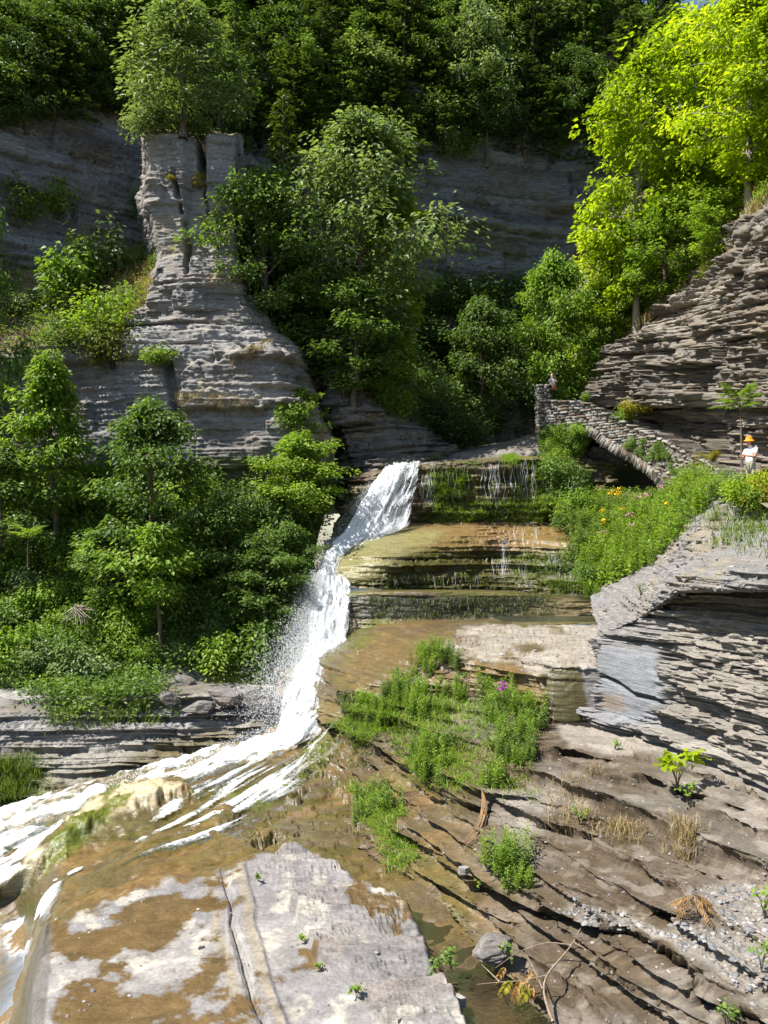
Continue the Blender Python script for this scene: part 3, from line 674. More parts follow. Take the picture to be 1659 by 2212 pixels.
# ---- the creek bed with the foreground slab
LED = [(555, 1879), (590, 1919), (635, 1979), (685, 2079), (750, 2129), (800, 2189), (850, 2260)]
CRK = [(478, 1872), (488, 1915), (503, 1960), (501, 1999), (517, 2050), (533, 2109), (543, 2150), (567, 2204), (590, 2300)]
def polyR(line, far=1100):    # region right of a line
    return list(line) + [(far, line[-1][1]), (far, line[0][1] - 60), (line[0][0] + 60, line[0][1] - 60)]
SLABTOP = [(105, 1985), (240, 1945), (390, 1905), (470, 1880), (560, 1850), (640, 1828), (730, 1880), (770, 1920), (860, 1960), (905, 2010), (925, 2080), (960, 2150), (1010, 2240), (1100, 2500), (30, 2500), (75, 2120)]
def bed_extra(G, n, px, py):
    G = G.copy(); x, y, z = G[..., 0], G[..., 1], G[..., 2]
    top = pm(px, py, SLABTOP, 10)
    flow = (1 - top)
    # lumpy worn bed away from the slab
    G[..., 2] += flow * (.22 * fbm(x * .45, y * .45, 0 * x, 4, 151) + .08 * fbm(x * 1.6, y * 1.6, 0 * x, 3, 152))
    al_ = x * -.8 + y * -.6; ac_ = x * .6 - y * .8
    G[..., 2] += flow * (.05 * fbm(al_ * .7, ac_ * 3.2, 0 * x, 4, 149) + .025 * vn(al_ * 2.2, ac_ * 8, 0 * x, 148))
    # stepped ledges where the side cascade leaves the plunge
    stp = pm(px, py, [(470, 1790), (560, 1720), (640, 1620), (720, 1520), (930, 1540), (930, 1880), (800, 1880), (660, 1810), (560, 1830)], 18, 20) * (1 - top)
    Gs, _, _ = strata_disp(G, n, 146, tmin=.12, tmax=.42, A=.06, Bm=.15, C=.1, bl=.8, J=.05, terr=.95, warp=.2, jag=.1, under=.25)
    Gs, _, _ = strata_disp(Gs, n, 147, tmin=.05, tmax=.12, A=.04, Bm=.06, C=.06, bl=.5, J=.03, terr=.7, jag=.04)
    G = mix(G, Gs, stp); x, y, z = G[..., 0], G[..., 1], G[..., 2]
    # a higher flaking layer on the right half of the slab
    d = sdf_poly(px, py, polyR(LED)) + 10 * fbm(x * 2, y * 2, 0 * x, 4, 153)
    up = sstep(6, -6, d) * top
    th = fbm(x * .35 + .1 * y, y * 1.3, 0 * x, 5, 154)
    th = th + .2 * fbm(x * .7 + .2 * y, y * 3.6, 0 * x, 4, 156)
    global FLK; FLK = (th * 11) % 1
    flakes = np.floor(th * 11) + sstep(.8, 1.0, (th * 11) % 1)
    G[..., 2] += up * (.19 + .05 * flakes) + (1 - up) * top * .009 * (np.floor(th * 9) + sstep(.7, 1, (th * 9) % 1))
    ck = dist_line(px, py, CRK) + 2 * fbm(x * 3, y * 3, 0 * x, 3, 155)
    G[..., 2] -= .07 * sstep(6, 2, ck) * top
    G[..., 2] += .05 * sstep(26, 14, np.abs(ck - 30)) * top * (px > 490)
    cr = pm(px, py, [(40, 1880), (120, 1800), (230, 1725), (270, 1700), (400, 1700), (420, 1715), (300, 1745), (210, 1800), (110, 1870), (60, 1920), (10, 1930)], 14, 22, 3, .03)
    ly = fbm(x * .8, y * .8, 0 * x, 4, 159) * 5
    G[..., 2] += cr * (.22 + .06 * (np.floor(ly) + sstep(.8, 1, ly % 1)))
    return G
def paint_bed(c, wet, G, px, py, idx):
    x, y, z = G[..., 0], G[..., 1], G[..., 2]
    w, wet = wetpaint(157, .35, .75, .12, .5)(c, wet, G, px, py, idx)
    sk = fbm((x * -.91 + y * -.41) * .5, (x * .41 - y * .91) * 2.2, 0 * x, 5, 160)
    w = mix(w, OLIVE * .7, .75 * sstep(-.05, .3, sk) * sstep(1900, 1840, py))
    w = mix(w, ORANGE * 1.0, .35 * pm(px, py, [(100, 2000), (300, 1870), (560, 1790), (640, 1830), (470, 1890), (300, 1950), (130, 2010)], 25, 30))
    w = mix(w, ORANGE * 1.2, .6 * pm(px, py, [(-300, 2020), (90, 1990), (60, 2212), (-300, 2600)], 30, 20))
    cream = pm(px, py, [(40, 1880), (120, 1800), (230, 1725), (270, 1700), (400, 1700), (420, 1715), (300, 1745), (210, 1800), (110, 1870), (60, 1920), (10, 1930)], 8, 22, 3, .03)
    cream = cream * sstep(-.25, .05, fbm(x * .9, y * .9, 0 * x, 4, 158))
    w = mix(w, CREAM, .9 * cream)
    w = mix(w, MOSS * 1.2, .7 * pm(px, py, [(90, 1860), (180, 1760), (260, 1690), (300, 1720), (200, 1800), (100, 1890)], 12, 26, 13) * (1 - cream))
    w = mix(w, MOSS * 1.0, .6 * pm(px, py, [(480, 1720), (600, 1680), (640, 1640), (700, 1560), (730, 1600), (660, 1690), (560, 1750)], 14, 24, 15))
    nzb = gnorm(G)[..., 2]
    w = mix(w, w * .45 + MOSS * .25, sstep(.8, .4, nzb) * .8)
    top = pm(px, py, SLABTOP, 5, 26, 17, .02)
    a = fbm(x * .75, y * .75, 0 * x, 6, 161, .62) + .12 * sstep(450, 500, px) + .22 * sstep(540, 600, px) + .10 * sstep(2000, 1900, py) * (px > 330)
    right = pm(px, py, polyR(LED), 10, 8)
    a = a + .35 * right - .10 * pm(px, py, [(100, 2020), (330, 1960), (330, 2080), (150, 2100)], 30)
    pool = pm(px, py, [(735, 1960), (770, 1925), (900, 2000), (860, 2030), (800, 2020)], 8, 20, 21)
    a = a - .9 * pool
    dry = sstep(-.045, -.005, a) * top
    g = mix(LIGHT * .88, np.array((.205, .198, .198)), sstep(-.3, .3, fbm(x * .6, y * .6, 0 * x, 4, 162)))
    g = g * np.array((.9, .88, .86))
    g = mix(g, PURP * 1.2, .5 * sstep(0, .4, fbm(x * .9, y * 1.5, 0 * x, 4, 163)) * right)
    g = mix(g, np.array((.47, .43, .35)), .55 * sstep(.25, .45, fbm(x * 1.3, y * 1.3, 0 * x, 5, 164)))
    g = mix(g, DARK * 1.1, .5 * right * sstep(.66, .8, FLK) * sstep(1.0, .9, FLK) * (fbm(x * 2, y * 2, 0 * x, 3, 166) > -.25))
    g = mix(g, STRAW, .4 * sstep(16, 4, np.abs(dist_line(px, py, CRK) - 34)))
    wetc = mix(mix(BROWN * 1.05, np.array((.10, .072, .038)), sstep(-.2, .4, fbm(x, y, 0 * x, 4, 165))), ORANGE, .25)
    c = mix(mix(w, wetc, top), g, dry)
    damp = sstep(.10, .0, a) * dry * (1 - right * .5)
    c = mix(c, mix(c * .62, BROWN * 1.1, .3), .8 * damp)
    side = pm(px, py, [(40, 2240), (60, 2110), (90, 2010), (108, 1985), (112, 2060), (95, 2240)], 4, 5)
    c = mix(c, DARK * 1.1, .8 * side)
    return c, .9 * (1 - dry) * (1 - .6 * side)
bed = patch('creek_bed', [
    [(-500, 1810, -10.9), (-120, 1775, -10.4), (40, 1735, -9.9), (200, 1690, -9.3), (340, 1652, -8.95), (480, 1615, -8.35), (600, 1585, -7.9), (680, 1550, -7.2), (760, 1520, -6.6)],
    [(-500, 1950, -11.4), (-120, 1860, -10.9), (30, 1805, -10.4), (170, 1750, -9.8), (330, 1690, -9.2), (480, 1650, -8.6), (610, 1620, -8.1), (700, 1580, -7.5), (790, 1550, -6.9)],
    [(-500, 2060, -11.6), (-120, 1960, -11.0), (30, 1890, -10.25), (150, 1800, -9.5), (320, 1730, -9.1), (480, 1695, -8.75), (620, 1660, -8.3), (720, 1610, -7.7), (810, 1590, -7.2)],
    [(-500, 2120, -11.7), (-120, 2010, -11.5), (30, 1945, -11.0), (140, 1890, -10.0), (310, 1810, -9.5), (480, 1760, -9.1), (630, 1710, -8.6), (740, 1660, -8.1), (830, 1650, -7.6)],
    [(-500, 2200, -11.8), (-100, 2080, -11.7), (50, 2010, -11.3), (130, 1950, -9.4), (300, 1880, -9.05), (480, 1825, -8.8), (640, 1770, -8.5), (770, 1740, -8.3), (870, 1760, -8.0)],
    [(-500, 2320, -11.9), (-80, 2150, -11.8), (50, 2080, -11.4), (106, 1985, -8.95), (280, 1930, -8.75), (480, 1880, -8.6), (650, 1835, -8.5), (800, 1860, -8.5), (920, 1880, -8.3)],
    [(-500, 2480, -12), (-70, 2260, -11.9), (30, 2180, -11.4), (84, 2070, -8.85), (270, 2030, -8.7), (490, 1990, -8.6), (700, 1980, -8.5), (870, 2000, -8.6), (1000, 1990, -8.6)],
    [(-500, 2700, -12), (-80, 2440, -11.9), (5, 2340, -11.4), (58, 2210, -8.8), (270, 2200, -8.7), (520, 2200, -8.6), (780, 2200, -8.5), (960, 2190, -8.65), (1120, 2200, -8.7)],
    [(-500, 3300, -12), (-120, 2950, -11.9), (-40, 2850, -11.4), (20, 2700, -8.8), (270, 2700, -8.7), (560, 2700, -8.6), (900, 2700, -8.5), (1150, 2700, -8.65), (1400, 2700, -8.7)],
    [(-500, 5200, -12), (-120, 4950, -11.9), (-40, 4850, -11.4), (20, 4700, -8.8), (270, 4700, -8.7), (560, 4700, -8.6), (1200, 4700, -8.5), (1650, 4700, -8.65), (2200, 4700, -8.7)],
], 'creek bed of brown wet rock and a pale flat foreground slab', 'creek bed', 155, cell=3.5, vcell=3.1, curv=.45, extra=bed_extra, paint=paint_bed)
# ---- right bank
def paint_bank(c, wet, G, px, py, idx):
    x, y, z = G[..., 0], G[..., 1], G[..., 2]
    left = sstep(70, -70, (px - 1050) * .62 - (py - 1700) * .12 + 90 * fbm(x * .5, y * .5, z, 4, 171))     # watered side near the falls
    left = np.clip(left, 0, 1)
    w, _ = wetpaint(167, .35, .6, .2)(c, wet, G, px, py, idx)
    mid = sstep(.5, 0, (z + 7.0)) * sstep(1420, 1050, px)
    d = mix(c, mix(np.array((.095, .078, .055)), BROWN, .25), sstep(-.45, .15, fbm(x * .6, y * .6, z * 1.2, 5, 172)) * sstep(1800, 1350, px - (py - 1900) * .5))
    chips = sstep(.12, .3, fbm(x * 2.4, y * 2.4, z * 2.4, 4, 173))
    d = mix(d, LIGHT * .95, chips * (.2 + .35 * sstep(1100, 1500, px)))
    d = mix(d, np.array((.28, .272, .262)), .6 * pm(px, py, [(1180, 1960), (1400, 2010), (1659, 2150), (1800, 2230), (1800, 1900), (1659, 1850), (1480, 1900), (1560, 1980), (1400, 1990), (1250, 1930)], 25, 30))
    d = mix(d, LIGHT * 1.08, .8 * pm(px, py, [(1195, 1560), (1240, 1540), (1400, 1565), (1560, 1625), (1700, 1680), (1700, 1720), (1500, 1640), (1240, 1600)], 8, 12))
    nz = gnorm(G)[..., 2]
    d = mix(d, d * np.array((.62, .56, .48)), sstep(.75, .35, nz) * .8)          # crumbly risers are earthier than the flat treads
    c = mix(d * np.array((.80, .745, .665)), w, left)
    return c, .75 * left + .35 * mid * (1 - left)
def bank_extra(G, n, px, py):
    G = G.copy(); x, y, z = G[..., 0], G[..., 1], G[..., 2]
    G += n * (.12 * fbm(x * .5, y * .5, z * .8, 4, 177))[..., None]
    # undercut crevices that run along the bedding
    for ln, w, dp in (([(1020, 1904), (1100, 1945), (1180, 1974), (1345, 2009), (1455, 2079), (1495, 2144), (1630, 2204), (1750, 2280)], 15, .7),
                      ([(1400, 1960), (1480, 1974), (1560, 2015), (1640, 2065), (1760, 2140)], 9, .5),
                      ([(1400, 1826), (1500, 1850), (1650, 1894), (1760, 1930)], 9, .45),
                      ([(880, 1680), (960, 1725), (1060, 1745), (1180, 1780), (1330, 1800)], 6, .3),
                      ([(800, 1720), (880, 1800), (960, 1850), (1030, 1890)], 7, .3),
                      ([(1200, 1615), (1320, 1640), (1420, 1690), (1540, 1720), (1700, 1770)], 10, .5)):
        dl = dist_line(px, py + 9 * fbm(x * 1.5, y * 1.5, z, 4, 178), ln)
        k = sstep(w * 1.25, w * .6, dl) * dp * 1.5 * (.55 + .45 * vn(x * 1.3, y * 1.3, z, 179))
        G[..., 0] += .8 * k; G[..., 1] += .5 * k; G[..., 2] -= .25 * k
    return G
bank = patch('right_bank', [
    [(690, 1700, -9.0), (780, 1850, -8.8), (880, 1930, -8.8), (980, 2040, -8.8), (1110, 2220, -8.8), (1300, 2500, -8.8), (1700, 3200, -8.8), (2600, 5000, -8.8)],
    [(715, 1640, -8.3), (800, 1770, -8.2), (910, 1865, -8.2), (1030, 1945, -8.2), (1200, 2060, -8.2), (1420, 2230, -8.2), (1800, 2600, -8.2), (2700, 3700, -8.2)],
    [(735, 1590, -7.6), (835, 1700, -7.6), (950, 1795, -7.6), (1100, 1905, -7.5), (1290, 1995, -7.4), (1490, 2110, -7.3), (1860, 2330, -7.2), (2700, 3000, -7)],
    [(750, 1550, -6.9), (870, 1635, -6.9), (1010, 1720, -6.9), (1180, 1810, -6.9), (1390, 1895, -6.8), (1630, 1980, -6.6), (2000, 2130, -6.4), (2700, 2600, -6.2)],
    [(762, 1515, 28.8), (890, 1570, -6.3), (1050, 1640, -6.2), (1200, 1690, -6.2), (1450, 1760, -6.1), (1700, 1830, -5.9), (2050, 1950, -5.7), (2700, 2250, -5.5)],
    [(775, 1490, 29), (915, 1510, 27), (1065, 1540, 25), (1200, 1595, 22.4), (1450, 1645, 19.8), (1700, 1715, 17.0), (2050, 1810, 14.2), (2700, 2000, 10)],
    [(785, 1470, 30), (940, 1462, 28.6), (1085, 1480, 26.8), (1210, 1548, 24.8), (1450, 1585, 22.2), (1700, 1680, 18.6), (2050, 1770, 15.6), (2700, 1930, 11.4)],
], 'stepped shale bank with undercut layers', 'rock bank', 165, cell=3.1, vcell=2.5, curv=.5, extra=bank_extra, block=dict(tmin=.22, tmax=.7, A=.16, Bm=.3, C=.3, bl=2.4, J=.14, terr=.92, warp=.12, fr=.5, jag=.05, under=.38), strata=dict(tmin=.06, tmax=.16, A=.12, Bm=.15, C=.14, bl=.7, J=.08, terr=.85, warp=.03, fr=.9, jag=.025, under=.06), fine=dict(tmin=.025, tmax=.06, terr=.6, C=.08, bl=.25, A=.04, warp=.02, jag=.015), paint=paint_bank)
# ---- rough overhung wall on the right
def paint_wall(c, wet, G, px, py, idx):
    x, y, z = G[..., 0], G[..., 1], G[..., 2]
    c = mix(c * .8, np.array((.235, .208, .17)), .6 * sstep(1400, 1480, px))
    c = mix(c, BLUEG * 1.05, .9 * pm(px, py, [(1292, 1390), (1400, 1400), (1430, 1480), (1420, 1560), (1340, 1560), (1296, 1540)], 14, 16))
    c = mix(c, ORANGE * 1.1, .5 * pm(px, py, [(1300, 1500), (1345, 1500), (1345, 1535), (1300, 1530)], 10, 10))
    c = mix(c, np.array((.07, .055, .03)), .75 * pm(px, py, [(1470, 1270), (1900, 1265), (1900, 1340), (1600, 1338), (1470, 1325)], 12, 22))  # shade under the overhanging ledge, painted into the rock colour
    return c, wet
def wall_extra(G, n, px, py):
    G = G.copy(); x, y, z = G[..., 0], G[..., 1], G[..., 2]
    rough = sstep(1390, 1450, px)
    k = rough * (.30 * fbm(x * .8, y * .8, z * 2.2, 5, 181, .6) + .16 * vn(x * 3.3, y * 3.3, z * 8, 182))
    G[..., 0] -= k
    ck = dist_line(px, py, [(1298, 1460), (1330, 1475), (1365, 1500), (1410, 1510), (1440, 1530)])
    G[..., 0] += .35 * sstep(7, 3, ck)
    return G
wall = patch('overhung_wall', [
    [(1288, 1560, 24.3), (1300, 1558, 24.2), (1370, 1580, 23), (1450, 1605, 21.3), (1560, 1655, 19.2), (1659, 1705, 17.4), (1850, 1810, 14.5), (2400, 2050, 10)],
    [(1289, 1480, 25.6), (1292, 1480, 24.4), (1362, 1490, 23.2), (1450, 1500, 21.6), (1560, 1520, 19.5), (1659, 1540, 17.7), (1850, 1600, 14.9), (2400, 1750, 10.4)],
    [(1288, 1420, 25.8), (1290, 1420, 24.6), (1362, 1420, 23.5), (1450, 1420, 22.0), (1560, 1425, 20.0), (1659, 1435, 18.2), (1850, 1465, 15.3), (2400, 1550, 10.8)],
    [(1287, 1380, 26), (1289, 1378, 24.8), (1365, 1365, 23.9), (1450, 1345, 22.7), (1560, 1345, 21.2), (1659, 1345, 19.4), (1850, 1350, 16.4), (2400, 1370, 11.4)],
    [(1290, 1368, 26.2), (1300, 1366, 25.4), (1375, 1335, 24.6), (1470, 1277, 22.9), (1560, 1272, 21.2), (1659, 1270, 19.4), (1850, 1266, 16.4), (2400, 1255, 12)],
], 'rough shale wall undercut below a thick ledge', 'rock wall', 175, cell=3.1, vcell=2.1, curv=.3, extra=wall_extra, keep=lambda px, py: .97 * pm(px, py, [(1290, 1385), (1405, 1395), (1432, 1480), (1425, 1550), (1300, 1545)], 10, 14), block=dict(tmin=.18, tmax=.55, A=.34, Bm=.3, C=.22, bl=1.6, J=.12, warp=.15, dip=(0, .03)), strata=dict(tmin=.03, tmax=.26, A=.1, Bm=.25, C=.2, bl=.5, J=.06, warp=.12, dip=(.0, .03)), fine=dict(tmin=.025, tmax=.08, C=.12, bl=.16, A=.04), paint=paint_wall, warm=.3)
def paint_tal(c, wet, G, px, py, idx):
    x, y, z = G[..., 0], G[..., 1], G[..., 2]
    c = mix(c, np.array((.165, .155, .145)), .75)
    c = mix(c, STRAW * .9, .35 * sstep(.1, .4, fbm(x * .8, y * .8, z, 4, 191)))
    c = mix(c, BLUEG, .5 * sstep(.1, .4, fbm(x * 1.8, y * 1.8, z, 4, 192)))
    return c, wet
ledge_top = patch('talus_ledge', [
    [(1292, 1376, 24.95), (1382, 1338, 24.4), (1472, 1280, 22.0), (1560, 1278, 20.4), (1659, 1277, 18.6), (1850, 1275, 15.8), (2400, 1268, 11.2)],
    [(1292, 1374, 24.9), (1380, 1334, 24.2), (1468, 1274, 21.3), (1560, 1273, 19.5), (1659, 1272, 17.7), (1850, 1270, 14.9), (2400, 1262, 10.4)],
    [(1292, 1368, 25.2), (1374, 1318, 24.7), (1466, 1242, 21.5), (1560, 1234, 19.7), (1659, 1228, 17.9), (1850, 1214, 15.1), (2400, 1190, 10.6)],
    [(1290, 1345, 27.5), (1375, 1290, 26.4), (1480, 1218, 23.2), (1570, 1204, 21.6), (1659, 1196, 20), (1850, 1180, 17), (2400, 1150, 12.5)],
    [(1280, 1318, 31), (1390, 1258, 29), (1492, 1178, 26.2), (1572, 1150, 25), (1659, 1128, 23.8), (1850, 1100, 21), (2400, 1060, 16)],
    [(1275, 1290, 34.6), (1400, 1240, 31), (1512, 1128, 28.2), (1580, 1084, 27), (1659, 1064, 26), (1850, 1040, 24), (2400, 1000, 20)],
    [(1290, 1250, 38), (1420, 1180, 34), (1530, 1060, 31), (1600, 1060, 28.6), (1680, 1050, 28), (1880, 1020, 26), (2400, 980, 22)],
], 'loose shale talus sloping down to a thick rock ledge', 'talus', 185, cell=2.5, vcell=2.0, curv=.15, strata=dict(tmin=.03, tmax=.18, A=.05, Bm=.1, C=.06, bl=.6, J=.03, terr=.55), paint=paint_tal)
# ---- slope under the wildflowers and ground behind it
def paint_fl(c, wet, G, px, py, idx):
    return mix(EARTH, MOSS, .6 + .4 * fbm(G[..., 0], G[..., 1], G[..., 2], 3, 201)), wet
flower_slope = patch('flower_slope', [
    [(1278, 1312, 35.2), (1345, 1275, 33.2), (1420, 1242, 31), (1510, 1148, 28.6), (1600, 1090, 27.2)],
    [(1268, 1200, 38.5), (1340, 1185, 37), (1430, 1155, 35), (1520, 1100, 31), (1610, 1072, 28.4)],
    [(1240, 1110, 42.5), (1330, 1100, 42.5), (1430, 1085, 39), (1525, 1060, 33), (1620, 1060, 29)],
    [(1200, 1060, 45.4), (1330, 1062, 47), (1450, 1055, 43), (1545, 1040, 36), (1640, 1045, 30.5)],
    [(1200, 1040, 50), (1330, 1050, 50), (1470, 1045, 46), (1580, 1030, 38), (1680, 1030, 32)],
], 'earth slope below the stone bridge', 'slope', 195, cell=5, paint=paint_fl, mat=SOIL)
# ---- right cliff above the path and the slope on top of it
def paint_rc(c, wet, G, px, py, idx):
    x, y, z = G[..., 0], G[..., 1], G[..., 2]
    c = mix(c * np.array((.80, .74, .66)), STRAW * .75, .35 * sstep(0, .45, fbm(x * .5, y * .5, z, 4, 211)))
    c = mix(c, np.array((.05, .045, .035)), .55 * pm(px, py, [(1280, 870), (1400, 890), (1600, 900), (1600, 1000), (1400, 960)], 14, 20))  # dark band paints the shade beneath the cliff's bulge
    c = mix(c, np.array((.27, .235, .19)), .6 * pm(px, py, [(1400, 700), (1560, 600), (1600, 640), (1560, 700), (1450, 730)], 16, 24))
    return c, wet
rcliff = patch('right_cliff', [
    [(1262, 960, 51), (1380, 985, 47.5), (1480, 1020, 42), (1560, 1040, 36.5), (1640, 1060, 31.5), (1800, 1060, 26), (2300, 1080, 17)],
    [(1266, 890, 50.5), (1380, 925, 47.5), (1480, 960, 42.4), (1560, 975, 37.5), (1640, 985, 32.6), (1800, 980, 27), (2300, 960, 18)],
    [(1272, 862, 49.8), (1380, 888, 47), (1480, 905, 42), (1560, 915, 37.2), (1640, 920, 32.4), (1800, 900, 26.6), (2300, 850, 17.8)],
    [(1272, 846, 48.8), (1372, 845, 44.9), (1480, 850, 40), (1560, 855, 35.8), (1640, 855, 31.3), (1800, 820, 25.6), (2300, 700, 17)],
    [(1300, 790, 48.6), (1376, 756, 45.6), (1480, 728, 41.6), (1560, 705, 38), (1625, 690, 33), (1800, 610, 26.4), (2300, 400, 17.6)],
    [(1330, 758, 49.8), (1408, 690, 46.8), (1500, 628, 43.6), (1572, 585, 40.4), (1632, 500, 35.8), (1800, 340, 29), (2300, 0, 19)],
    [(1335, 750, 52), (1415, 680, 50), (1508, 612, 47.5), (1580, 560, 45), (1650, 440, 41), (1800, 300, 34), (2300, -100, 24)],
], 'bulging layered grey cliff above the path', 'cliff', 205, cell=3.4, vcell=2.5, curv=.3, block=dict(tmin=.5, tmax=1.8, A=.4, Bm=.5, C=.8, bl=2.0, J=.2, warp=.15, dip=(-.06, -.17)), strata=dict(tmin=.08, tmax=.6, A=.2, Bm=.4, C=.38, bl=1.0, J=.1, warp=.08, dip=(-.06, -.17)), fine=dict(C=.2, bl=.3, A=.08, dip=(-.06, -.17)), paint=paint_rc, warm=.5, mat=ROCKF)
def paint_top(c, wet, G, px, py, idx):
    n = fbm(G[..., 0] * .6, G[..., 1] * .6, G[..., 2] * .6, 4, 221)
    return mix(mix(EARTH, MOSS * 1.1, sstep(-.3, .2, n)), STRAW, .5 * sstep(.1, .5, n)), wet
rtop = patch('cliff_top_slope', [
    [(1250, 850, 52), (1335, 755, 51), (1412, 686, 48.5), (1505, 618, 45.5), (1578, 566, 42.5), (1645, 450, 38.5), (1800, 310, 31), (2300, -60, 22)],
    [(1240, 800, 58), (1310, 720, 57), (1400, 640, 55), (1490, 560, 53), (1570, 480, 51), (1659, 370, 48), (1850, 220, 44), (2300, 0, 36)],
    [(1230, 700, 68), (1310, 630, 67), (1400, 520, 66), (1490, 420, 66), (1570, 330, 65), (1680, 250, 64), (1900, 150, 62), (2300, 50, 58)],
    [(1250, 400, 80), (1330, 350, 80), (1400, 300, 80), (1490, 260, 80), (1580, 220, 80), (1720, 200, 80), (1950, 200, 78), (2300, 180, 74)],
], 'grassy slope on top of the right cliff', 'slope', 215, cell=5, paint=paint_top, mat=SOIL)
# ================================================================== plants
def unit(v): return v / (np.linalg.norm(v, axis=-1, keepdims=True) + 1e-9)
def leaf_mesh(c, d, n, Ls, Ws, tint, fold=.18):
    """rhombic leaves folded along the midrib; all arguments are per-leaf arrays"""
    d = unit(d); s = unit(np.cross(d, n)); n = np.cross(s, d)
    Ls = Ls[:, None]; Ws = Ws[:, None]
    v = np.empty((len(c), 4, 3))
    v[:, 0] = c; v[:, 2] = c + d * Ls - n * Ls * .08
    m = c + d * Ls * .45 + n * Ws * fold
    v[:, 1] = m + s * Ws * .5; v[:, 3] = m - s * Ws * .5
    i = np.arange(len(c))[:, None] * 4
    f = np.concatenate([i + np.array([[0, 1, 2]]), i + np.array([[0, 2, 3]])])
    return v.reshape(-1, 3), f, np.repeat(tint, 4)
def tubes(paths, sides=5):
    """paths: list of (pts (k,3), radii (k,))"""
    V, Fc, o = [], [], 0
    for pts, rad in paths:
        pts = np.asarray(pts, float); k = len(pts)
        t = unit(np.gradient(pts, axis=0))
        a = np.array((0.31, 0.17, 0.05)) + 0 * t
        u = unit(np.cross(t, np.where(np.abs(t[:, :1]) > .9, np.array([[0, 1., 0]]), np.array([[1., 0, 0]]))))
        w = np.cross(t, u)
        an = np.arange(sides) / sides * 2 * np.pi
        ring = pts[:, None] + (u[:, None] * np.cos(an)[None, :, None] + w[:, None] * np.sin(an)[None, :, None]) * np.asarray(rad)[:, None, None]
        V.append(ring.reshape(-1, 3))
        i = np.arange(k - 1)[:, None] * sides; j = np.arange(sides)[None]
        q = np.stack([i + j, i + (j + 1) % sides, i + sides + (j + 1) % sides, i + sides + j], -1).reshape(-1, 4) + o
        Fc.append(q); o += k * sides
    return np.concatenate(V), np.concatenate(Fc)
def bez(p0, p1, p2, k=5):
    t = np.linspace(0, 1, k)[:, None]
    return p0 * (1 - t)**2 + 2 * p1 * t * (1 - t) + p2 * t * t
def sprays(rng, C, O, r, per, L, W, droop=.5, flat=.35):
    """umbrella-like leaf sprays round the points C, leaning outwards along O"""
    m = len(C)
    C = np.repeat(C, per, 0); O = np.repeat(O, per, 0); r = np.repeat(r, per)
    ct = np.repeat(rng.rand(m) - .5, per)
    k = len(C)
    an = rng.rand(k) * 2 * np.pi; rho = np.sqrt(rng.rand(k))
    off = np.stack([np.cos(an) * rho, np.sin(an) * rho, -droop * rho**2 + flat * rng.randn(k)], 1) * r[:, None]
    off += O * (r * .3)[:, None]
    d = np.stack([np.cos(an), np.sin(an), -.35 - .5 * droop * rho + .3 * rng.randn(k)], 1) + O * .5 + .35 * rng.randn(k, 3)
    n = np.array([[0, 0, 1.]]) + .45 * rng.randn(k, 3) + .25 * O
    s = .65 + .7 * rng.rand(k)
    tint = np.clip(.5 + .35 * ct + .16 * rng.randn(k), 0, 1)
    return leaf_mesh(C + off, d, n, L * s, W * s, tint)
def tree_parts(name, trunk, crown, leafmat, barkmat=BARK, pos=(0, 0, -500)):
    r = empty(name, pos)
    add_mesh('trunk', trunk[0], trunk[1], barkmat, r, smooth=True)
    add_mesh('crown', crown[0], crown[1], leafmat, r, attrs={'tint': crown[2]})
    return r
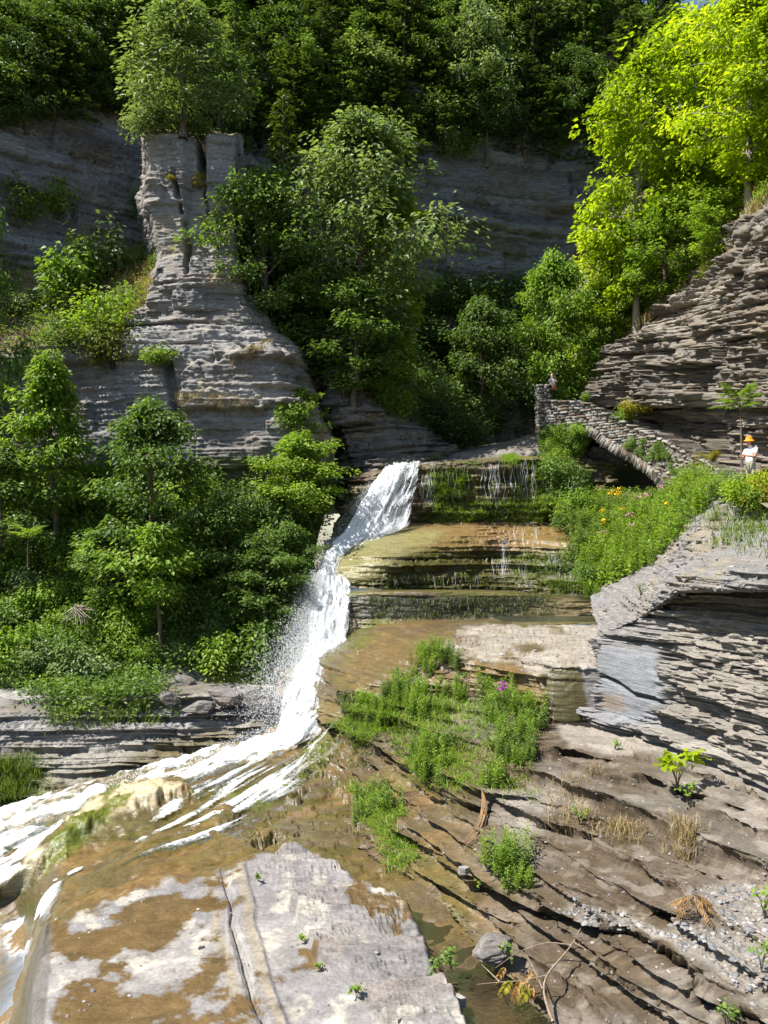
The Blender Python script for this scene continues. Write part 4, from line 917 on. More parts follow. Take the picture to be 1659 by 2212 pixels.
def broadleaf(seed, H, W, base=.25, nl=28, L=.27, Wd=.14, per=40, clr=.7, peak=.4, droop=.5, lean=0.0, bare=.35):
    rng = np.random.RandomState(seed)
    k = 9; t = np.linspace(0, 1, k)
    tr = np.stack([lean * H * t**1.5 + .012 * H * np.cumsum(rng.randn(k)) * .6, .012 * H * np.cumsum(rng.randn(k)) * .6, H * .95 * t], 1); tr[0, :2] = 0
    R = .017 * H * (1 - .88 * t) + .012
    R[0] *= 1.5
    paths = [(tr, R)]; C, O, S = [], [], []
    tp = lambda q: np.array([np.interp(q, t, tr[:, a]) for a in range(3)])
    for i in range(nl):
        q = base + (1 - base) * ((i + .5) / nl)**.92
        u = (q - base) / (1 - base)
        prof = math.sin(math.pi * min(1, (u * .5 / peak if u < peak else .5 + .5 * (u - peak) / (1 - peak))) * .97 + .09)
        ln = W / 2 * max(prof, .16) * (.55 + .75 * rng.rand())
        az = i * 2.39996 + rng.rand() * .9
        el = math.radians(8 + 58 * u + 12 * rng.randn())
        o = np.array([math.cos(az), math.sin(az), 0]); dv = o * math.cos(el) + np.array([0, 0, math.sin(el)])
        p0 = tp(q * .96); p2 = p0 + dv * ln + np.array([0, 0, -.10 * ln]); p1 = p0 + dv * ln * .55 + np.array([0, 0, .14 * ln])
        b = bez(p0, p1, p2, 6)
        r0 = max(.012, np.interp(q, t, R) * .45); paths.append((b, np.linspace(r0, .008, 6)))
        for s_ in (bare, .55, .72, .88, 1.0):
            if s_ * ln < .35 and s_ < 1: continue
            c = b[0] + (b[-1] - b[0]) * s_ if False else np.array([np.interp(s_, np.linspace(0, 1, 6), b[:, a]) for a in range(3)])
            C.append(c + rng.randn(3) * .12 * ln * .5); O.append(o); S.append(clr * (.6 + .55 * rng.rand()))
        for j in range(3):
            s_ = .35 + .6 * rng.rand()
            q0 = np.array([np.interp(s_, np.linspace(0, 1, 6), b[:, a]) for a in range(3)])
            az2 = az + (1 if j % 2 else -1) * (.5 + .6 * rng.rand())
            o2 = np.array([math.cos(az2), math.sin(az2), .15 + .3 * rng.rand()])
            l2 = ln * (.28 + .3 * rng.rand())
            e = q0 + o2 * l2
            paths.append((bez(q0, (q0 + e) / 2 + [0, 0, .1 * l2], e, 3), np.array([.6 * r0 + .004, .4 * r0 + .004, .005])))
            C.append(e); O.append(o2 * [1, 1, 0]); S.append(clr * (.6 + .5 * rng.rand()))
            C.append((q0 + e) / 2 + rng.randn(3) * .1); O.append(o2 * [1, 1, 0]); S.append(clr * (.5 + .4 * rng.rand()))
    C.append(tr[-1] + [0, 0, .1]); O.append(np.zeros(3)); S.append(clr * .7)
    C.append(tr[-1] + [0, 0, .1 - .06 * H]); O.append(np.zeros(3)); S.append(clr * .8)
    crown = sprays(rng, np.array(C), np.array(O), np.array(S), per, L, Wd, droop)
    return tubes(paths), crown
def conifer(seed, H, W, nb=90, per=26, L=.3, Wd=.08):
    rng = np.random.RandomState(seed)
    t = np.linspace(0, 1, 8)
    tr = np.stack([.004 * H * np.cumsum(rng.randn(8)), .004 * H * np.cumsum(rng.randn(8)), H * t], 1); tr[0, :2] = 0
    paths = [(tr, .014 * H * (1 - .93 * t) + .006)]
    cs, ds, ns, ls, ts = [], [], [], [], []
    for i in range(nb):
        q = .06 + .93 * (i + .5) / nb
        ln = W / 2 * (1 - q)**.75 * (.65 + .55 * rng.rand()) + .15
        az = i * 2.39996 + rng.rand() * .8
        o = np.array([math.cos(az), math.sin(az), 0])
        p0 = np.array([np.interp(q, t, tr[:, a]) for a in range(3)])
        p2 = p0 + o * ln + [0, 0, ln * (.25 * q - .12 + .12 * rng.randn())]
        b = bez(p0, p0 + o * ln * .5 + [0, 0, .22 * ln], p2, 5)
        if i % 2 == 0: paths.append((b, np.linspace(.012 + .004 * ln, .004, 5)))
        k = max(8, int(per * ln / (W / 2) * 1.7))
        s_ = .15 + .85 * rng.rand(k)
        c = np.stack([np.interp(s_, np.linspace(0, 1, 5), b[:, a]) for a in range(3)], 1)
        sd = np.sign(rng.randn(k)); side = np.array([-o[1], o[0], 0])
        c += side * (sd * .28 * ln * rng.rand(k) * (1 - .6 * s_))[:, None] + rng.randn(k, 3) * .06
        ds.append(o + side * (sd * .7)[:, None] + np.stack([0 * s_, 0 * s_, -.35 + .35 * rng.randn(k)], 1) + .2 * rng.randn(k, 3))
        ns.append(np.array([[0, 0, 1.]]) + .4 * rng.randn(k, 3)); cs.append(c); ls.append(.7 + .6 * rng.rand(k)); ts.append(np.clip(.35 + .3 * s_ + .15 * rng.randn(k), 0, 1))
    c, d, n, l, ti = (np.concatenate(a) for a in (cs, ds, ns, ls, ts))
    return tubes(paths), leaf_mesh(c, d, n, L * l, Wd * l * 1.4, ti)
def shrub(seed, H, W, nst=14, L=.16, Wd=.085, per=110):
    rng = np.random.RandomState(seed)
    paths, C, O, S = [], [], [], []
    for i in range(nst):
        az = rng.rand() * 6.283; rr = W / 2 * math.sqrt(rng.rand())
        o = np.array([math.cos(az), math.sin(az), 0])
        h = H * (1 - .45 * (rr / (W / 2))**2) * (.7 + .35 * rng.rand())
        e = o * rr + [0, 0, h]
        b = bez(o * .06 * W * rng.rand(), o * rr * .35 + [0, 0, h * .6], e, 5)
        paths.append((b, np.linspace(.016, .005, 5)))
        for s_ in (.45, .7, .9, 1.0):
            C.append(np.array([np.interp(s_, np.linspace(0, 1, 5), b[:, a]) for a in range(3)]) + rng.randn(3) * .06 * H); O.append(o); S.append(.23 * H * (.6 + .6 * rng.rand()))
    crown = sprays(rng, np.array(C), np.array(O), np.array(S), per // 4, L, Wd, .45, .5)
    return tubes(paths, 4), crown
def herb(seed, H=1.1, W=.9, nst=16, L=.17, Wd=.045, per=22):
    """clump of upright leafy stems"""
    rng = np.random.RandomState(seed)
    paths, cs, ds, ns, ls, ts = [], [], [], [], [], []
    tips = []
    for i in range(nst):
        az = rng.rand() * 6.283; rr = W / 2 * math.sqrt(rng.rand()); o = np.array([math.cos(az), math.sin(az), 0])
        h = H * (.6 + .45 * rng.rand()); p0 = o * rr * .8; e = p0 + o * .18 * h * rng.rand() + [0, 0, h] + rng.randn(3) * .04
        b = bez(p0, p0 + [0, 0, h * .6], e, 4); paths.append((b, np.linspace(.008, .003, 4))); tips.append(e)
        s_ = np.linspace(.12, 1, per) ; c = np.stack([np.interp(s_, np.linspace(0, 1, 4), b[:, a]) for a in range(3)], 1)
        a2 = np.arange(per) * 2.4 + rng.rand() * 6; dd = np.stack([np.cos(a2), np.sin(a2), .25 + .4 * s_ + .25 * rng.randn(per)], 1)
        cs.append(c); ds.append(dd); ns.append(np.array([[0, 0, 1.]]) + .3 * rng.randn(per, 3)); ls.append((1.1 - .5 * s_) * (.8 + .4 * rng.rand(per))); ts.append(np.clip(.35 + .3 * s_ + .15 * rng.randn(per), 0, 1))
    c, d, n, l, ti = (np.concatenate(a) for a in (cs, ds, ns, ls, ts))
    return tubes(paths, 3), leaf_mesh(c, d, n, L * l, Wd * l * 1.3, ti), tips
def blades(c, up, L, W, tint, rng, bend=.5):
    """grass blades: two-segment tapering strips"""
    k = len(c); az = rng.rand(k) * 6.283
    o = np.stack([np.cos(az), np.sin(az), 0 * az], 1); s = np.stack([-np.sin(az), np.cos(az), 0 * az], 1)
    v = np.empty((k, 5, 3)); L = L[:, None]; W = W[:, None]
    m = c + up * L * .6 + o * L * bend * .25; e = c + up * L * (1 - .35 * bend) + o * L * bend * .8
    v[:, 0] = c - s * W; v[:, 1] = c + s * W; v[:, 2] = m + s * W * .7; v[:, 3] = m - s * W * .7; v[:, 4] = e
    i = np.arange(k)[:, None] * 5
    f = np.concatenate([i + [[0, 1, 2]], i + [[0, 2, 3]], i + [[3, 2, 4]]])
    return v.reshape(-1, 3), f, np.repeat(tint, 5)
def joinlm(lst):
    V, Fc, T, o = [], [], [], 0
    for v, f, t in lst: V.append(v); Fc.append(f + o); T.append(t); o += len(v)
    return np.concatenate(V), np.concatenate(Fc), np.concatenate(T)

L_MID = mat_leaf('leaf_mid', [(.05, .10, .018), (.13, .22, .038), (.24, .35, .08)])
L_YG = mat_leaf('leaf_yellow_green', [(.11, .19, .006), (.285, .40, .012), (.48, .57, .025)], .58)
L_PALE = mat_leaf('leaf_pale', [(.075, .12, .035), (.17, .25, .08), (.32, .41, .18)], .4)
L_EVER = mat_leaf('leaf_evergreen', [(.022, .042, .012), (.06, .10, .022), (.125, .17, .04)], .25)
L_LIME = mat_leaf('leaf_lime', [(.08, .15, .015), (.18, .30, .03), (.30, .42, .06)], .45)
L_DARK = mat_leaf('leaf_dark', [(.03, .06, .014), (.085, .155, .03), (.18, .27, .07)], .35)
L_GOLD = mat_leaf('leaf_gold', [(.12, .12, .01), (.26, .24, .015), (.42, .34, .03)], .4)
L_DRY = mat_leaf('leaf_dry', [(.12, .07, .03), (.30, .16, .045), (.45, .30, .10)], .25)
GRASS = mat_leaf('grass_blade', [(.05, .09, .01), (.12, .20, .02), (.24, .30, .05)], .4)
STRAWM = mat_leaf('dry_grass_blade', [(.16, .11, .05), (.32, .24, .11), (.5, .40, .2)], .3)
PETAL = mat_plain('yellow_petal', (.85, .55, .02), .6, .3, 30, .1)
PINK = mat_plain('pink_petal', (.60, .30, .40), .6, .3, 30, .1)
PURPLE = mat_plain('purple_petal', (.42, .05, .38), .6, .3, 30, .1)

PRO = {}
def proto(key, name, geo, leafmat, barkmat=BARK):
    PRO[key] = tree_parts(name, geo[0], geo[1], leafmat, barkmat)
    PRO[key]['h'] = float(geo[0][0][:, 2].max()); PRO[key]['used'] = 0
    PRO[key]['w'] = float(np.percentile(np.abs(geo[1][0][:, 0]), 98) * 2)
proto('oval', 'broadleaf_tree', broadleaf(1, 10, 5.6, .22, 26, .27, .14, 34, .62), L_MID)
proto('round', 'broadleaf_tree', broadleaf(2, 10, 6.4, .2, 30, .26, .14, 34, .66, .35), L_MID)
proto('slim', 'broadleaf_tree', broadleaf(3, 10, 3.8, .3, 26, .26, .12, 30, .55, .25, .6), L_LIME)
proto('big', 'broadleaf_tree', broadleaf(4, 17, 10, .2, 36, .36, .19, 38, .85, .4, .6), L_YG)
proto('big2', 'broadleaf_tree', broadleaf(5, 17, 9, .15, 40, .34, .17, 40, .95, .35, .75), L_MID)
proto('pale', 'broadleaf_tree', broadleaf(6, 10, 5.8, .12, 28, .3, .12, 36, .72, .35, .8), L_PALE)
proto('thin', 'broadleaf_tree', broadleaf(7, 7, 4.2, .45, 16, .27, .14, 28, .6, .5, .6, .06), L_LIME)
proto('ever', 'evergreen_tree', conifer(8, 14, 6.0, 110, 34, .42, .12), L_EVER)
proto('ever2', 'evergreen_tree', conifer(9, 14, 5.0, 90, 34, .42, .13), L_EVER)
proto('sh1', 'shrub', shrub(11, 1.6, 2.2), L_MID)
proto('sh2', 'shrub', shrub(12, 1.5, 1.8, 12, .15, .09), L_LIME)
proto('sh3', 'shrub', shrub(13, 2.4, 2.2, 16, .19, .09), L_MID)
for i_ in range(3):
    g_ = herb(20 + i_, 1.15, 1.0, 18, .19, .05, 24); proto('herb%d' % i_, 'wild_plant', g_[:2], L_LIME)
    PRO['herb%d' % i_]['tips'] = [list(map(float, q)) for q in g_[2]]
def plant(key, loc, h, w=None, mat=None, rz=None, label='', cat='tree', group=None, name=None, sink=.0, bark=None):
    p = PRO[key]
    sz = h / p['h']; sx = (w / p['w']) if w else sz
    rng = random.Random(int(abs(loc[0] * 131 + loc[1] * 17 + loc[2] * 7) * 100))
    rz = rng.random() * 6.283 if rz is None else rz
    loc = (float(loc[0]), float(loc[1]), float(loc[2]) - sink)
    if p['used'] == 0:
        r = p; r.location = loc; r.rotation_euler = (0, 0, rz); r.scale = (sx, sx, sz); p['used'] = 1
    else:
        r = copy_tree(p, loc, rz, (sx, sx, sz))
    for k_ in ('h', 'w', 'used', 'tips'):
        if r is not p and k_ in r: del r[k_]
    if name: r.name = name
    for ch in r.children:
        mm = mat if ch.name.startswith('crown') else (bark if ch.name.startswith('trunk') else None)
        sl = ch.material_slots[0]
        if sl.link != 'OBJECT':
            m0 = ch.data.materials[0]; sl.link = 'OBJECT'; sl.material = m0
        if mm: sl.material = mm
    tag(r, label, cat, group)
    return r
def ground(px, py, pts):
    """distance of the terrain seen at a pixel, so that a tree stands on it"""
    best = None
    for pt in pts:
        d = (pt.px - px)**2 + (pt.py - py)**2; m = d.min()
        y = float(pt.G[..., 1][d < m + 12].min())
        if best is None or m + .02 * y < best[0]: best = (max(m, 60) + .02 * y, y)
    return best[1]
def T(key, px, pyb, Y, pyt, wpx=None, mat=None, label='', group=None, sink=.3, rz=None, bark=None, cat='tree', name=None, g=None):
    if g: Y = ground(px, pyb, g)
    h = (pyb - pyt) / F * Y
    return plant(key, P(px, pyb, Y), h, None if wpx is None else wpx / F * Y, mat, rz, label, cat, group, name, sink, bark)
def surf(pt, px, py):
    """the patch's point seen nearest to a pixel"""
    d = (pt.px - px)**2 + (pt.py - py)**2
    d = np.where(d < d.min() + 12, pt.G[..., 1] * .001, 1e9)
    return pt.G.reshape(-1, 3)[d.argmin()]
# ---- trees one can tell apart
T('slim', 112, 1215, 37, 748, 175, L_LIME, 'slender light green tree standing alone left of the rounder tree', rz=1, g=[talus])
T('round', 330, 1290, 39.5, 862, 255, L_MID, 'round leafy green tree in front of the grey cliff', rz=2, g=[talus])
T('round', 655, 1150, 44, 925, 185, L_LIME, 'bright green bushy tree beside the white plunge of the falls', rz=.5, g=[talus])
T('oval', 640, 1010, 45.0, 822, 110, L_LIME, 'small light green tree at the cliff foot above the bushy tree', g=[talus])
T('big2', 765, 835, 52.5, 225, 335, L_PALE, 'tall broad tree with pale shiny leaves right of the rock pillar', rz=1.1, g=[terrace, spur])
T('ever', 612, 720, 55, 188, 175, mat_leaf('leaf_cedar', [(.03, .05, .008), (.07, .105, .012), (.13, .17, .02)], .3), 'pointed evergreen rising behind the broad pale tree', g=[terrace, spur])
T('big2', 580, 800, 50.0, 345, 270, L_MID, 'dark green tree leaning against the right side of the rock pillar', rz=3, g=[terrace, spur])
T('oval', 835, 860, 52, 400, 150, L_YG, 'tree with yellow lit leaves at the edge of the shaded back cliff', rz=2, g=[terrace, spur])
T('pale', 395, 290, 53, -25, 235, L_PALE, 'pale drooping tree growing on top of the rock pillar', rz=.2, g=[pillar])
T('sh3', 318, 300, 50, 205, 100, L_PALE, 'grey green bush hanging at the pillar top edge', cat='shrub', g=[pillar])
T('round', 762, 880, 52, 590, 230, L_MID, 'leafy tree hiding the trunk of the broad pale tree', rz=4, g=[terrace, spur])
T('oval', 690, 860, 49.5, 640, 150, L_MID, 'small tree with drooping leaves above the shale spur', rz=1, g=[terrace, spur])
T('thin', 850, 890, 51, 700, 105, L_LIME, 'light green sapling on the shale spur beside the dark ravine', g=[terrace, spur])
T('sh3', 800, 850, 50.5, 775, 110, L_GOLD, 'yellow green bush on the top of the shale spur', cat='shrub', g=[terrace, spur])
T('sh1', 845, 893, 51, 820, 90, L_LIME, 'low bush on the shale spur next to the yellow bush', cat='shrub', g=[terrace, spur])
T('round', 1045, 930, 62, 640, 160, L_DARK, 'dark tree with shiny leaf tiers standing in the ravine', rz=1, g=[back, upstream, terrace])
T('round', 1195, 930, 56, 545, 175, L_LIME, 'bright green layered tree behind the standing woman', rz=2, g=[upstream])
T('thin', 1125, 900, 60, 640, 120, L_DARK, 'thin tree in the ravine left of the bright layered tree', g=[back, upstream, terrace])
T('sh3', 980, 960, 60, 860, 160, L_DARK, 'dark bush at the mouth of the ravine', cat='shrub', g=[back, upstream, terrace])
# yellow-green trees on the right
T('big', 1505, 560, 50, 25, 330, L_YG, 'tallest glowing yellow green tree with bare trunk on the right slope', rz=.6, bark=BARKP, g=[rtop])
T('big', 1375, 720, 52, 120, 260, L_YG, 'glowing yellow green tree leaning out over the ravine', rz=2.2, g=[rtop])
T('big', 1620, 470, 49, -40, 280, L_YG, 'yellow green tree at the right above the steep cliff edge', rz=4, bark=BARKP, g=[rtop])
T('oval', 1325, 760, 51.5, 470, 170, L_YG, 'lower yellow green tree beneath the leaning glowing tree', rz=5, g=[rtop])
T('round', 1440, 680, 50, 420, 190, L_LIME, 'green understorey tree between the glowing trees', rz=1, g=[rtop])
T('round', 1290, 800, 52, 610, 130, L_LIME, 'leafy tree at the corner of the bulging cliff', g=[rtop])
T('oval', 1560, 570, 47.5, 400, 140, L_LIME, 'small green tree on the bulging cliff top', g=[rtop])
T('round', 1570, 420, 58, 60, 220, L_LIME, 'green tree behind the tallest glowing tree', g=[rtop])
T('oval', 1690, 380, 54, -20, 220, L_YG, 'yellow green tree highest on the right slope', g=[rtop])
T('ever2', 1440, 420, 66, 40, 180, L_EVER, 'dark evergreen behind the leaning glowing tree', g=[rtop])
# left edge
T('big2', -62, 1130, 42, 375, 170, L_MID, 'large dark green tree rising along the left cliff', rz=2, g=[talus])
T('round', 10, 1250, 39, 950, 210, L_MID, 'leafy tree on the overgrown slope under the large dark tree', g=[talus])
T('round', 480, 1330, 40, 1080, 190, L_MID, 'green tree between the round tree and the falls', rz=3, g=[talus])
T('oval', 240, 1340, 38, 1120, 170, L_MID, 'leafy tree at the foot of the round tree', rz=3, g=[talus])
T('thin', 350, 1400, 37.5, 1120, 170, L_LIME, 'young tree with light leaves below the round tree', rz=3, g=[talus])
T('oval', 570, 1390, 39, 1170, 170, L_MID, 'leafy tree in the shade left of the falls', g=[talus])
T('round', 620, 1300, 42.0, 1120, 140, L_MID, 'bushy tree leaning to the water below the bright bushy tree', g=[talus])
for (px, pyb, Y, pyt, w, key, m, lb) in [
    (235, 620, 51, 480, 150, 'sh2', L_PALE, 'wide pale bush on the dry grassy ledge'),
    (150, 660, 50, 520, 130, 'sh2', L_LIME, 'bright bush at the left of the dry grassy ledge'),
    (125, 470, 52.5, 380, 85, 'sh1', L_LIME, 'bush growing alone on the recessed cliff'),
    (30, 480, 50, 375, 110, 'sh3', L_MID, 'tall bush at the foot of the recessed cliff'),
    (300, 665, 48.6, 550, 110, 'sh3', L_LIME, 'bush close to the left foot of the pillar'),
    (230, 740, 47.8, 620, 150, 'sh3', L_LIME, 'round bush at the lip of the dry grassy ledge'),
    (245, 790, 47.5, 700, 120, 'sh1', mat_leaf('leaf_olive', [(.05, .07, .01), (.12, .15, .015), (.2, .22, .03)]), 'olive bush hanging over the layered cliff'),
    (345, 785, 46.3, 742, 75, 'sh2', L_LIME, 'small plant perched on the layered cliff beside the olive bush'),
    (120, 770, 47, 670, 130, 'sh3', L_MID, 'leafy bush between the large dark tree and the round bush'),
    (310, 470, 52, 395, 60, 'sh1', L_DARK, 'dark bush wedged against the pillar'),
    (432, 405, 47.6, 370, 45, 'sh1', L_GOLD, 'rusty yellow tuft in the crack of the pillar'),
    (365, 385, 47.8, 372, 22, 'sh2', L_GOLD, 'tiny yellow tuft on the pillar face'),
    (700, 960, 47.5, 850, 110, 'sh3', L_LIME, 'bush against the left end of the shale spur'),
    (630, 925, 45.2, 860, 70, 'sh2', L_LIME, 'small bush on the cliff above the seam of moss'),
]:
    T(key, px, pyb, Y, pyt, w, m, lb, cat='shrub', sink=.15, g=[ledge, recess, lowcliff, pillar] if px < 600 else [lowcliff, spur, talus])
# ---- forest on the hillside above the cliffs
rng_ = random.Random(5)
hg = 'trees on the shaded hillside'
FW = ['on the brink of the shaded back cliff', 'just behind the brink of the back cliff', 'halfway up the wooded hillside', 'high on the wooded hillside', 'on the crest of the wooded hillside']
rows = [(335, 69.5, 90), (230, 74, 95), (120, 79, 105), (20, 85, 115), (-90, 90, 120)]
for ri, (pb, Y, stp) in enumerate(rows):
    px = 470 + (ri % 2) * 40
    while px < 1330 + 60 * ri:
        q = rng_.random(); dy = rng_.uniform(-25, 25)
        yy = Y + (px - 900) * .008
        if q < .55:
            kk, hh, ww, mm = rng_.choice(['ever', 'ever2']), rng_.uniform(230, 330), rng_.uniform(110, 160), L_EVER if rng_.random() < .6 else L_DARK
            T(kk, px, pb + dy, yy, pb + dy - hh, ww, mm, ' '.join(('tall' if hh > 280 else 'short', 'broad' if ww > 135 else 'narrow', 'blackish' if mm is L_EVER else 'deep green', 'evergreen', FW[ri])), hg, sink=.8, g=[back, hill])
        else:
            kk, hh, ww, mm = rng_.choice(['oval', 'round']), rng_.uniform(190, 270), rng_.uniform(120, 170), L_DARK if rng_.random() < .7 else L_MID
            T(kk, px, pb + dy, yy, pb + dy - hh, ww, mm, ' '.join(('tall' if hh > 230 else 'short', 'broad' if ww > 145 else 'narrow', 'dark' if mm is L_DARK else 'mid green', 'leafy tree', FW[ri])), hg, sink=.8, g=[back, hill])
        px += stp * rng_.uniform(.75, 1.25)
for ri, (pb, stp) in enumerate([(250, 75), (150, 85), (50, 95), (-60, 110)]):
    px = -25 + ri * 15
    while px < 400:
        Y = 55 + (px + 120) * .02 + ri * 4
        q = rng_.random()
        hh, ww = rng_.uniform(140, 230), rng_.uniform(120, 180)
        T(rng_.choice(['oval', 'round', 'pale']) if q < .75 else 'ever2', px, pb + rng_.uniform(-20, 20), Y, pb - hh, ww, L_DARK if q < .8 else L_EVER, ' '.join(('tall' if hh > 185 else 'short', 'broad' if ww > 150 else 'narrow', 'dark leafy tree' if q < .75 else 'dark evergreen', ['at the lip of the recessed cliff', 'a little above the recessed cliff', 'well above the recessed cliff', 'on the hill crest over the recessed cliff'][ri])), 'trees above the recessed cliff', sink=.8, g=[recess, hill])
        px += stp * rng_.uniform(.75, 1.25)
for (px, pyb, Y, pyt, w, key, m, lb) in [
    (790, 270, 68, 70, 150, 'thin', L_PALE, 'pale thin tree with bare twigs above the broad pale tree'),
    (1040, 300, 72, -10, 150, 'pale', L_PALE, 'silvery leafed tree among the dark evergreens'),
    (1052, 350, 70.5, 150, 105, 'thin', L_PALE, 'pale sapling on the brink of the shaded back cliff'),
    (640, 250, 68, 60, 140, 'pale', L_MID, 'green tree over the pointed evergreen'),
    (960, 330, 69.5, 255, 80, 'sh1', L_PALE, 'pale bush on the brink of the shaded back cliff'),
    (1190, 130, 80, -60, 190, 'pale', L_PALE, 'greyish leafy tree at the top of the forest'),
]:
    T(key, px, pyb, Y, pyt, w, m, lb, sink=.5, cat='shrub' if key[:2] == 'sh' else 'tree', g=[back, hill])
# ---- shrubs and herbs on the slopes
MATN = {'leaf_mid': 'mid green', 'leaf_lime': 'bright green', 'leaf_dark': 'deep green', 'leaf_pale': 'pale green', 'leaf_evergreen': 'blackish green', 'leaf_yellow_green': 'yellow green'}
def scatter_things(keys, pt, n, seed, mask, h, mats, label, group, cat='shrub', mind=.6, sink=.1, name=None):
    rng = np.random.RandomState(seed)
    pos, nn = sample(pt, n * 5, rng, mask); kept = []
    for p in pos:
        if len(kept) >= n: break
        if any(((p - q)**2).sum() < mind**2 for q in kept): continue
        kept.append(p)
        hh = rng.uniform(*h)
        ky = keys[rng.randint(len(keys))]; mt = mats[rng.randint(len(mats))]
        w1 = 'low' if hh < h[0] + (h[1] - h[0]) * .33 else ('tall' if hh > h[0] + (h[1] - h[0]) * .67 else 'medium sized')
        w2 = {'sh1': 'spreading', 'sh2': 'rounded', 'sh3': 'upright', 'herb0': 'narrow', 'herb1': 'leaning', 'herb2': 'full'}[ky]
        plant(ky, p, hh, None, mt, None, ' '.join((w1, w2, MATN.get(mt.name, ''), label)), cat, group, name, sink)
    return kept
IN = lambda poly, soft=6, jit=0: (lambda px, py: pm(px, py, poly, soft, jit))
scatter_things(['sh1', 'sh2', 'sh3'], talus, 85, 31, IN([(-80, 1060), (330, 1050), (330, 1440), (200, 1480), (-80, 1490)]), (1.0, 2.1), [L_MID, L_LIME, L_LIME, L_PALE], 'bush on the overgrown slope left of the creek', 'bushes on the overgrown slope', mind=1.1)
scatter_things(['sh1', 'sh3'], talus, 42, 32, IN([(330, 1055), (700, 1090), (650, 1470), (480, 1470), (350, 1440)]), (1.0, 2.2), [L_MID, L_DARK, L_MID, L_LIME], 'bush in the shade between cliff and falls', 'bushes in the shade by the falls', mind=1.1)
scatter_things(['sh1', 'sh3'], chasm, 8, 33, IN([(450, 1240), (640, 1240), (620, 1440), (450, 1450)]), (.9, 1.8), [L_DARK, L_MID], 'bush clinging to the wall left of the plunge', 'bushes by the plunge', mind=1)
scatter_things(['sh1', 'sh3', 'sh2'], terrace, 26, 34, IN([(540, 600), (720, 620), (900, 800), (1000, 960), (860, 890), (700, 800), (560, 850)]), (1.2, 2.8), [L_DARK, L_MID], 'bush under the trees of the wooded terrace', 'bushes on the wooded terrace', mind=1.3)
scatter_things(['sh1', 'sh3'], back, 46, 35, IN([(880, 640), (1280, 640), (1280, 960), (960, 960)]), (1.6, 3.4), [L_DARK], 'bush in the deep shade of the ravine', 'bushes in the dark ravine', mind=1.6)
scatter_things(['sh1', 'sh3'], back, 40, 36, IN([(470, 60), (1400, 60), (1400, 330), (900, 350), (470, 340)]), (1.8, 3.2), [L_DARK, L_EVER, L_MID], 'bush under the forest on the brink of the back cliff', 'bushes on the cliff brink', mind=1.8)
scatter_things(['sh1', 'sh3'], recess, 40, 37, IN([(-80, 40), (420, 40), (420, 240), (200, 230), (-80, 200)], 20, 40), (1.6, 3.0), [L_DARK, L_EVER], 'bush above the recessed cliff', 'bushes above the recessed cliff', mind=1.6)
scatter_things(['sh1', 'sh2', 'sh3'], ledge, 22, 38, IN([(-60, 560), (350, 540), (340, 640), (200, 730), (-60, 780)]), (.8, 1.7), [L_LIME, L_MID, L_PALE], 'bush growing on the dry grassy ledge', 'bushes on the grassy ledge', mind=1.0)
scatter_things(['sh1', 'sh2', 'sh3'], rtop, 60, 39, IN([(1240, 860), (1330, 760), (1420, 690), (1520, 620), (1640, 470), (1720, 300), (1720, 250), (1500, 400), (1250, 640)]), (.9, 2.2), [L_LIME, L_YG, L_LIME, L_MID], 'bush on the slope above the bulging cliff', 'bushes above the bulging cliff', mind=1.0)
# wildflower slope
FL = [(1240, 1120), (1300, 1105), (1440, 1095), (1480, 1062), (1560, 1060), (1530, 1120), (1430, 1215), (1340, 1265), (1275, 1280)]
hk = scatter_things(['herb0', 'herb1', 'herb2'], flower_slope, 120, 41, IN(FL, 6, 8), (.95, 1.5), [L_LIME, L_LIME, L_MID], 'wild plant below the stone bridge', 'wild plants below the bridge', 'plant', .55)
# plants on the wet rock right of the plunge
for poly, n, pt, lb in [
    ([(830, 1440), (905, 1395), (960, 1400), (1015, 1460), (1010, 1530), (920, 1550), (850, 1510)], 26, bank, 'plant in the tall green patch on the rounded shelf edge'),
    ([(900, 1400), (960, 1398), (1000, 1450), (900, 1450)], 9, shelf, 'plant in the tall green patch on the rounded shelf edge'),
    ([(1040, 1460), (1110, 1440), (1170, 1500), (1160, 1570), (1060, 1570)], 22, bank, 'plant in front of the smooth wet block'),
    ([(785, 1495), (860, 1500), (860, 1560), (790, 1560)], 9, bank, 'plant beside the thin side trickle'),
    ([(890, 1570), (985, 1590), (970, 1650), (940, 1700), (895, 1640)], 13, bank, 'plant on the dripping steps'),
    ([(1060, 1570), (1150, 1580), (1140, 1650), (1080, 1680)], 13, bank, 'plant under the smooth wet block'),
    ([(770, 1700), (830, 1710), (860, 1760), (820, 1790), (775, 1760)], 11, bank, 'plant on the low mossy step'),
    ([(1058, 1850), (1120, 1850), (1130, 1920), (1095, 1930)], 7, bank, 'plant hanging over the dark crevice'),
]:
    scatter_things(['herb0', 'herb1', 'herb2'], pt, n, 50 + n, IN(poly, 5), (.55, .95), [L_LIME, L_LIME, L_MID], lb, lb.replace('plant', 'plants', 1), 'plant', .28, .05)
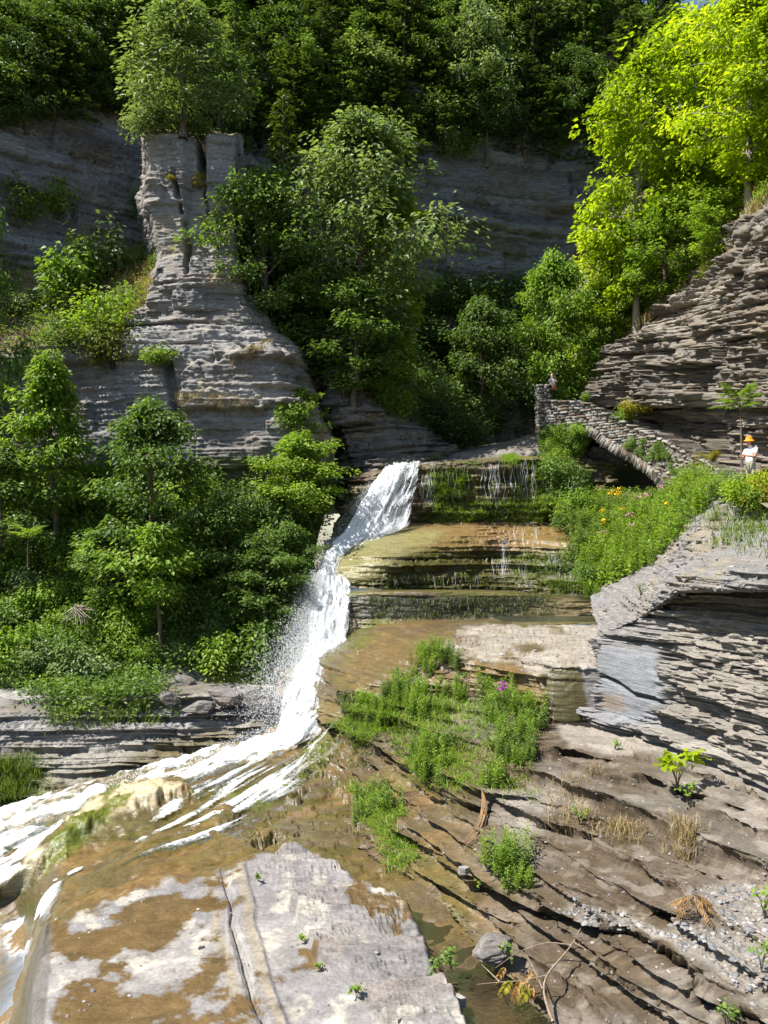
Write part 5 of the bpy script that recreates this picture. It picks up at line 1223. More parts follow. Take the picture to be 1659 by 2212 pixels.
# ---- ground cover nobody could count
def cover(name, specs, mat, label, cat, seed, L=.16, W=.08, per=10, h=.35, r=.3):
    rng = np.random.RandomState(seed); out = []
    for pt, n, mask in specs:
        p, nn = sample(pt, n, rng, mask)
        k = n * per
        c = np.repeat(p, per, 0) + np.concatenate([rng.randn(k, 2) * r, rng.rand(k, 1) * h], 1)
        d = rng.randn(k, 3) * [1, 1, .5] + [0, 0, .1]; nr = np.array([[0, 0, 1.]]) + .5 * rng.randn(k, 3)
        s = .6 + .8 * rng.rand(k)
        ti = np.clip(.5 + .3 * np.repeat(fbm(p[:, 0] * .5, p[:, 1] * .5, p[:, 2] * .5, 3, seed) * 1.6, per) + .15 * rng.randn(k), 0, 1)
        out.append(leaf_mesh(c, d, nr, L * s, W * s, ti))
    v, f, t = joinlm(out)
    return tag(add_mesh(name, v, f, mat, attrs={'tint': t}), label, cat, kind='stuff')
def grass(name, specs, mat, label, seed, L=(.2, .4), W=.008, per=9, r=.12, bend=.6, hang=0.0, cat='grass'):
    rng = np.random.RandomState(seed); out = []
    for pt, n, mask in specs:
        p, nn = sample(pt, n, rng, mask); k = n * per
        c = np.repeat(p, per, 0) + rng.randn(k, 3) * [r, r, .03]
        up = unit(np.array([[0, 0, 1.]]) * (1 - 2 * hang) + .3 * rng.randn(k, 3) + np.repeat(nn, per, 0) * (.2 + .5 * hang))
        out.append(blades(c, up, rng.uniform(*L, k), np.full(k, W), np.clip(.5 + .2 * rng.randn(k), 0, 1), rng, bend))
    v, f, t = joinlm(out)
    return tag(add_mesh(name, v, f, mat, attrs={'tint': t}), label, cat, kind='stuff')
cover('ground_cover', [(talus, 5600, IN([(-90, 1040), (710, 1070), (640, 1480), (360, 1450), (300, 1500), (-90, 1500)], 10, 20)), (lowbank, 650, IN([(60, 1480), (340, 1440), (340, 1530), (240, 1560), (100, 1540)], 25, 45))], L_MID, 'low green ground cover over the left slope', 'ground cover', 61, per=7, h=.55, r=.32, L=.19, W=.095)
cover('ground_cover', [(terrace, 1500, None), (back, 3000, IN([(880, 620), (1300, 620), (1300, 980), (960, 980)], 10, 30)), (back, 1800, IN([(460, 50), (1440, 50), (1440, 320), (900, 340), (460, 330)], 10, 30)), (recess, 1500, IN([(-80, 0), (420, 0), (420, 240), (-80, 200)], 20, 50))], L_DARK, 'dark ground cover in the shaded woods', 'ground cover', 62, .32, .15, 6, .8, .6)
cover('ground_cover', [(rtop, 3200, None), (ledge, 1600, None), (flower_slope, 1500, IN(FL, 10, 14))], L_LIME, 'bright low ground cover on the sunny slopes', 'ground cover', 63, .19, .09, 7, .4, .35)
grass('grass', [(rtop, 1500, IN([(1330, 790), (1420, 720), (1530, 640), (1640, 500), (1660, 400), (1560, 520), (1400, 660)], 20)), (ledge, 900, IN([(240, 600), (350, 560), (340, 650), (250, 720), (180, 730)], 20)), (ledge, 500, None)], STRAWM, 'dry straw coloured grass along the cliff tops', 64, (.3, .7), .014, 8, .22)
grass('hanging_grass', [(tier1, 520, IN([(930, 1030), (1000, 1020), (1010, 1070), (930, 1075)], 8)), (tier1, 950, IN([(930, 1085), (1200, 1080), (1260, 1130), (930, 1130)], 8, 8)), (tier1, 950, IN([(1140, 1000), (1230, 1000), (1240, 1120), (1160, 1120)], 8, 8)), (tier1, 120, IN([(1085, 975), (1115, 975), (1115, 1010), (1085, 1010)], 6)),
     (bank, 700, IN([(840, 1480), (1170, 1500), (1150, 1700), (900, 1690), (850, 1560)], 10, 16)), (bank, 500, IN([(740, 1500), (860, 1500), (860, 1570), (770, 1600)], 8)), (bank, 420, IN([(750, 1680), (870, 1740), (900, 1860), (850, 1860)], 10, 14)),
     (tier2, 260, IN([(1180, 1190), (1290, 1200), (1290, 1280), (1190, 1280)], 10)), (tier2, 120, IN([(1100, 1190), (1190, 1190), (1190, 1260), (1110, 1260)], 10))], L_LIME, 'wet grass and moss hanging from the falls ledges', 65, (.15, .4), .011, 9, .12, .8, .45)
grass('hanging_moss', [(tier1, 1100, IN([(915, 1000), (1250, 990), (1260, 1118), (900, 1125)], 8, 10)), (tier3, 420, IN([(790, 1282), (1200, 1282), (1190, 1330), (800, 1335)], 4)), (tier2, 350, IN([(1180, 1200), (1300, 1210), (1300, 1285), (1190, 1285)], 8)), (tier2, 300, IN([(820, 1240), (1180, 1240), (1180, 1278), (820, 1278)], 6)), (shelf, 160, IN([(735, 1490), (800, 1490), (800, 1540), (740, 1540)], 6)), (bank, 260, IN([(720, 1500), (780, 1500), (800, 1640), (730, 1640)], 8))],
      mat_leaf('moss_strand', [(.025, .035, .006), (.07, .09, .012), (.14, .17, .02)], .2), 'dark moss strands draping the wet ledges', 69, (.1, .34), .012, 8, .1, .15, 1.0, 'moss')
grass('grass', [(lowbank, 500, IN([(-60, 1640), (70, 1640), (60, 1720), (-60, 1740)], 14)), (lowbank, 260, IN([(100, 1490), (330, 1470), (330, 1560), (110, 1580)], 14)), (flower_slope, 900, IN(FL, 10, 20)), (ledge_top, 160, IN([(1530, 1110), (1700, 1060), (1700, 1200), (1560, 1190)], 14))], GRASS, 'fresh green grass tufts on banks and slopes', 66, (.2, .5), .011, 9, .2)
grass('dry_grass', [(bank, 40, IN([(1180, 1640), (1290, 1660), (1280, 1800), (1190, 1780)], 14)), (bank, 30, IN([(1310, 1740), (1380, 1760), (1370, 1800), (1310, 1800)], 8)), (bank, 50, IN([(1450, 1780), (1500, 1790), (1490, 1810), (1450, 1810)], 6)), (lowcliff, 240, IN([(390, 860), (560, 870), (560, 900), (390, 900)], 12)), (lowcliff, 90, IN([(500, 790), (580, 750), (570, 770), (510, 800)], 6))], STRAWM, 'dry bleached grass tufts on the rock', 67, (.18, .42), .007, 10, .14)
# ================================================================== water
def sheet(name, rungs, parent, foam, seed, amp=.12, cell=3.5, curv=.7):
    G = loft(rungs, cell, curv); n = gnorm(G)
    nv, nu = G.shape[:2]
    fu = np.concatenate([np.zeros((nv, 1)), np.cumsum(np.linalg.norm(np.diff(G, axis=1), axis=2), 1)], 1)
    fu = fu - fu.mean(1, keepdims=True) + seed * 3.7
    fv = np.concatenate([np.zeros((1, nu)), np.cumsum(np.linalg.norm(np.diff(G, axis=0), axis=2), 0)], 0)
    k = fbm(fu * 2.5, fv * .5, 0 * fu, 4, seed) + .5 * vn(fu * 8, fv * 1.6, 0 * fu, seed + 2)
    G = G + n * (amp * k)[..., None]
    px, py = proj(G)
    u = np.linspace(0, 1, nu)[None] + 0 * fu; v = np.linspace(0, 1, nv)[:, None] + 0 * fu
    fo = foam(u, v, px, py)
    return add_mesh(name, G.reshape(-1, 3), gfaces(nv, nu), FALL, parent, {'fu': fu.ravel(), 'fv': fv.ravel(), 'foam': fo.ravel()}, smooth=True, world=True)
FOAMM = mat_plain('white_water', (.8, .82, .84), .4, .5, 6, .1)
TRICK, nt_, N_, L_, B_ = new_mat('thin_water'); B_.inputs['Base Color'].default_value = (.75, .78, .8, 1); B_.inputs['Roughness'].default_value = .25
tr_ = N_.new('ShaderNodeBsdfTransparent'); mx_ = N_.new('ShaderNodeMixShader'); mx_.inputs[0].default_value = .75; L_.new(tr_.outputs[0], mx_.inputs[1]); L_.new(B_.outputs[0], mx_.inputs[2]); L_.new(mx_.outputs[0], N_['Material Output'].inputs['Surface'])
falls = empty('waterfall', P(640, 1580, 31))
tag(falls, 'white waterfall plunging over rock tiers into the creek', 'waterfall', kind='structure')
edge = lambda a, b, lo, hi: (lambda u, v, px, py: hi + (lo - hi) * (1 - sstep(0, a, u) * sstep(1, 1 - b, u)))
for k_, (dy_, hi_) in enumerate([(0, .46), (-.3, .12)]):
    q = lambda px, py, Y: (px, py, Y + dy_)
    sheet('upper_fall', [
        [q(836, 1006, 47.4), q(870, 1000, 47.2), q(918, 996, 47)],
        [q(826, 1016, 44.9), q(868, 1006, 44.7), q(916, 999, 44.5)],
        [q(803, 1044, 44.0), q(858, 1036, 43.8), q(914, 1030, 43.9)],
        [q(770, 1092, 43.4), q(832, 1086, 43.2), q(902, 1080, 43.4)],
        [q(742, 1146, 42.8), q(802, 1148, 42.6), q(892, 1134, 42.9)],
        [q(718, 1174, 42.5), q(768, 1176, 42.2), q(850, 1154, 42.6)],
        [q(694, 1206, 41.3), q(730, 1210, 41.0), q(800, 1192, 41.2)],
        [q(684, 1240, 39.9), q(715, 1246, 39.5), q(760, 1248, 39.4)]], falls, lambda u, v, px, py: hi_ + .1 + .25 * sstep(.55, .1, u) + .3 * sstep(.35, .6, v) - (.35 + .5 * u) * sstep(.66, .85, v) - .15 * u * (v < .5) - .9 * (1 - sstep(0, .05, u) * sstep(1.0, .86, u)), 301 + k_, .16)
    sheet('plunge', [
        [q(694, 1196, 42.2), q(715, 1192, 42.2), q(745, 1186, 42.4)],
        [q(688, 1228, 40.3), q(712, 1232, 39.9), q(750, 1240, 39.6)],
        [q(676, 1250, 39.4), q(712, 1255, 39.0), q(772, 1268, 38.9)],
        [q(660, 1300, 37.9), q(708, 1300, 37.5), q(770, 1300, 37.6)],
        [q(632, 1380, 35.8), q(692, 1380, 35.4), q(762, 1380, 35.4)],
        [q(602, 1465, 33.7), q(668, 1465, 33.3), q(746, 1455, 33.2)],
        [q(588, 1530, 32.2), q(648, 1530, 31.8), q(724, 1520, 31.4)],
        [q(585, 1580, 31.2), q(630, 1582, 30.7), q(676, 1566, 30.2)],
        [q(560, 1602, 30.6), q(610, 1606, 30.2), q(655, 1592, 29.8)]], falls, lambda u, v, px, py: hi_ + .12 + .25 * sstep(.35, .9, v) - .9 * (1 - sstep(0, .3, u) * sstep(1.0, .8, u)), 311 + k_, .2)
sheet('veil', [
    [(676, 1240, 40.0), (705, 1250, 39.2), (735, 1256, 39.0)],
    [(650, 1310, 38.0), (690, 1305, 37.2), (735, 1300, 37.0)],
    [(612, 1390, 35.9), (665, 1385, 35.1), (720, 1380, 34.9)],
    [(574, 1480, 33.8), (635, 1470, 33.0), (700, 1462, 32.8)],
    [(540, 1560, 32.2), (605, 1560, 31.4), (670, 1550, 31.2)],
    [(510, 1600, 31.2), (575, 1606, 30.4), (640, 1600, 29.9)]], falls, lambda u, v, px, py: .14 - .5 * (1 - sstep(0, .7, u) * sstep(1.0, .8, u)), 317, .25)
sheet('side_cascade', [
    [(704, 1580, 30.2), (735, 1545, 29.9)], [(680, 1600, 29.3), (712, 1575, 28.8)], [(655, 1625, 28.6), (688, 1610, 28.0)], [(630, 1655, 28.0), (655, 1650, 27.4)], [(560, 1700, 27.4), (595, 1700, 26.8)]], falls, lambda u, v, px, py: .35 - .5 * (1 - sstep(0, .3, u) * sstep(1, .7, u)), 321, .1)
sheet('dome_film', [
    [(735, 1168, 42.2), (800, 1158, 42.0), (870, 1146, 42.1), (960, 1140, 42.3)],
    [(700, 1214, 40.9), (760, 1206, 40.8), (840, 1184, 41.0), (940, 1166, 41.5)],
    [(696, 1242, 39.7), (745, 1244, 39.3), (800, 1250, 39.2), (880, 1215, 40.3)]], falls, lambda u, v, px, py: (.16 - .3 * u), 331, .02)
sheet('curtain', [
    [(690, 1238, 40.0), (745, 1244, 39.5), (800, 1254, 39.3)],
    [(690, 1262, 39.6), (747, 1266, 39.2), (802, 1272, 39.1)],
    [(694, 1318, 38.9), (752, 1318, 38.3), (790, 1308, 38.6)]], falls, lambda u, v, px, py: .34 - .35 * u - .15 * v, 341, .05)
sheet('side_trickle', [
    [(752, 1462, 29.6), (778, 1470, 28.9)], [(756, 1500, 28.9), (784, 1505, 28.4)], [(752, 1550, 28.4), (788, 1552, 28.0)], [(735, 1600, 27.8), (775, 1600, 27.3)], [(715, 1640, 27.2), (755, 1640, 26.8)]], falls, lambda u, v, px, py: .05 - .3 * (1 - sstep(0, .3, u) * sstep(1, .7, u)), 351, .05)
# thin strands over the right-hand ledges
def strands(name, pt, lst, seed, w=.03, off=.1):
    rng = np.random.RandomState(seed); V, Fc, o = [], [], 0
    for (x0, x1, y0, y1, n) in lst:
        for i in range((n * 3 + 3) // 5):
            px = rng.uniform(x0, x1); a = y0 + rng.rand() * .15 * (y1 - y0); b = a + (y1 - a) * rng.uniform(.35, 1)
            ys = np.arange(a, b, 5.0)
            if len(ys) < 3: continue
            pts = np.array([surf(pt, px + 2.2 * math.sin(y * .13 + i * 1.7), y) for y in ys])
            pts[:, 1] = np.minimum.accumulate(pts[:, 1]) * .4 + .6 * np.minimum(pts[:, 1], np.median(pts[:, 1])) - off * .6
            pts[:, 2] = [(HY - y) / F * p[1] for y, p in zip(ys, pts)]; pts[:, 0] = [(px + 2.2 * math.sin(y * .13 + i * 1.7) - CX) / F * p[1] for y, p in zip(ys, pts)]
            ww = w * rng.uniform(.3, 1.2) * np.sin(np.pi * np.linspace(.12, .95, len(pts))) * (.35 + .65 * np.abs(np.sin(np.arange(len(pts)) * .9 + i)))
            l = pts - np.stack([ww, 0 * ww, 0 * ww], 1); r = pts + np.stack([ww, 0 * ww, 0 * ww], 1)
            m = pts - np.stack([0 * ww, ww * .8, 0 * ww], 1)
            v = np.stack([l, m, r], 1).reshape(-1, 3); k = len(pts)
            b_ = np.arange(k - 1)[:, None] * 3
            Fc.append(np.concatenate([b_ + [[0, 1, 4, 3]], b_ + [[1, 2, 5, 4]]]) + o); V.append(v); o += len(v)
    return add_mesh(name, np.concatenate(V), np.concatenate(Fc), TRICK, falls, smooth=True, world=True)
strands('trickle', tier1, [(1045, 1078, 995, 1120, 26), (1125, 1160, 990, 1120, 22), (920, 1040, 1005, 1110, 26), (1085, 1125, 995, 1110, 12), (1170, 1215, 992, 1110, 16), (905, 935, 1020, 1110, 14)], 361, .011)
strands('trickle', tier2, [(1085, 1100, 1150, 1275, 14), (1110, 1165, 1130, 1200, 16), (1062, 1088, 1200, 1275, 12), (1120, 1140, 1215, 1275, 10), (1180, 1215, 1190, 1278, 16), (860, 1060, 1240, 1275, 26), (800, 900, 1250, 1275, 24), (1215, 1275, 1200, 1275, 8)], 362, .009)
# ---- creek water over the bed
fd = np.array((-.91, -.41)); fp = np.array((.41, -.91))
W1 = [(690, 1556), (640, 1548), (600, 1568), (500, 1586), (420, 1612), (330, 1638), (240, 1662), (120, 1698), (0, 1758), (-90, 1795), (-90, 1900), (0, 1850), (110, 1785), (190, 1735), (245, 1700), (300, 1690), (400, 1684), (440, 1668), (500, 1655), (560, 1645), (610, 1625), (690, 1580)]
W2 = [(-90, 1915), (0, 1862), (60, 1822), (150, 1765), (200, 1760), (140, 1820), (70, 1865), (0, 1915), (-90, 1965)]
W3 = [(640, 1640), (665, 1640), (610, 1700), (540, 1740), (440, 1785), (330, 1810), (320, 1795), (420, 1760), (520, 1715), (590, 1670)]
W4 = [(440, 1660), (480, 1660), (430, 1710), (380, 1760), (330, 1800), (300, 1840), (280, 1830), (340, 1770), (400, 1710)]
W5 = [(500, 1780), (440, 1820), (320, 1850), (230, 1875), (150, 1900), (140, 1885), (300, 1840), (420, 1795)]
W6 = [(100, 1890), (135, 1900), (115, 1950), (95, 1985), (55, 2015), (15, 2010), (60, 1980), (85, 1930)]
ALLW = [(-400, 1780), (-90, 1770), (40, 1728), (200, 1682), (340, 1645), (480, 1606), (600, 1575), (690, 1545), (760, 1600), (720, 1680), (640, 1760), (500, 1822), (420, 1855), (300, 1880), (160, 1930), (112, 1975), (60, 2060), (20, 2200), (-20, 2400), (-400, 2700)]
G = bed.G0.copy(); px, py = bed.px, bed.py; x, y = G[..., 0], G[..., 1]
al = x * fd[0] + y * fd[1]; ac = x * fp[0] + y * fp[1]
str_ = fbm(al * .5, ac * 1.6, 0 * x, 5, 371, .6)
al2 = x * -.68 + y * -.73; ac2 = x * .73 - y * .68
str2 = fbm(al2 * .35, ac2 * 3.0, 0 * x, 5, 375, .62)
wv = pm(px, py, W1, 12, 14, 6, .03)
foam = np.maximum.reduce([wv * (.54 + 1.25 * str_ + .65 * fbm(al * 2.2, ac * 5.0, 0 * x, 4, 376)), .85 * pm(px, py, W2, 8, 8) + 1.0 * str_ * pm(px, py, W2, 8), pm(px, py, W3, 14, 14) * (.32 + 1.7 * str2), pm(px, py, W4, 14, 14) * (.34 + 1.7 * str2), pm(px, py, W5, 14, 12) * (.22 + 1.6 * str2), pm(px, py, [(470, 1655), (690, 1580), (740, 1600), (640, 1720), (500, 1800), (330, 1850), (300, 1830), (420, 1740)], 20, 20) * (.02 + 1.4 * str2), pm(px, py, W6, 12, 14) * (.5 + .9 * str_ + .6 * fbm(al * 3, ac * 6.0, 0 * x, 4, 382))])
foam = np.clip(foam, 0, 1.3) + .08 * sstep(.35, .6, str_)
foam = np.maximum(foam, .5 * pm(px, py, [(10, 2010), (60, 2015), (70, 2050), (20, 2080), (0, 2040)], 12, 12) * (.6 + str_))
G[..., 2] += .05 + .04 * str_ + .05 * wv + .16 * wv * fbm(al * 1.0, ac * 2.2, 0 * x, 4, 372) + .06 * wv * vn(al * 3.5, ac * 6, 0 * x, 374) + .05 * np.clip(foam, 0, 1)
G[..., 2] = np.where(px < 60, np.maximum(G[..., 2], np.where(py > 2000, -11.66 + .03 * str_, -99)), G[..., 2])
msk = (sdf_poly(px, py, ALLW) + 8 * fbm(x, y, 0 * x, 3, 373) < 0) & (((foam > .06) | (wv > .1)) | (G[..., 2] < -11.2))
fm = (msk[:-1, :-1] & msk[1:, 1:])
used = gfaces(*px.shape, fm)
ids, inv = np.unique(used, return_inverse=True)
creek = add_mesh('creek', G.reshape(-1, 3)[ids], inv.reshape(-1, 4), WATER, attrs={'foam': foam.reshape(-1)[ids]}, smooth=True)
tag(creek, 'fast shallow creek with white rapids flowing left', 'creek', kind='structure')
def pond(name, rungs, label):
    G = loft(rungs, 8, 0.0); nv, nu = G.shape[:2]
    o = add_mesh(name, G.reshape(-1, 3), gfaces(nv, nu), STILL, attrs={'foam': np.zeros(nv * nu)}, smooth=True)
    return tag(o, label, 'pool', kind='structure')
STILL = mat_water('still_water', (.16, .10, .035), shallow=.12)
pond('pool', [[(1060, 1330.5, -3.68), (1200, 1330.5, -3.68), (1312, 1330.5, -3.68)], [(1085, 1343, -3.68), (1200, 1344, -3.68), (1300, 1343, -3.68)]], 'small still pool at the foot of the tiers')
pond('puddle', [[(860, 1960, -8.66), (960, 1985, -8.66)], [(905, 2040, -8.66), (1040, 2050, -8.66)], [(935, 2120, -8.66), (1120, 2140, -8.66)], [(960, 2230, -8.66), (1220, 2240, -8.66)], [(1000, 2400, -8.66), (1350, 2400, -8.66)]], 'shallow brown puddle between the slab and the bank')
# ---- spray
rng = np.random.RandomState(381)
def drops(lst):
    c = np.concatenate(lst); k = len(c); s = (.004 + .011 * rng.rand(k)**2)[:, None]
    t = np.array([[1, 1, 1], [1, -1, -1], [-1, 1, -1], [-1, -1, 1]], float) * [1, 1, 1.5]
    v = c[:, None] + t[None] * s[:, None] * rng.uniform(.6, 1.2, (k, 4, 1))
    f = np.arange(k)[:, None, None] * 4 + np.array([[0, 1, 2], [0, 3, 1], [0, 2, 3], [1, 3, 2]])[None]
    return v.reshape(-1, 3), f.reshape(-1, 3)
def along(line, n, spread, side):
    line = np.array([P(*q) for q in line]); t = rng.rand(n) * (len(line) - 1); i = np.minimum(t.astype(int), len(line) - 2); f = (t - i)[:, None]
    p = line[i] * (1 - f) + line[i + 1] * f
    sp = spread[0] + (spread[1] - spread[0]) * t / (len(line) - 1)
    return p + np.stack([side * np.abs(rng.randn(n)) * sp, rng.randn(n) * .5 * sp - .2, rng.randn(n) * .5 * sp], 1)
dl = [along([(704, 1240, 39.6), (692, 1300, 37.8), (672, 1380, 35.5), (648, 1465, 33.4), (622, 1550, 31.8)], 26000, (.35, 1.05), -1),
      along([(700, 1300, 37.6), (690, 1380, 35.4), (668, 1465, 33.2), (648, 1530, 31.7)], 6000, (.4, .7), 1),
      along([(806, 1046, 44.6), (775, 1092, 44), (748, 1146, 43.3), (700, 1200, 42)], 2600, (.15, .45), -1),
      along([(590, 1570, 31.2), (500, 1600, 30.2), (420, 1635, 29.8), (250, 1680, 29.2), (60, 1780, 28)], 2600, (.3, .25), .6),
      along([(870, 1010, 45), (850, 1060, 44.2), (830, 1140, 43)], 1500, (.4, .5), 1)]
v, f = drops(dl)
tag(add_mesh('spray', v, f, TRICK), 'white spray drops flying off the waterfall', 'spray', kind='stuff')
# ================================================================== stone bridge
STONE = mat_plain('wall_stone', (.185, .165, .14), .9, .25, 5, .35, .6, (1, 1, 3))
STONEL = mat_plain('pale_wall_stone', (.26, .245, .225), .9, .25, 5, .3, .6, (1, 1, 3))
STONEB = mat_plain('brown_wall_stone', (.15, .115, .09), .9, .25, 5, .35, .6, (1, 1, 3))
MORTAR = mat_plain('dark_mortar', (.075, .068, .06), .95, .2, 8, .4, .4)
def stone_meshes(n, seed, mats):
    out = []
    r = np.random.RandomState(seed)
    for i in range(n):
        bm = bmesh.new(); bmesh.ops.create_cube(bm, size=1)
        bmesh.ops.subdivide_edges(bm, edges=[e for e in bm.edges if abs(e.verts[0].co.x - e.verts[1].co.x) > .5], cuts=1)
        for v in bm.verts: v.co += Vector(r.uniform(-1, 1, 3) * [.05, .2, .11])
        me = bpy.data.meshes.new('stone'); bm.to_mesh(me); bm.free(); me.materials.append(mats[i % len(mats)]); out.append(me)
    return out
SM = stone_meshes(12, 3, [STONE, STONEL, STONEB, STONE, STONEL, STONE])
bpts = np.array([P(px, py, Y) for px, py, Y in [(1168, 868, 48.3), (1200, 868, 47.7), (1264, 870, 46.6), (1325, 900, 45.2), (1378, 925, 43.6), (1448, 955, 40.6), (1500, 982, 37.4), (1555, 1008, 33.6), (1585, 1042, 30.0)]])
bl = np.concatenate([[0], np.cumsum(np.linalg.norm(np.diff(bpts[:, :2], axis=0), axis=1))])
def bxy(s):
    return np.array([np.interp(s, bl, bpts[:, 0]), np.interp(s, bl, bpts[:, 1])])
def btop(s): return float(np.interp(s, bl, bpts[:, 2]))
sp = lambda px: float(np.interp(px, [1168, 1200, 1264, 1325, 1378, 1448, 1500, 1555, 1585], bl))
APX = [1222, 1232, 1250, 1270, 1290, 1305, 1330, 1355, 1380, 1405, 1425, 1438]
AZ = [2.2, 4.2, 5.35, 5.65, 5.3, 4.85, 4.45, 4.05, 3.6, 3.1, 2.6, 2.0]
ASS = [sp(q) for q in APX]
def arch(s):
    """height of the arch soffit at s, or None outside the opening"""
    if s <= ASS[0] or s >= ASS[-1]: return None
    return float(np.interp(s, ASS, AZ))
def bbase(s): return float(np.interp(s, [0, sp(1264), sp(1325), sp(1448), sp(1555), bl[-1]], [4.0, 3.0, 2.2, 2.0, 1.2, .6]))
bridge = empty('stone_bridge', (float(bpts[3, 0]), float(bpts[3, 1]), 2.0))
tag(bridge, 'dry stone arch bridge and parapet curving down from the cliff', 'bridge')
STN = []
def stone(loc, size, rz, ry=0.0):
    STN.append((loc, size, rz, ry))
rr = np.random.RandomState(9)
# courses follow the slope of the parapet a little
z = 0.7
while z < 8.0:
    h = rr.uniform(.11, .2); s = rr.rand() * .3
    while s < bl[-1] - .1:
        w = rr.uniform(.28, .72); sm = s + w / 2
        t = btop(sm) ; b0 = bbase(sm); A = arch(sm)
        lo = b0 if A is None else A + .42
        if z > lo and z + h < t + .03:
            p = bxy(sm); p2 = bxy(sm + .1); rz = math.atan2(p2[1] - p[1], p2[0] - p[0])
            stone((p[0] + rr.uniform(-.04, .04), p[1] + rr.uniform(-.05, .05), z + h / 2), (w * .97, .42, h * .93), rz)
        s += w
    z += h
# coping stones
s = 0.0
while s < bl[-1] - .2:
    w = rr.uniform(.45, .8); p = bxy(s + w / 2); p2 = bxy(s + w / 2 + .1); rz = math.atan2(p2[1] - p[1], p2[0] - p[0])
    dz = (btop(s + w) - btop(s)) / w
    stone((p[0], p[1], btop(s + w / 2) + .02), (w * .97, .55, .12), rz, -math.atan(dz) * (.35 if sp(1500) > s else .2)); s += w
# voussoirs along the arch
nv = 60
for i in range(nv):
    sm = ASS[0] + (ASS[-1] - ASS[0]) * (i + .5) / nv; A = arch(sm); e = .12
    if A is None: continue
    A2 = arch(sm + e) or A - .1; A1 = arch(sm - e) or A - .1
    sl = math.atan2(A2 - A1, 2 * e)
    p = bxy(sm); p2 = bxy(sm + .1); rz = math.atan2(p2[1] - p[1], p2[0] - p[0])
    nrm = np.array([-math.sin(sl), math.cos(sl)])
    p3 = bxy(sm + nrm[0] * .25)
    stone((p3[0] + .05 * math.sin(rz), p3[1] - .05, A + nrm[1] * .25), (.17, .5, .5), rz, -sl)
# end post
p = bxy(0.0)
z = 4.2
while z < 8.72:
    h = rr.uniform(.12, .2)
    for q in (-.2, .2):
        w = rr.uniform(.36, .44)
        stone((p[0] + .12 + q + rr.uniform(-.03, .03), p[1] - .05, z + h / 2), (w, .8, h * .93), rr.uniform(-.08, .08))
    z += h
STN.sort(key=lambda q: q[0][1])
rest = []
for i, (loc, size, rz, ry) in enumerate(STN):
    if i < 300:
        o = bpy.data.objects.new('stone', SM[rr.randint(len(SM))]); COL.objects.link(o); o.parent = bridge
        o.location = Vector(loc) - bridge.location; o.rotation_euler = (0, ry, rz); o.scale = size
    else:
        rest.append((loc, size, rz, ry))
V, Fc, MI, o_ = [], [], [], 0
for loc, size, rz, ry in rest:
    k = rr.randint(len(SM)); me = SM[k]
    v = np.array([q.co[:] for q in me.vertices]); M = Matrix.Translation(loc) @ Matrix.Rotation(rz, 4, 'Z') @ Matrix.Rotation(ry, 4, 'Y') @ Matrix.Diagonal((*size, 1)); M = np.array(M)
    v = v @ M[:3, :3].T + M[:3, 3]
    f = np.array([list(q.vertices) for q in me.polygons if len(q.vertices) == 4])
    V.append(v); Fc.append(f + o_); MI += [[0, 1, 2, 0, 1, 0][k % 6]] * len(f); o_ += len(v)
if V:
    o = add_mesh('stonework', np.concatenate(V), np.concatenate(Fc), [STONE, STONEL, STONEB], bridge, world=True, fmat=MI); o['kind'] = 'stuff'
# core of the wall, behind the stone faces
ns = 160; ss = np.linspace(0, bl[-1], ns); V, Fc = [], []
for i, s in enumerate(ss):
    p = bxy(s); q = bxy(min(s + .05, bl[-1])) - bxy(max(s - .05, 0)); t = q / (np.linalg.norm(q) + 1e-9); nn = np.array([-t[1], t[0]])
    A = arch(s); lo = bbase(s) if A is None else A + .1; hi = btop(s) - .1
    for dd in (-.08, 2.3):
        for zz in (lo, hi): V.append([p[0] + nn[0] * dd, p[1] + nn[1] * dd, zz])
for i in range(ns - 1):
    a = i * 4; b_ = a + 4
    Fc += [[a, b_, b_ + 1, a + 1], [a + 1, b_ + 1, b_ + 3, a + 3], [a, a + 2, b_ + 2, b_], [a + 2, a + 3, b_ + 3, b_ + 2]]
add_mesh('core', np.array(V), np.array(Fc), MORTAR, bridge, world=True)
# steps of the path on top
for i in range(26):
    s = sp(1290) + (bl[-1] - sp(1290)) * i / 26; p = bxy(s); q = bxy(s + .1) - bxy(s - .1); t = q / np.linalg.norm(q); nn = np.array([-t[1], t[0]])
    o = bpy.data.objects.new('step', SM[rr.randint(len(SM))]); COL.objects.link(o); o.parent = bridge
    o.location = Vector((p[0] + nn[0] * 1.15, p[1] + nn[1] * 1.15, btop(s) - .12)) - bridge.location; o.rotation_euler = (0, 0, math.atan2(t[1], t[0])); o.scale = (.9, 1.9, .16)
# path ground from the bridge foot past the walker
pathp = patch('path', [
    [(1500, 1010, 37.5), (1560, 1035, 33.5), (1590, 1062, 29.5), (1612, 1068, 26.2), (1700, 1120, 21), (1900, 1180, 16)],
    [(1530, 1000, 38.5), (1590, 1022, 34), (1630, 1048, 30), (1665, 1062, 27), (1760, 1100, 22), (2000, 1150, 17)],
], 'stony footpath under the right cliff', 'path', 231, cell=5, mat=SOIL, paint=lambda c, w, G, px, py, i: (mix(c, STRAW * .8, .5), w))
patch('ravine_floor', [
    [(1150, 1040, 47.8), (1250, 1080, 48.6), (1330, 1100, 48.6), (1450, 1100, 46), (1560, 1090, 38.5)],
    [(1150, 935, 52), (1260, 905, 53), (1350, 960, 52), (1480, 1000, 48), (1600, 1020, 40)],
    [(1150, 930, 60), (1270, 880, 60), (1380, 900, 58), (1520, 950, 54), (1680, 980, 46)],
], 'dark rocky ground beneath the stone bridge', 'ground', 235, cell=6, paint=paint_dark, mat=SOIL)
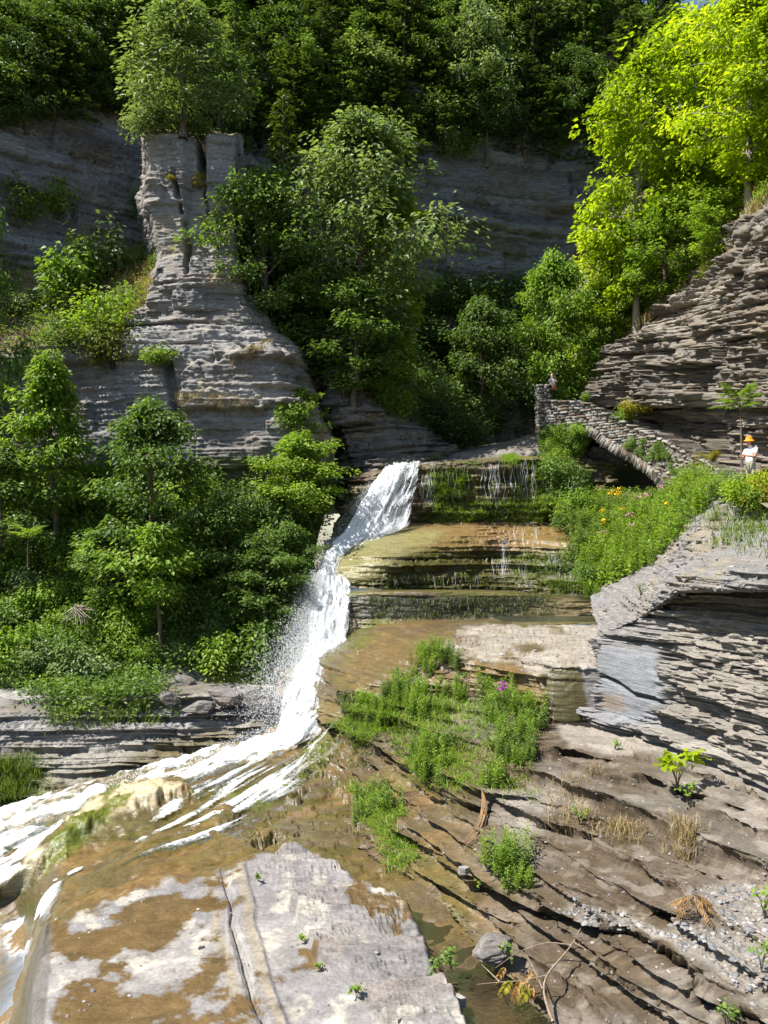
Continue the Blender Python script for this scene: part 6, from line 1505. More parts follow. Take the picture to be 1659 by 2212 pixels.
# creepers and bushes on the bridge
def hang(poly, n, seed, mat, label, h=(.35, .8), keys=('sh1', 'sh2')):
    """small plants rooted in the wall joints"""
    r = np.random.RandomState(seed); x0, y0 = np.min(poly, 0); x1, y1 = np.max(poly, 0); k = 0
    while k < n:
        px, py = r.uniform(x0, x1), r.uniform(y0, y1)
        if sdf_poly(np.array([px]), np.array([py]), poly)[0] > 0: continue
        k += 1
        s = sp(min(max(px, 1168), 1585)); b = bxy(s); Y = b[1] - .3
        plant(keys[r.randint(len(keys))], P(px, py, Y), r.uniform(*h), None, mat, None, label, 'plant', label.split(' on ')[0] + ' on the bridge', 'creeper', .1)
hang([(1165, 960), (1200, 925), (1270, 930), (1265, 990), (1180, 1000)], 22, 1, L_LIME, 'leafy creeper on the bridge wall beside the rock slope', (.5, 1.0))
hang([(1225, 940), (1255, 930), (1255, 985), (1230, 990)], 6, 2, L_MID, 'dark leafy creeper on the left arch shoulder', (.5, .9))
hang([(1345, 960), (1425, 950), (1450, 1000), (1440, 1010), (1380, 985)], 22, 3, L_MID, 'trailing creeper on the ramp above the arch', (.3, .6))
hang([(1440, 985), (1470, 990), (1480, 1030), (1450, 1030)], 8, 4, L_MID, 'dark creeper on the right arch foot', (.3, .5))
hang([(1490, 990), (1545, 985), (1540, 1000), (1500, 1010)], 12, 5, L_GOLD, 'yellow creeper on the low parapet before the walker', (.25, .4))
for (px, py, Y, ky, h, m, lb) in [(1365, 895, 44.2, 'sh1', .9, L_GOLD, 'yellow green plants sprouting from the cliff foot above the ramp'), (1395, 885, 43.4, 'sh2', .8, L_GOLD, 'second yellow plant at the cliff foot above the ramp'), (1350, 910, 44.6, 'sh1', .8, L_LIME, 'green plant at the cliff foot above the ramp'), (1440, 745, 42.5, 'sh2', .6, L_LIME, 'small green tuft on the bulging cliff face'), (1268, 862, 47.6, 'sh2', .5, L_LIME, 'tuft where the parapet meets the bulging cliff')]:
    plant(ky, P(px, py, Y), h, None, m, None, lb, 'plant', None, 'wild_plant', .1)
# bushes right of the upper tier, in front of the arch
for i, (px, py, Y, h, m) in enumerate([(1190, 1030, 45.0, 1.5, L_MID), (1215, 1060, 44.6, 1.8, L_MID), (1232, 1040, 45, 1.2, L_DARK), (1205, 1000, 45.6, 1.2, L_LIME), (1235, 1090, 44, 1.6, L_DARK), (1225, 1130, 43, 1.4, L_MID), (1250, 1150, 41.5, 1.5, L_MID), (1245, 1200, 39.5, 1.3, L_MID), (1262, 1240, 37.6, 1.1, L_DARK), (1185, 975, 46.4, 1.0, L_LIME), (1110, 1000, 45.3, .6, L_LIME)]):
    plant(['sh1', 'sh3'][i % 2], P(px, py, Y), h, None, m, None, ('%s %s bush hanging beside the mossy upper tier' % (['spreading', 'upright'][i % 2], {'leaf_mid': 'mid green', 'leaf_lime': 'bright green', 'leaf_dark': 'deep green'}[m.name])), 'shrub', 'bushes by the upper tier', None, .3)
for i, (px, py, Y, h, m) in enumerate([(1605, 1085, 25.2, 1.0, L_LIME), (1632, 1080, 25.0, .95, L_YG), (1650, 1075, 25.2, 1.0, L_GOLD), (1590, 1080, 26.2, .8, L_LIME), (1618, 1092, 24.6, .8, L_LIME), (1660, 1095, 24.4, .8, L_GOLD), (1570, 1070, 28, .9, L_MID)]):
    plant(['sh2', 'sh1'][i % 2], P(px, py, Y), h, None, m, None, 'leafy bush beside the path hiding the legs of the walker', 'shrub', 'bushes by the walker', None, .15)
for i, (px, py, Y, h) in enumerate([(1255, 1185, 38.6, 1.3), (1262, 1225, 37.2, 1.2), (1268, 1262, 36, 1.0), (1280, 1292, 35, .9), (1250, 1150, 39.8, 1.3), (1245, 1115, 41.5, 1.4)]):
    plant(['herb0', 'herb1', 'sh1'][i % 3], P(px, py, Y), h, None, [L_MID, L_LIME][i % 2], None, 'green plant between the middle tier and the flower slope', 'plant', 'plants beside the middle tier', None, .1)
for px, py, Y, h in [(1262, 850, 51, 2.4), (1285, 815, 51.5, 2.4), (1300, 790, 51, 1.8)]:
    plant('sh3', P(px, py, Y), h, None, L_LIME, None, 'bright bush at the corner where cliff meets parapet', 'shrub', 'bushes at the cliff corner', None, .2)
# flower heads on the wild plants
def flower_mesh(name, mat, n, r, seed):
    g = np.random.RandomState(seed); c = g.randn(n, 3) * r * [1, 1, .5]
    v, f, t = leaf_mesh(c, g.randn(n, 3), np.array([[0, 0, 1.]]) + .3 * g.randn(n, 3), np.full(n, r * 1.3), np.full(n, r * .9), np.zeros(n))
    me_o = add_mesh(name, v, f, mat); return me_o
fy = flower_mesh('flower_head', PETAL, 34, .075, 1); fpk = flower_mesh('flower_head', PINK, 30, .08, 2); fpu = flower_mesh('flower_head', PURPLE, 24, .05, 3)
first = {}
def flower(src, loc, label, cat='flower', group=None):
    if src.name not in first: first[src.name] = 1; o = src
    else: o = src.copy(); COL.objects.link(o)
    o.location = Vector(loc); tag(o, label, cat, group); o.rotation_euler = (0, 0, random.Random(loc[0]).random() * 6)
    return o
def near_top(px, py):
    """the wild plant seen nearest a pixel gives the flower its place"""
    best = min(hk, key=lambda p: abs(proj(p)[0] - px) + .25 * abs(proj(p)[1] - py - 45))
    Y = best[1]
    return P(px, py, Y - .15)
for (px, py) in [(1325, 1062), (1332, 1068), (1340, 1066), (1318, 1066), (1345, 1100), (1358, 1103), (1440, 1090), (1300, 1103), (1304, 1126), (1336, 1058)]:
    flower(fy, near_top(px, py), 'yellow flower head among the wild plants below the bridge', group='yellow flowers below the bridge')
for (px, py) in [(1425, 1052), (1442, 1060), (1378, 1075), (1395, 1070), (1360, 1112), (1363, 1135), (1303, 1150), (1300, 1052), (1385, 1150), (1452, 1062)]:
    flower(fpk, near_top(px, py), 'dusty pink flower head among the wild plants below the bridge', group='pink flowers below the bridge')
for (px, py) in [(1085, 1476), (1088, 1484), (1082, 1489)]:
    flower(fpu, P(px, py, 25.0), 'purple flower spike in front of the smooth wet block', group='purple flowers')

# ================================================================== loose rock
def boulder_mesh(seed, flat=.55, sub=3, ang=.5):
    r = np.random.RandomState(seed); bm = bmesh.new(); bmesh.ops.create_icosphere(bm, subdivisions=sub + 1, radius=.5)
    v = np.array([q.co[:] for q in bm.verts])
    # chop with random planes for an angular block, then layer it
    for i in range(12):
        n = unit(r.randn(3) * [1, 1, .5]); d = r.uniform(.26, .42); e = v @ n - d; v = np.where((e > 0)[:, None], v - np.outer(e, n), v)
    v = v * [1.15, .9, flat]
    v += (.05 * fbm(v[:, 0] * 4, v[:, 1] * 4, np.floor(v[:, 2] * 22) * 3.7, 3, seed))[:, None] * unit(v * [1, 1, .2])
    for q, c in zip(bm.verts, v): q.co = c
    me = bpy.data.meshes.new('boulder'); bm.to_mesh(me); bm.free()
    c = mix(np.array([GREY * .85] * len(v)), PURP * .8, np.clip(.5 + fbm(v[:, 0] * 3, v[:, 1] * 3, v[:, 2] * 8, 3, seed + 4), 0, 1))
    a = me.attributes.new('Col', 'FLOAT_COLOR', 'POINT'); a.data.foreach_set('color', np.concatenate([c, np.ones((len(v), 1))], 1).astype(np.float32).ravel())
    a = me.attributes.new('wet', 'FLOAT', 'POINT')
    me.materials.append(ROCK)
    return me
BM = [boulder_mesh(i) for i in range(5)]
def slab_mesh(seed):
    r = np.random.RandomState(seed); m = 7; an = np.arange(m) / m * 6.283 + r.uniform(-.4, .4, m); ra = r.uniform(.25, .58, m)
    V = []; 
    for z_, sc in ((-.08, .94), (-.075, 1.0), (0.0, .97), (.005, 1.02), (.075, .99), (.08, .95)): V += [[math.cos(a) * q * sc + r.uniform(-.01, .01), math.sin(a) * q * sc * .75 + r.uniform(-.01, .01), z_] for a, q in zip(an, ra)]
    V += [[0, 0, .082 + .012 * r.randn()]]; V = np.array(V); Fq = [[l * m + i, l * m + (i + 1) % m, (l + 1) * m + (i + 1) % m, (l + 1) * m + i] for l in range(5) for i in range(m)] + [[5 * m + i, 5 * m + (i + 1) % m, 6 * m, 6 * m] for i in range(m)]
    me = bpy.data.meshes.new('flat_stone'); me.from_pydata(V.tolist(), [], [list(dict.fromkeys(q)) for q in Fq]); me.update()
    c = mix(np.tile(GREY * 1.25, (len(V), 1)), LIGHT, np.clip(.5 + fbm(V[:, 0] * 3, V[:, 1] * 3, V[:, 2] * 8, 3, seed + 4), 0, 1))
    a = me.attributes.new('Col', 'FLOAT_COLOR', 'POINT'); a.data.foreach_set('color', np.concatenate([c, np.ones((len(V), 1))], 1).astype(np.float32).ravel()); me.attributes.new('wet', 'FLOAT', 'POINT'); me.materials.append(ROCK)
    return me
SLB = [slab_mesh(20 + i) for i in range(5)]
def rockthing(kind, px, py, d, wpx, hpx, rz, label, name='boulder', tilt=0.0, depth=1.0):
    me = (BM if kind == 'b' else SLB)[random.Random(px * 7 + py).randrange(5)]
    p = P(px, py, d); s = wpx / F * p[1]; hh = hpx / F * p[1]
    o = bpy.data.objects.new(name, me); COL.objects.link(o)
    o.location = (float(p[0]), float(p[1]), float(p[2]) + .05 * hh); o.scale = (s, s * depth, hh / (.55 if kind == 'b' else .16) * .95); o.rotation_euler = (tilt, 0, rz)
    return tag(o, label, 'rock')
def onp(pt, px, py): return float(surf(pt, px, py)[1])
for a in [
    ('b', 385, 1485, onp(talus, 385, 1470) - .8, 75, 40, .5, 'tilted grey slab block on the far bank at the end of the slope', 'boulder', .5),
    ('b', 365, 1510, onp(lowbank, 365, 1510) - .3, 50, 26, 1.2, 'small grey block under the tilted slab block', 'boulder', .3),
    ('b', 490, 1505, onp(lowbank, 490, 1510) - .4, 90, 46, .1, 'square shaded boulder at the foot of the dark bushes'),
    ('b', 560, 1510, onp(lowbank, 560, 1520) - .4, 80, 50, .9, 'tan boulder beside the foot of the plunge'),
    ('b', 430, 1530, onp(lowbank, 430, 1530) - .3, 70, 30, .4, 'low dark boulder between bank and shaded boulder'),
    ('b', 620, 1520, onp(chasm, 620, 1520) - .2, 55, 50, .2, 'orange stained boulder touching the white plunge'),
    ('b', 1202, 1168, 42.0, 18, 14, .3, 'small white stone on the mossy block of the middle tier'),
    ('b', 1060, 2055, -8.25, 110, 55, .4, 'fractured rectangular block lying on the stepped bank'),
    ('s', 980, 2165, -8.5, 60, 22, .2, 'dark triangular stone lying in the brown puddle', 'flat_stone'),
    ('s', 870, 2195, -8.35, 55, 16, 1.0, 'flat grey stone on the slab corner near the puddle', 'flat_stone'),
    ('s', 435, 2047, -8.6, 16, 8, .7, 'small dark stone on the pale slab', 'flat_stone'),
    ('s', 1000, 1880, onp(bank, 1000, 1880) - .1, 30, 14, .4, 'pale stone in the mouth of the dark crevice', 'flat_stone'),
]:
    rockthing(*a)
# loose shale chips
def chips(name, specs, seed, label):
    r = np.random.RandomState(seed); P_, N_, S_ = [], [], []
    for pt, n, mask, smin, smax in specs:
        p, nn = sample(pt, n, r, mask); P_.append(p); N_.append(nn); S_.append(smin + (smax - smin) * r.rand(n)**2.5)
    c = np.concatenate(P_); n = unit(np.concatenate(N_) * .6 * 1.2 + np.array([[0, 0, 1.]]) + .16 * r.randn(len(c), 3)); s = np.concatenate(S_); k = len(c)
    a = r.rand(k) * 6.283; u = unit(np.cross(n, np.stack([np.cos(a), np.sin(a), 0 * a], 1))); w = np.cross(n, u)
    m = 5; an = np.arange(m) / m * 6.283 + r.uniform(-.35, .35, (k, m)); rad = s[:, None] * r.uniform(.6, 1.1, (k, m)) * .5
    ring = u[:, None] * (np.cos(an) * rad)[..., None] + w[:, None] * (np.sin(an) * rad * r.uniform(.5, .9, (k, 1)))[..., None]
    th = (n * (s * .07 + .003)[:, None])[:, None]
    v = np.concatenate([c[:, None] + ring + th * .9, c[:, None] + ring * 1.05 - th * .4], 1)
    i = np.arange(k)[:, None, None] * 10
    tris = [[0, 1, 2], [0, 2, 3], [0, 3, 4]] + [t for j in range(5) for t in ([j, 5 + j, (j + 1) % 5], [(j + 1) % 5, 5 + j, 5 + (j + 1) % 5])]
    f = (i + np.array(tris)[None]).reshape(-1, 3)
    col = mix(mix(np.tile(GREY * .8, (k, 1)), LIGHT * 1.1, r.rand(k)**1.5), BLUEG * .9, (r.rand(k) > .7) * .8); col = mix(col, PURP * 1.3, (r.rand(k) > .85) * .8)
    return tag(add_mesh(name, v.reshape(-1, 3), f, ROCK, attrs={'Col': np.repeat(col, 10, 0), 'wet': np.zeros(k * 10)}), label, 'chips', kind='stuff')
chips('shale_chips', [(bank, 2600, IN([(1180, 1950), (1420, 2010), (1659, 2150), (1760, 2230), (1760, 1900), (1659, 1850), (1480, 1900), (1560, 1980), (1400, 1990), (1250, 1930)], 15, 20), .03, .2), (bank, 900, IN([(900, 1650), (1300, 1600), (1750, 1750), (1750, 2250), (1100, 2250)], 20), .03, .12), (ledge_top, 2600, None, .05, .3), (bed, 200, IN(SLABTOP), .03, .14), (shelf, 160, IN([(980, 1370), (1300, 1350), (1290, 1440), (1000, 1440)], 10), .06, .3), (talus, 500, IN([(330, 1430), (440, 1460), (440, 1550), (330, 1560)], 10), .08, .35)], 71, 'loose grey shale chips on bank and talus')
# ================================================================== small plants and dead wood in the foreground
DEADW = mat_plain('dead_wood', (.24, .185, .135), .85, .25, 14, .35, .4, (1, 1, 1))
ROOTW = mat_plain('root_wood', (.23, .14, .07), .85, .25, 14, .35, .4, (1, 1, 1))
def frond_leaves(r, base, tip, nlf, L, W, sag=.25, tint=.5):
    """a feather of leaflets along a midrib"""
    t = np.linspace(.12, 1, nlf); mid = bez(base, (base + tip) / 2 + [0, 0, .18 * np.linalg.norm(tip - base)], tip, 6)
    c = np.stack([np.interp(t, np.linspace(0, 1, 6), mid[:, a]) for a in range(3)], 1); d0 = unit(tip - base); s = unit(np.cross(d0, [0, 0, 1.]))
    out = []
    for sd in (-1, 1):
        d = s * sd + d0 * .45 + np.array([0, 0, -sag]) + .12 * r.randn(nlf, 3)
        l = L * np.sin(np.pi * (.15 + .8 * t))
        out.append(leaf_mesh(c, d, np.array([[0, 0, 1.]]) + .2 * r.randn(nlf, 3), l, W * l / L + .004, np.clip(tint + .15 * r.randn(nlf), 0, 1)))
    return joinlm(out), (mid, np.linspace(.009, .003, 6))
def frond_plant(name, loc, h, nf, lf, mat, label, cat, seed, bark=BARK, L=.16, W=.05, ev=(.1, .7), drop=0.0, lean=(0, 0)):
    r = np.random.RandomState(seed); root = empty(name, [float(q) for q in loc]); top = np.array([lean[0], lean[1], h])
    st = bez(np.zeros(3), np.array([lean[0] * .2, lean[1] * .2, h * .6]), top, 7); paths = [(st, np.linspace(.035 * max(h, .6) ** .5, .012, 7))]; lm = []
    for i in range(nf):
        az = i * 2.39996 + r.rand(); el = r.uniform(*ev); b0 = top * (1 - .22 * (i / nf)); e = b0 + np.array([math.cos(az) * math.cos(el), math.sin(az) * math.cos(el), math.sin(el) - drop]) * lf * r.uniform(.75, 1.1)
        q, m = frond_leaves(r, b0, e, 13, L, W, .3 + drop); lm.append(q); paths.append(m)
    v, f = tubes(paths); add_mesh('stem', v, f, bark, root, smooth=True)
    v, f, t = joinlm(lm); add_mesh('leaves', v, f, mat, root, attrs={'tint': t})
    return tag(root, label, cat)
frond_plant('sumac_tree', P(1603, 1010, 27.6), 2.5, 17, 1.0, mat_leaf('leaf_sumac', [(.08, .15, .01), (.16, .27, .015), (.26, .36, .03)], .5), 'feathery sumac tree growing over the man with the orange hat', 'tree', 5, L=.30, W=.075, ev=(0, .8), lean=(0, .2))
frond_plant('sumac_tree', P(60, 1225, 36.5), 1.6, 14, 1.0, L_LIME, 'small feathery sumac on the overgrown slope', 'tree', 6, L=.28, W=.07)
frond_plant('sumac_tree', P(655, 1350, 39.0), 1.3, 12, .9, L_GOLD, 'small yellow tipped sumac beside the plunge', 'tree', 16, L=.28, W=.07)
frond_plant('withered_plant', surf(bank, 1500, 1945) + [0, -.1, 0], .45, 10, .5, L_DRY, 'withered rust brown frond drooping over the right bank', 'plant', 7, DEADW, .12, .03, (-.3, .2), .7, (-.15, -.1))
# sapling with big yellow-green leaves
def sapling(loc, label, seed, h=.8, n=70, L=.17, mat=L_YG, w=.45):
    r = np.random.RandomState(seed); root = empty('sapling', [float(q) for q in loc]); paths, c = [], []
    for i in range(7):
        az = r.rand() * 6.283; e = np.array([math.cos(az) * w * r.rand(), math.sin(az) * w * r.rand() - .1, h * r.uniform(.6, 1.0)]); b = bez(np.zeros(3), e * [.2, .2, .7], e, 5); paths.append((b, np.linspace(.012, .004, 5)))
        c += [e + r.randn(3) * .1 * h for _ in range(n // 7)]
    v, f = tubes(paths, 4); add_mesh('stem', v, f, BARK, root, smooth=True); c = np.array(c); k = len(c)
    v, f, t = leaf_mesh(c, r.randn(k, 3) * [1, 1, .3] + [0, -.3, -.2], np.array([[0, -.2, 1.]]) + .3 * r.randn(k, 3), L * r.uniform(.7, 1.3, k), L * .85 * r.uniform(.7, 1.2, k), np.clip(.55 + .2 * r.randn(k), 0, 1)); add_mesh('leaves', v, f, mat, root, attrs={'tint': t})
    return tag(root, label, 'plant')
sapling(surf(bank, 1455, 1690), 'yellow green big leaved sapling under the undercut wall', 1, .85, 84, .2)
for i, (px, py, h, lb) in enumerate([(1540, 2205, .5, 'yellowish weed at the lip of the long dark crevice'), (1480, 1720, .5, 'dark green weed below the big leaved sapling'), (1640, 1960, .6, 'green weed on the chip slope by the withered frond'), (1650, 2080, .6, 'green weed on the pale chip slope'), (770, 2150, .22, 'tiny weed in the ledge of the pale slab'), (650, 2030, .18, 'small weed in the flaking ledge of the slab'), (558, 1900, .2, 'weed at the head of the flaking ledge'), (690, 2090, .15, 'sprig in the flaking ledge of the slab'), (1010, 1905, .4, 'weed in the mouth of the dark crevice'), (1380, 1290, .5, 'weed on the talus above the smooth wall'), (1240, 1755, .4, 'weed on the brown middle bank'), (1330, 1600, .3, 'sprig on the grey ledge')]):
    pt = bed if px < 800 else (ledge_top if py < 1300 else bank)
    sapling(surf(pt, px, py), lb, 10 + i, h, 42, .05 + .06 * h, L_LIME if i % 3 else L_MID, h * .5)
for i, (px, py, lb) in enumerate([(975, 2095, 'straggling green weed at the edge of the puddle'), (955, 2120, 'low weed growing in the puddle'), (1085, 2085, 'weed beside the fractured block')]):
    sapling(P(px, py, -8.5), lb, 40 + i, .45, 63, .08, L_MID, .35)
# fallen branch with brown leaves
r = np.random.RandomState(3)
br = empty('fallen_branch', [float(q) for q in P(1190, 2200, -8.3)]); o0 = np.array(br.location)
def bp(px, py, lift): p = P(px, py, -8.45); return p + [0, 0, lift] - o0
main = [bp(1195, 2214, .05), bp(1182, 2190, .12), bp(1172, 2160, .2), bp(1180, 2140, .3), bp(1212, 2118, .42), bp(1240, 2098, .55), bp(1264, 2066, .75)]
tw = [[bp(1180, 2142, .3), bp(1130, 2148, .25), bp(1080, 2145, .2), bp(1030, 2138, .1)], [bp(1236, 2100, .52), bp(1180, 2090, .5), bp(1120, 2100, .4), bp(1070, 2120, .25)], [bp(1240, 2098, .55), bp(1262, 2104, .5), bp(1288, 2108, .4)], [bp(1172, 2160, .2), bp(1150, 2120, .3), bp(1135, 2090, .3)], [bp(1080, 2145, .2), bp(1055, 2120, .2), bp(1040, 2100, .15)]]
def smoothp(pts, k=14):
    pts = np.array(pts); t = np.linspace(0, len(pts) - 1, k); q = np.stack([np.interp(t, np.arange(len(pts)), pts[:, a]) for a in range(3)], 1); q[1:-1] = (q[:-2] + 2 * q[1:-1] + q[2:]) / 4; return q
v, f = tubes([(smoothp(main), np.linspace(.028, .010, 14))] + [(smoothp(q, 10), np.linspace(.014, .004, 10)) for q in tw], 6)
add_mesh('wood', v, f, DEADW, br, smooth=True)
lm = []
for i in range(9):
    b0 = bp(1120 + r.uniform(-40, 45), 2130 + r.uniform(-20, 40), .32); e = b0 + np.array([r.uniform(-.45, .45), r.uniform(-.4, .1), -.25]); q, m = frond_leaves(r, b0, e, 12, .13, .035, .4); lm.append(q)
v, f, t = joinlm(lm); add_mesh('brown_leaves', v, f, L_DRY, br, attrs={'tint': t})
lm = []
for i in range(3):
    b0 = bp(1105 + i * 20, 2150 + 8 * i, .3); q, m = frond_leaves(r, b0, b0 + np.array([r.uniform(-.4, .4), -.35, -.15]), 12, .14, .045, .4); lm.append(q)
v, f, t = joinlm(lm); add_mesh('yellow_leaves', v, f, L_GOLD, br, attrs={'tint': t})
tag(br, 'fallen branch with rust brown compound leaves lying by the puddle', 'branch')
# hanging root strands
rt = empty('tree_root', [float(q) for q in surf(bank, 1020, 1800)]); o0 = np.array(rt.location); ps = []
for i in range(9):
    dx = r.uniform(-5, 5); line = [(1052, 1700), (1045, 1730), (1028, 1765), (1018, 1790), (1000, 1815)]; pts = [surf(bank, x + dx, y) + [0, -.12 - .05 * r.rand(), .06] - o0 for x, y in line]; ps.append((smoothp(pts, 9), np.linspace(.022, .008, 9)))
v, f = tubes(ps, 5); add_mesh('strand', v, f, ROOTW, rt, smooth=True); tag(rt, 'twisted brown root hanging down the stepped bank', 'root')
# root wad on the overgrown slope
rw = empty('root_wad', [float(q) for q in P(165, 1312, 36.2)]); ps = []
for i in range(34):
    a = r.uniform(-2.6, .5); l = r.uniform(.4, 1.0); e = np.array([math.cos(a) * l, -.5 * r.rand(), math.sin(a) * l]); ps.append((bez(r.randn(3) * .08, e * .5 + r.randn(3) * .12, e, 5), np.linspace(.028, .007, 5)))
v, f = tubes(ps, 5); add_mesh('roots', v, f, mat_plain('pale_root', (.33, .28, .22), .9, .2, 12, .3, .3), rw, smooth=True); tag(rw, 'bleached tangle of bare roots on the overgrown slope', 'roots')

# ================================================================== people
SKIN = mat_plain('skin', (.52, .27, .19), .55, .35, 30, .06); SHIRT = mat_plain('white_shirt', (.72, .73, .76), .85, .2, 12, .06, .3); BLACK = mat_plain('black_cloth', (.018, .018, .022), .8, .2, 20, .2); KHAKI = mat_plain('khaki_cloth', (.36, .34, .25), .85, .2, 20, .1)
SHOE = mat_plain('dark_shoe', (.03, .03, .03), .6, .4, 20, .2); HAIRW = mat_plain('grey_hair', (.42, .36, .29), .7, .3, 60, .3); HATM = mat_plain('orange_hat', (.75, .24, .02), .8, .2, 25, .08); LEATH = mat_plain('tan_leather', (.36, .12, .04), .5, .4, 25, .2); GLASS = mat_plain('black_plastic', (.015, .015, .018), .3, .5, 20, .1); LIP = mat_plain('lip', (.42, .14, .12), .5, .4, 30, .05)
def person(name, J, E, mats, bone_mat, loc, rz, label):
    """J: joint -> (pos, radius); E: bones; grown with a Skin modifier from the pelvis"""
    names = list(J); me = bpy.data.meshes.new('body'); me.from_pydata([J[n][0] for n in names], [(names.index(a), names.index(b)) for a, b in E], [])
    ob = bpy.data.objects.new('body', me); COL.objects.link(ob)
    md = ob.modifiers.new('skin', 'SKIN'); md.use_smooth_shade = True; md.branch_smoothing = .6
    for i, n in enumerate(names):
        sv = me.skin_vertices[0].data[i]; rr_ = J[n][1]; sv.radius = rr_ if isinstance(rr_, tuple) else (rr_, rr_); sv.use_root = (n == 'pelvis')
    sb = ob.modifiers.new('sub', 'SUBSURF'); sb.levels = 2; sb.render_levels = 2
    dg = bpy.context.evaluated_depsgraph_get(); dg.update(); nm = bpy.data.meshes.new_from_object(ob.evaluated_get(dg)); nm.name = 'body'
    bpy.data.objects.remove(ob, do_unlink=True)
    for m in mats: nm.materials.append(m)
    cen = np.array([p.center[:] for p in nm.polygons]); best = np.full(len(cen), 1e9); mi = np.zeros(len(cen), int)
    for a, b in E:
        A, B = np.array(J[a][0]), np.array(J[b][0]); e = B - A; t = np.clip(((cen - A) @ e) / (e @ e), 0, 1); ra = np.min(J[a][1]); d = np.linalg.norm(cen - A - t[:, None] * e, axis=1) - .5 * ra
        g = bone_mat.get((a, b), bone_mat.get(b, 0)); k = d < best; best = np.where(k, d, best); mi = np.where(k, g, mi)
    nm.polygons.foreach_set('material_index', mi.astype(np.int32)); nm.polygons.foreach_set('use_smooth', np.ones(len(cen), bool))
    root = empty(name, [float(q) for q in loc], rz); o = bpy.data.objects.new('body', nm); COL.objects.link(o); o.parent = root
    return tag(root, label, 'person')
def hand(J, E, key, wrist, fwd, side, up, curl):
    """palm and five separate bent fingers"""
    w, fwd, side, up = (np.array(q, float) for q in (wrist, fwd, side, up)); J[key + 'palm'] = (tuple(w + fwd * .055), (.028, .018)); E.append((key, key + 'palm'))
    for i, (o, l) in enumerate([(-.03, .07), (-.01, .08), (.011, .076), (.03, .06)]):
        a = w + fwd * .095 + side * o; b = a + fwd * l * .5 - up * curl * l * .35; c = b + fwd * l * .25 - up * curl * l * .6
        for n, p in ((f'{key}f{i}a', a), (f'{key}f{i}b', b), (f'{key}f{i}c', c)): J[n] = (tuple(p), .0085)
        E += [(key + 'palm', f'{key}f{i}a'), (f'{key}f{i}a', f'{key}f{i}b'), (f'{key}f{i}b', f'{key}f{i}c')]
    a = w + fwd * .035 + side * -.045; b = a + fwd * .035 - side * .018; J[key + 'ta'] = (tuple(a), .010); J[key + 'tb'] = (tuple(b), .009); E += [(key + 'palm', key + 'ta'), (key + 'ta', key + 'tb')]
def base_body(h, turn=0):
    k = h / 1.7
    J = {'pelvis': ((0, 0, .93 * k), (.155 * k, .115 * k)), 'waist': ((0, 0, 1.08 * k), (.145 * k, .105 * k)), 'chest': ((0, 0, 1.28 * k), (.165 * k, .115 * k)), 'neck0': ((0, .0, 1.41 * k), (.075 * k, .065 * k)), 'neck': ((0, -.01, 1.47 * k), (.052 * k, .055 * k)),
         'jaw': ((0, -.03, 1.53 * k), (.062 * k, .07 * k)), 'face': ((0, -.02, 1.60 * k), (.075 * k, .092 * k)), 'crown': ((0, -.005, 1.67 * k), (.06 * k, .07 * k))}
    E = [('pelvis', 'waist'), ('waist', 'chest'), ('chest', 'neck0'), ('neck0', 'neck'), ('neck', 'jaw'), ('jaw', 'face'), ('face', 'crown')]
    for s, n in ((-1, 'l'), (1, 'r')):
        J[n + 'hip'] = ((s * .095 * k, 0, .86 * k), (.092 * k, .095 * k)); J[n + 'knee'] = ((s * .10 * k, -.015, .48 * k), .062 * k); J[n + 'calf'] = ((s * .10 * k, .01, .34 * k), .058 * k); J[n + 'ankle'] = ((s * .10 * k, .015, .09 * k), .042 * k); J[n + 'heel'] = ((s * .10 * k, .02, .045 * k), .042 * k); J[n + 'toe'] = ((s * .115 * k, -.16, .035 * k), (.04 * k, .03 * k))
        E += [('pelvis', n + 'hip'), (n + 'hip', n + 'knee'), (n + 'knee', n + 'calf'), (n + 'calf', n + 'ankle'), (n + 'ankle', n + 'heel'), (n + 'heel', n + 'toe')]
        J[n + 'sh'] = ((s * .185 * k, .0, 1.36 * k), .062 * k); E.append(('chest', n + 'sh'))
    return J, E, k
def face_parts(root, k, skin=SKIN):
    """eyes, nose, mouth and ears on the head, which looks along -y"""
    def blob(n, c, s, m):
        bm = bmesh.new(); bmesh.ops.create_uvsphere(bm, u_segments=10, v_segments=8, radius=1)
        for v in bm.verts: v.co = Vector((v.co.x * s[0], v.co.y * s[1], v.co.z * s[2])) + Vector(c)
        me = bpy.data.meshes.new(n); bm.to_mesh(me); bm.free(); me.materials.append(m); o = bpy.data.objects.new(n, me); COL.objects.link(o); o.parent = root; return o
    for s in (-1, 1):
        blob('eye', (s * .030 * k, -.098 * k, 1.605 * k), (.011, .008, .007), GLASS); blob('ear', (s * .073 * k, -.01, 1.59 * k), (.012, .022, .032), skin)
    blob('nose', (0, -.112 * k, 1.575 * k), (.013, .020, .024), skin); blob('mouth', (0, -.094 * k, 1.54 * k), (.024, .008, .007), LIP)
    return blob
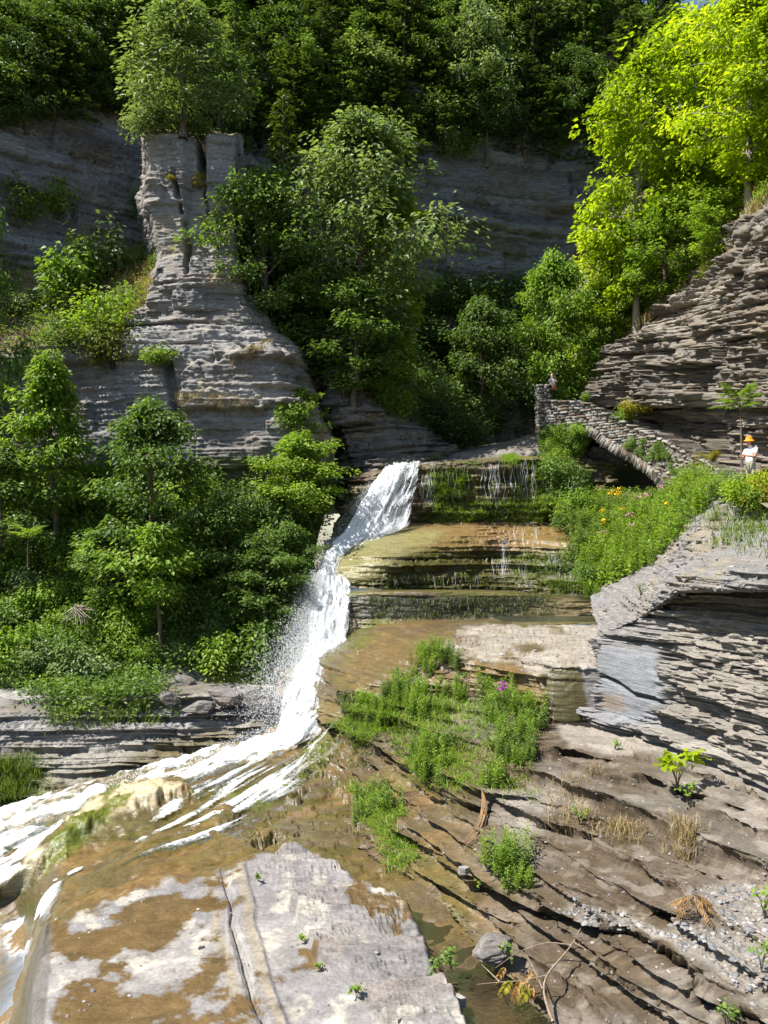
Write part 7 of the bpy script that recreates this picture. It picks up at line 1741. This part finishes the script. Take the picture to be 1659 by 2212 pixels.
# woman photographing from the parapet
J, E, k = base_body(1.66)
for s, n in ((-1, 'l'), (1, 'r')):
    J[n + 'elb'] = ((s * .25, -.14, 1.15), .042); J[n + 'wr'] = ((s * .075, -.25, 1.40), .030); E += [(n + 'sh', n + 'elb'), (n + 'elb', n + 'wr')]
    hand(J, E, n + 'wr', (s * .075, -.25, 1.40), (-s * .25, -.05, .95), (s * .9, 0, .25), (0, 1, 0), .9)
bmw = {q: 1 for q in ('waist', 'chest', 'neck0', 'lsh', 'rsh')}; bmw.update({q: 2 for q in ('lhip', 'rhip', 'lknee', 'rknee', 'lcalf', 'rcalf', 'lankle', 'rankle')}); bmw.update({q: 3 for q in ('lheel', 'rheel', 'ltoe', 'rtoe')}); bmw[('lsh', 'lelb')] = 1; bmw[('rsh', 'relb')] = 1
wl = P(1193, 869, 47.95); wl[2] = btop(sp(1200)) + .06
woman = person('person', J, E, [SKIN, SHIRT, BLACK, SHOE], bmw, wl, .15, 'person in white shirt and black trousers photographing from the parapet')
blob = face_parts(woman, k)
hr = blob('hair', (0, .018, 1.60 * k), (.093, .092, .115), HAIRW); hv = hr.data
for v in hv.vertices:
    if v.co.y < -.03 and v.co.z < 1.64 * k: v.co.y = max(v.co.y, -.03)
    if v.co.y > .02 and v.co.z < 1.56 * k: v.co.z -= .05
def simple(name, bm, mat, label=None, cat=None, parent=None, loc=(0, 0, 0), rz=0):
    me = bpy.data.meshes.new(name); bm.to_mesh(me); bm.free(); me.materials.append(mat); o = bpy.data.objects.new(name, me); COL.objects.link(o); o.location = [float(q) for q in loc]; o.rotation_euler = (0, 0, rz)
    if parent: o.parent = parent
    if label: tag(o, label, cat)
    return o
def rbox(sx, sy, sz, bev):
    bm = bmesh.new(); bmesh.ops.create_cube(bm, size=1)
    for v in bm.verts: v.co = Vector((v.co.x * sx, v.co.y * sy, v.co.z * sz))
    bmesh.ops.bevel(bm, geom=bm.edges[:], offset=bev, segments=3, profile=.6, affect='EDGES'); return bm
simple('phone', rbox(.15, .012, .075, .005), GLASS, 'black phone held up by the person on the parapet', 'phone', None, wl + [0, -.29, 1.53], .15)
bag = empty('shoulder_bag', [float(q) for q in wl + [.06, -.19, .80]]); bag.rotation_euler = (0, 0, .15)
bmx = rbox(.27, .10, .25, .035)
for v in bmx.verts: v.co.x *= 1.0 + .25 * (-v.co.z / .125) * .5; v.co.y *= 1.0 + .3 * (-v.co.z / .125) * .5
simple('pouch', bmx, LEATH, parent=bag); fl_ = rbox(.25, .02, .13, .008); simple('flap', fl_, LEATH, parent=bag, loc=(0, -.056, .055))
v, f = tubes([(bez(np.array([-.1, 0, .12]), np.array([-.10, -.02, .42]), np.array([-.20, .12, .56]), 8), np.full(8, .012)), (bez(np.array([.1, 0, .12]), np.array([.12, .1, .3]), np.array([-.12, .22, .58]), 8), np.full(8, .012))], 5); add_mesh('strap', v, f, LEATH, bag, smooth=True)
tag(bag, 'tan leather shoulder bag hanging at the hip of the photographing person', 'bag')
# man with the orange hat
J, E, k = base_body(1.76)
J['chest'] = (J['chest'][0], (.185, .14)); J['waist'] = (J['waist'][0], (.175, .15)); J['pelvis'] = (J['pelvis'][0], (.17, .14)); J['neck'] = ((0, -.05, 1.50), .06); J['jaw'] = ((0, -.085, 1.55), (.064, .072)); J['face'] = ((0, -.08, 1.63), (.078, .094)); J['crown'] = ((0, -.06, 1.72), (.062, .07))
for s, n in ((-1, 'l'), (1, 'r')):
    J[n + 'elb'] = ((s * .27, -.08, 1.13), .047); J[n + 'wr'] = ((s * .10, -.36, 1.17), .033); E += [(n + 'sh', n + 'elb'), (n + 'elb', n + 'wr')]
    J[n + 'slv'] = ((s * .245, -.05, 1.22), .075)
    E.remove((n + 'sh', n + 'elb')); E += [(n + 'sh', n + 'slv'), (n + 'slv', n + 'elb')]
    hand(J, E, n + 'wr', (s * .10, -.36, 1.17), (-s * .35, -.92, .1), (s * .9, -.3, 0), (0, 0, 1), .7)
bmm = {q: 1 for q in ('waist', 'chest', 'neck0', 'lsh', 'rsh', 'lslv', 'rslv')}; bmm.update({q: 2 for q in ('lhip', 'rhip', 'lknee', 'rknee')}); bmm.update({q: 3 for q in ('lheel', 'rheel', 'ltoe', 'rtoe')})
ml = P(1622, 1065, 26.0); ml[2] = 3.10 - 1.80
man = person('person', J, E, [SKIN, SHIRT, KHAKI, SHOE], bmm, ml, -1.25, 'person in orange sun hat and white shirt walking on the path')
blob2 = face_parts(man, 1.76 / 1.7)
for ch in man.children:
    if ch.name.split('.')[0] in ('eye', 'ear', 'nose', 'mouth'): ch.location = (0, -.055, .01)
bmh = bmesh.new(); prof = [(.165, 1.645), (.16, 1.655), (.125, 1.685), (.105, 1.70), (.10, 1.76), (.085, 1.795), (.04, 1.81), (.001, 1.812)]; rings = []
for r_, z_ in prof: rings.append([bmh.verts.new((r_ * math.cos(a / 24 * 6.2832), r_ * 1.08 * math.sin(a / 24 * 6.2832) - .07, z_ + .012 * math.sin(a / 24 * 12.566) * (r_ > .15))) for a in range(24)])
for a, b in zip(rings[:-1], rings[1:]):
    for i in range(24): bmh.faces.new((a[i], a[(i + 1) % 24], b[(i + 1) % 24], b[i]))
for f_ in bmh.faces: f_.smooth = True
simple('hat', bmh, HATM, parent=man)
simple('phone', rbox(.14, .075, .012, .005), GLASS, 'black phone in the hands of the person with the orange hat', 'phone', None, ml + np.array([-.46, -.14, 1.19]), -1.25)
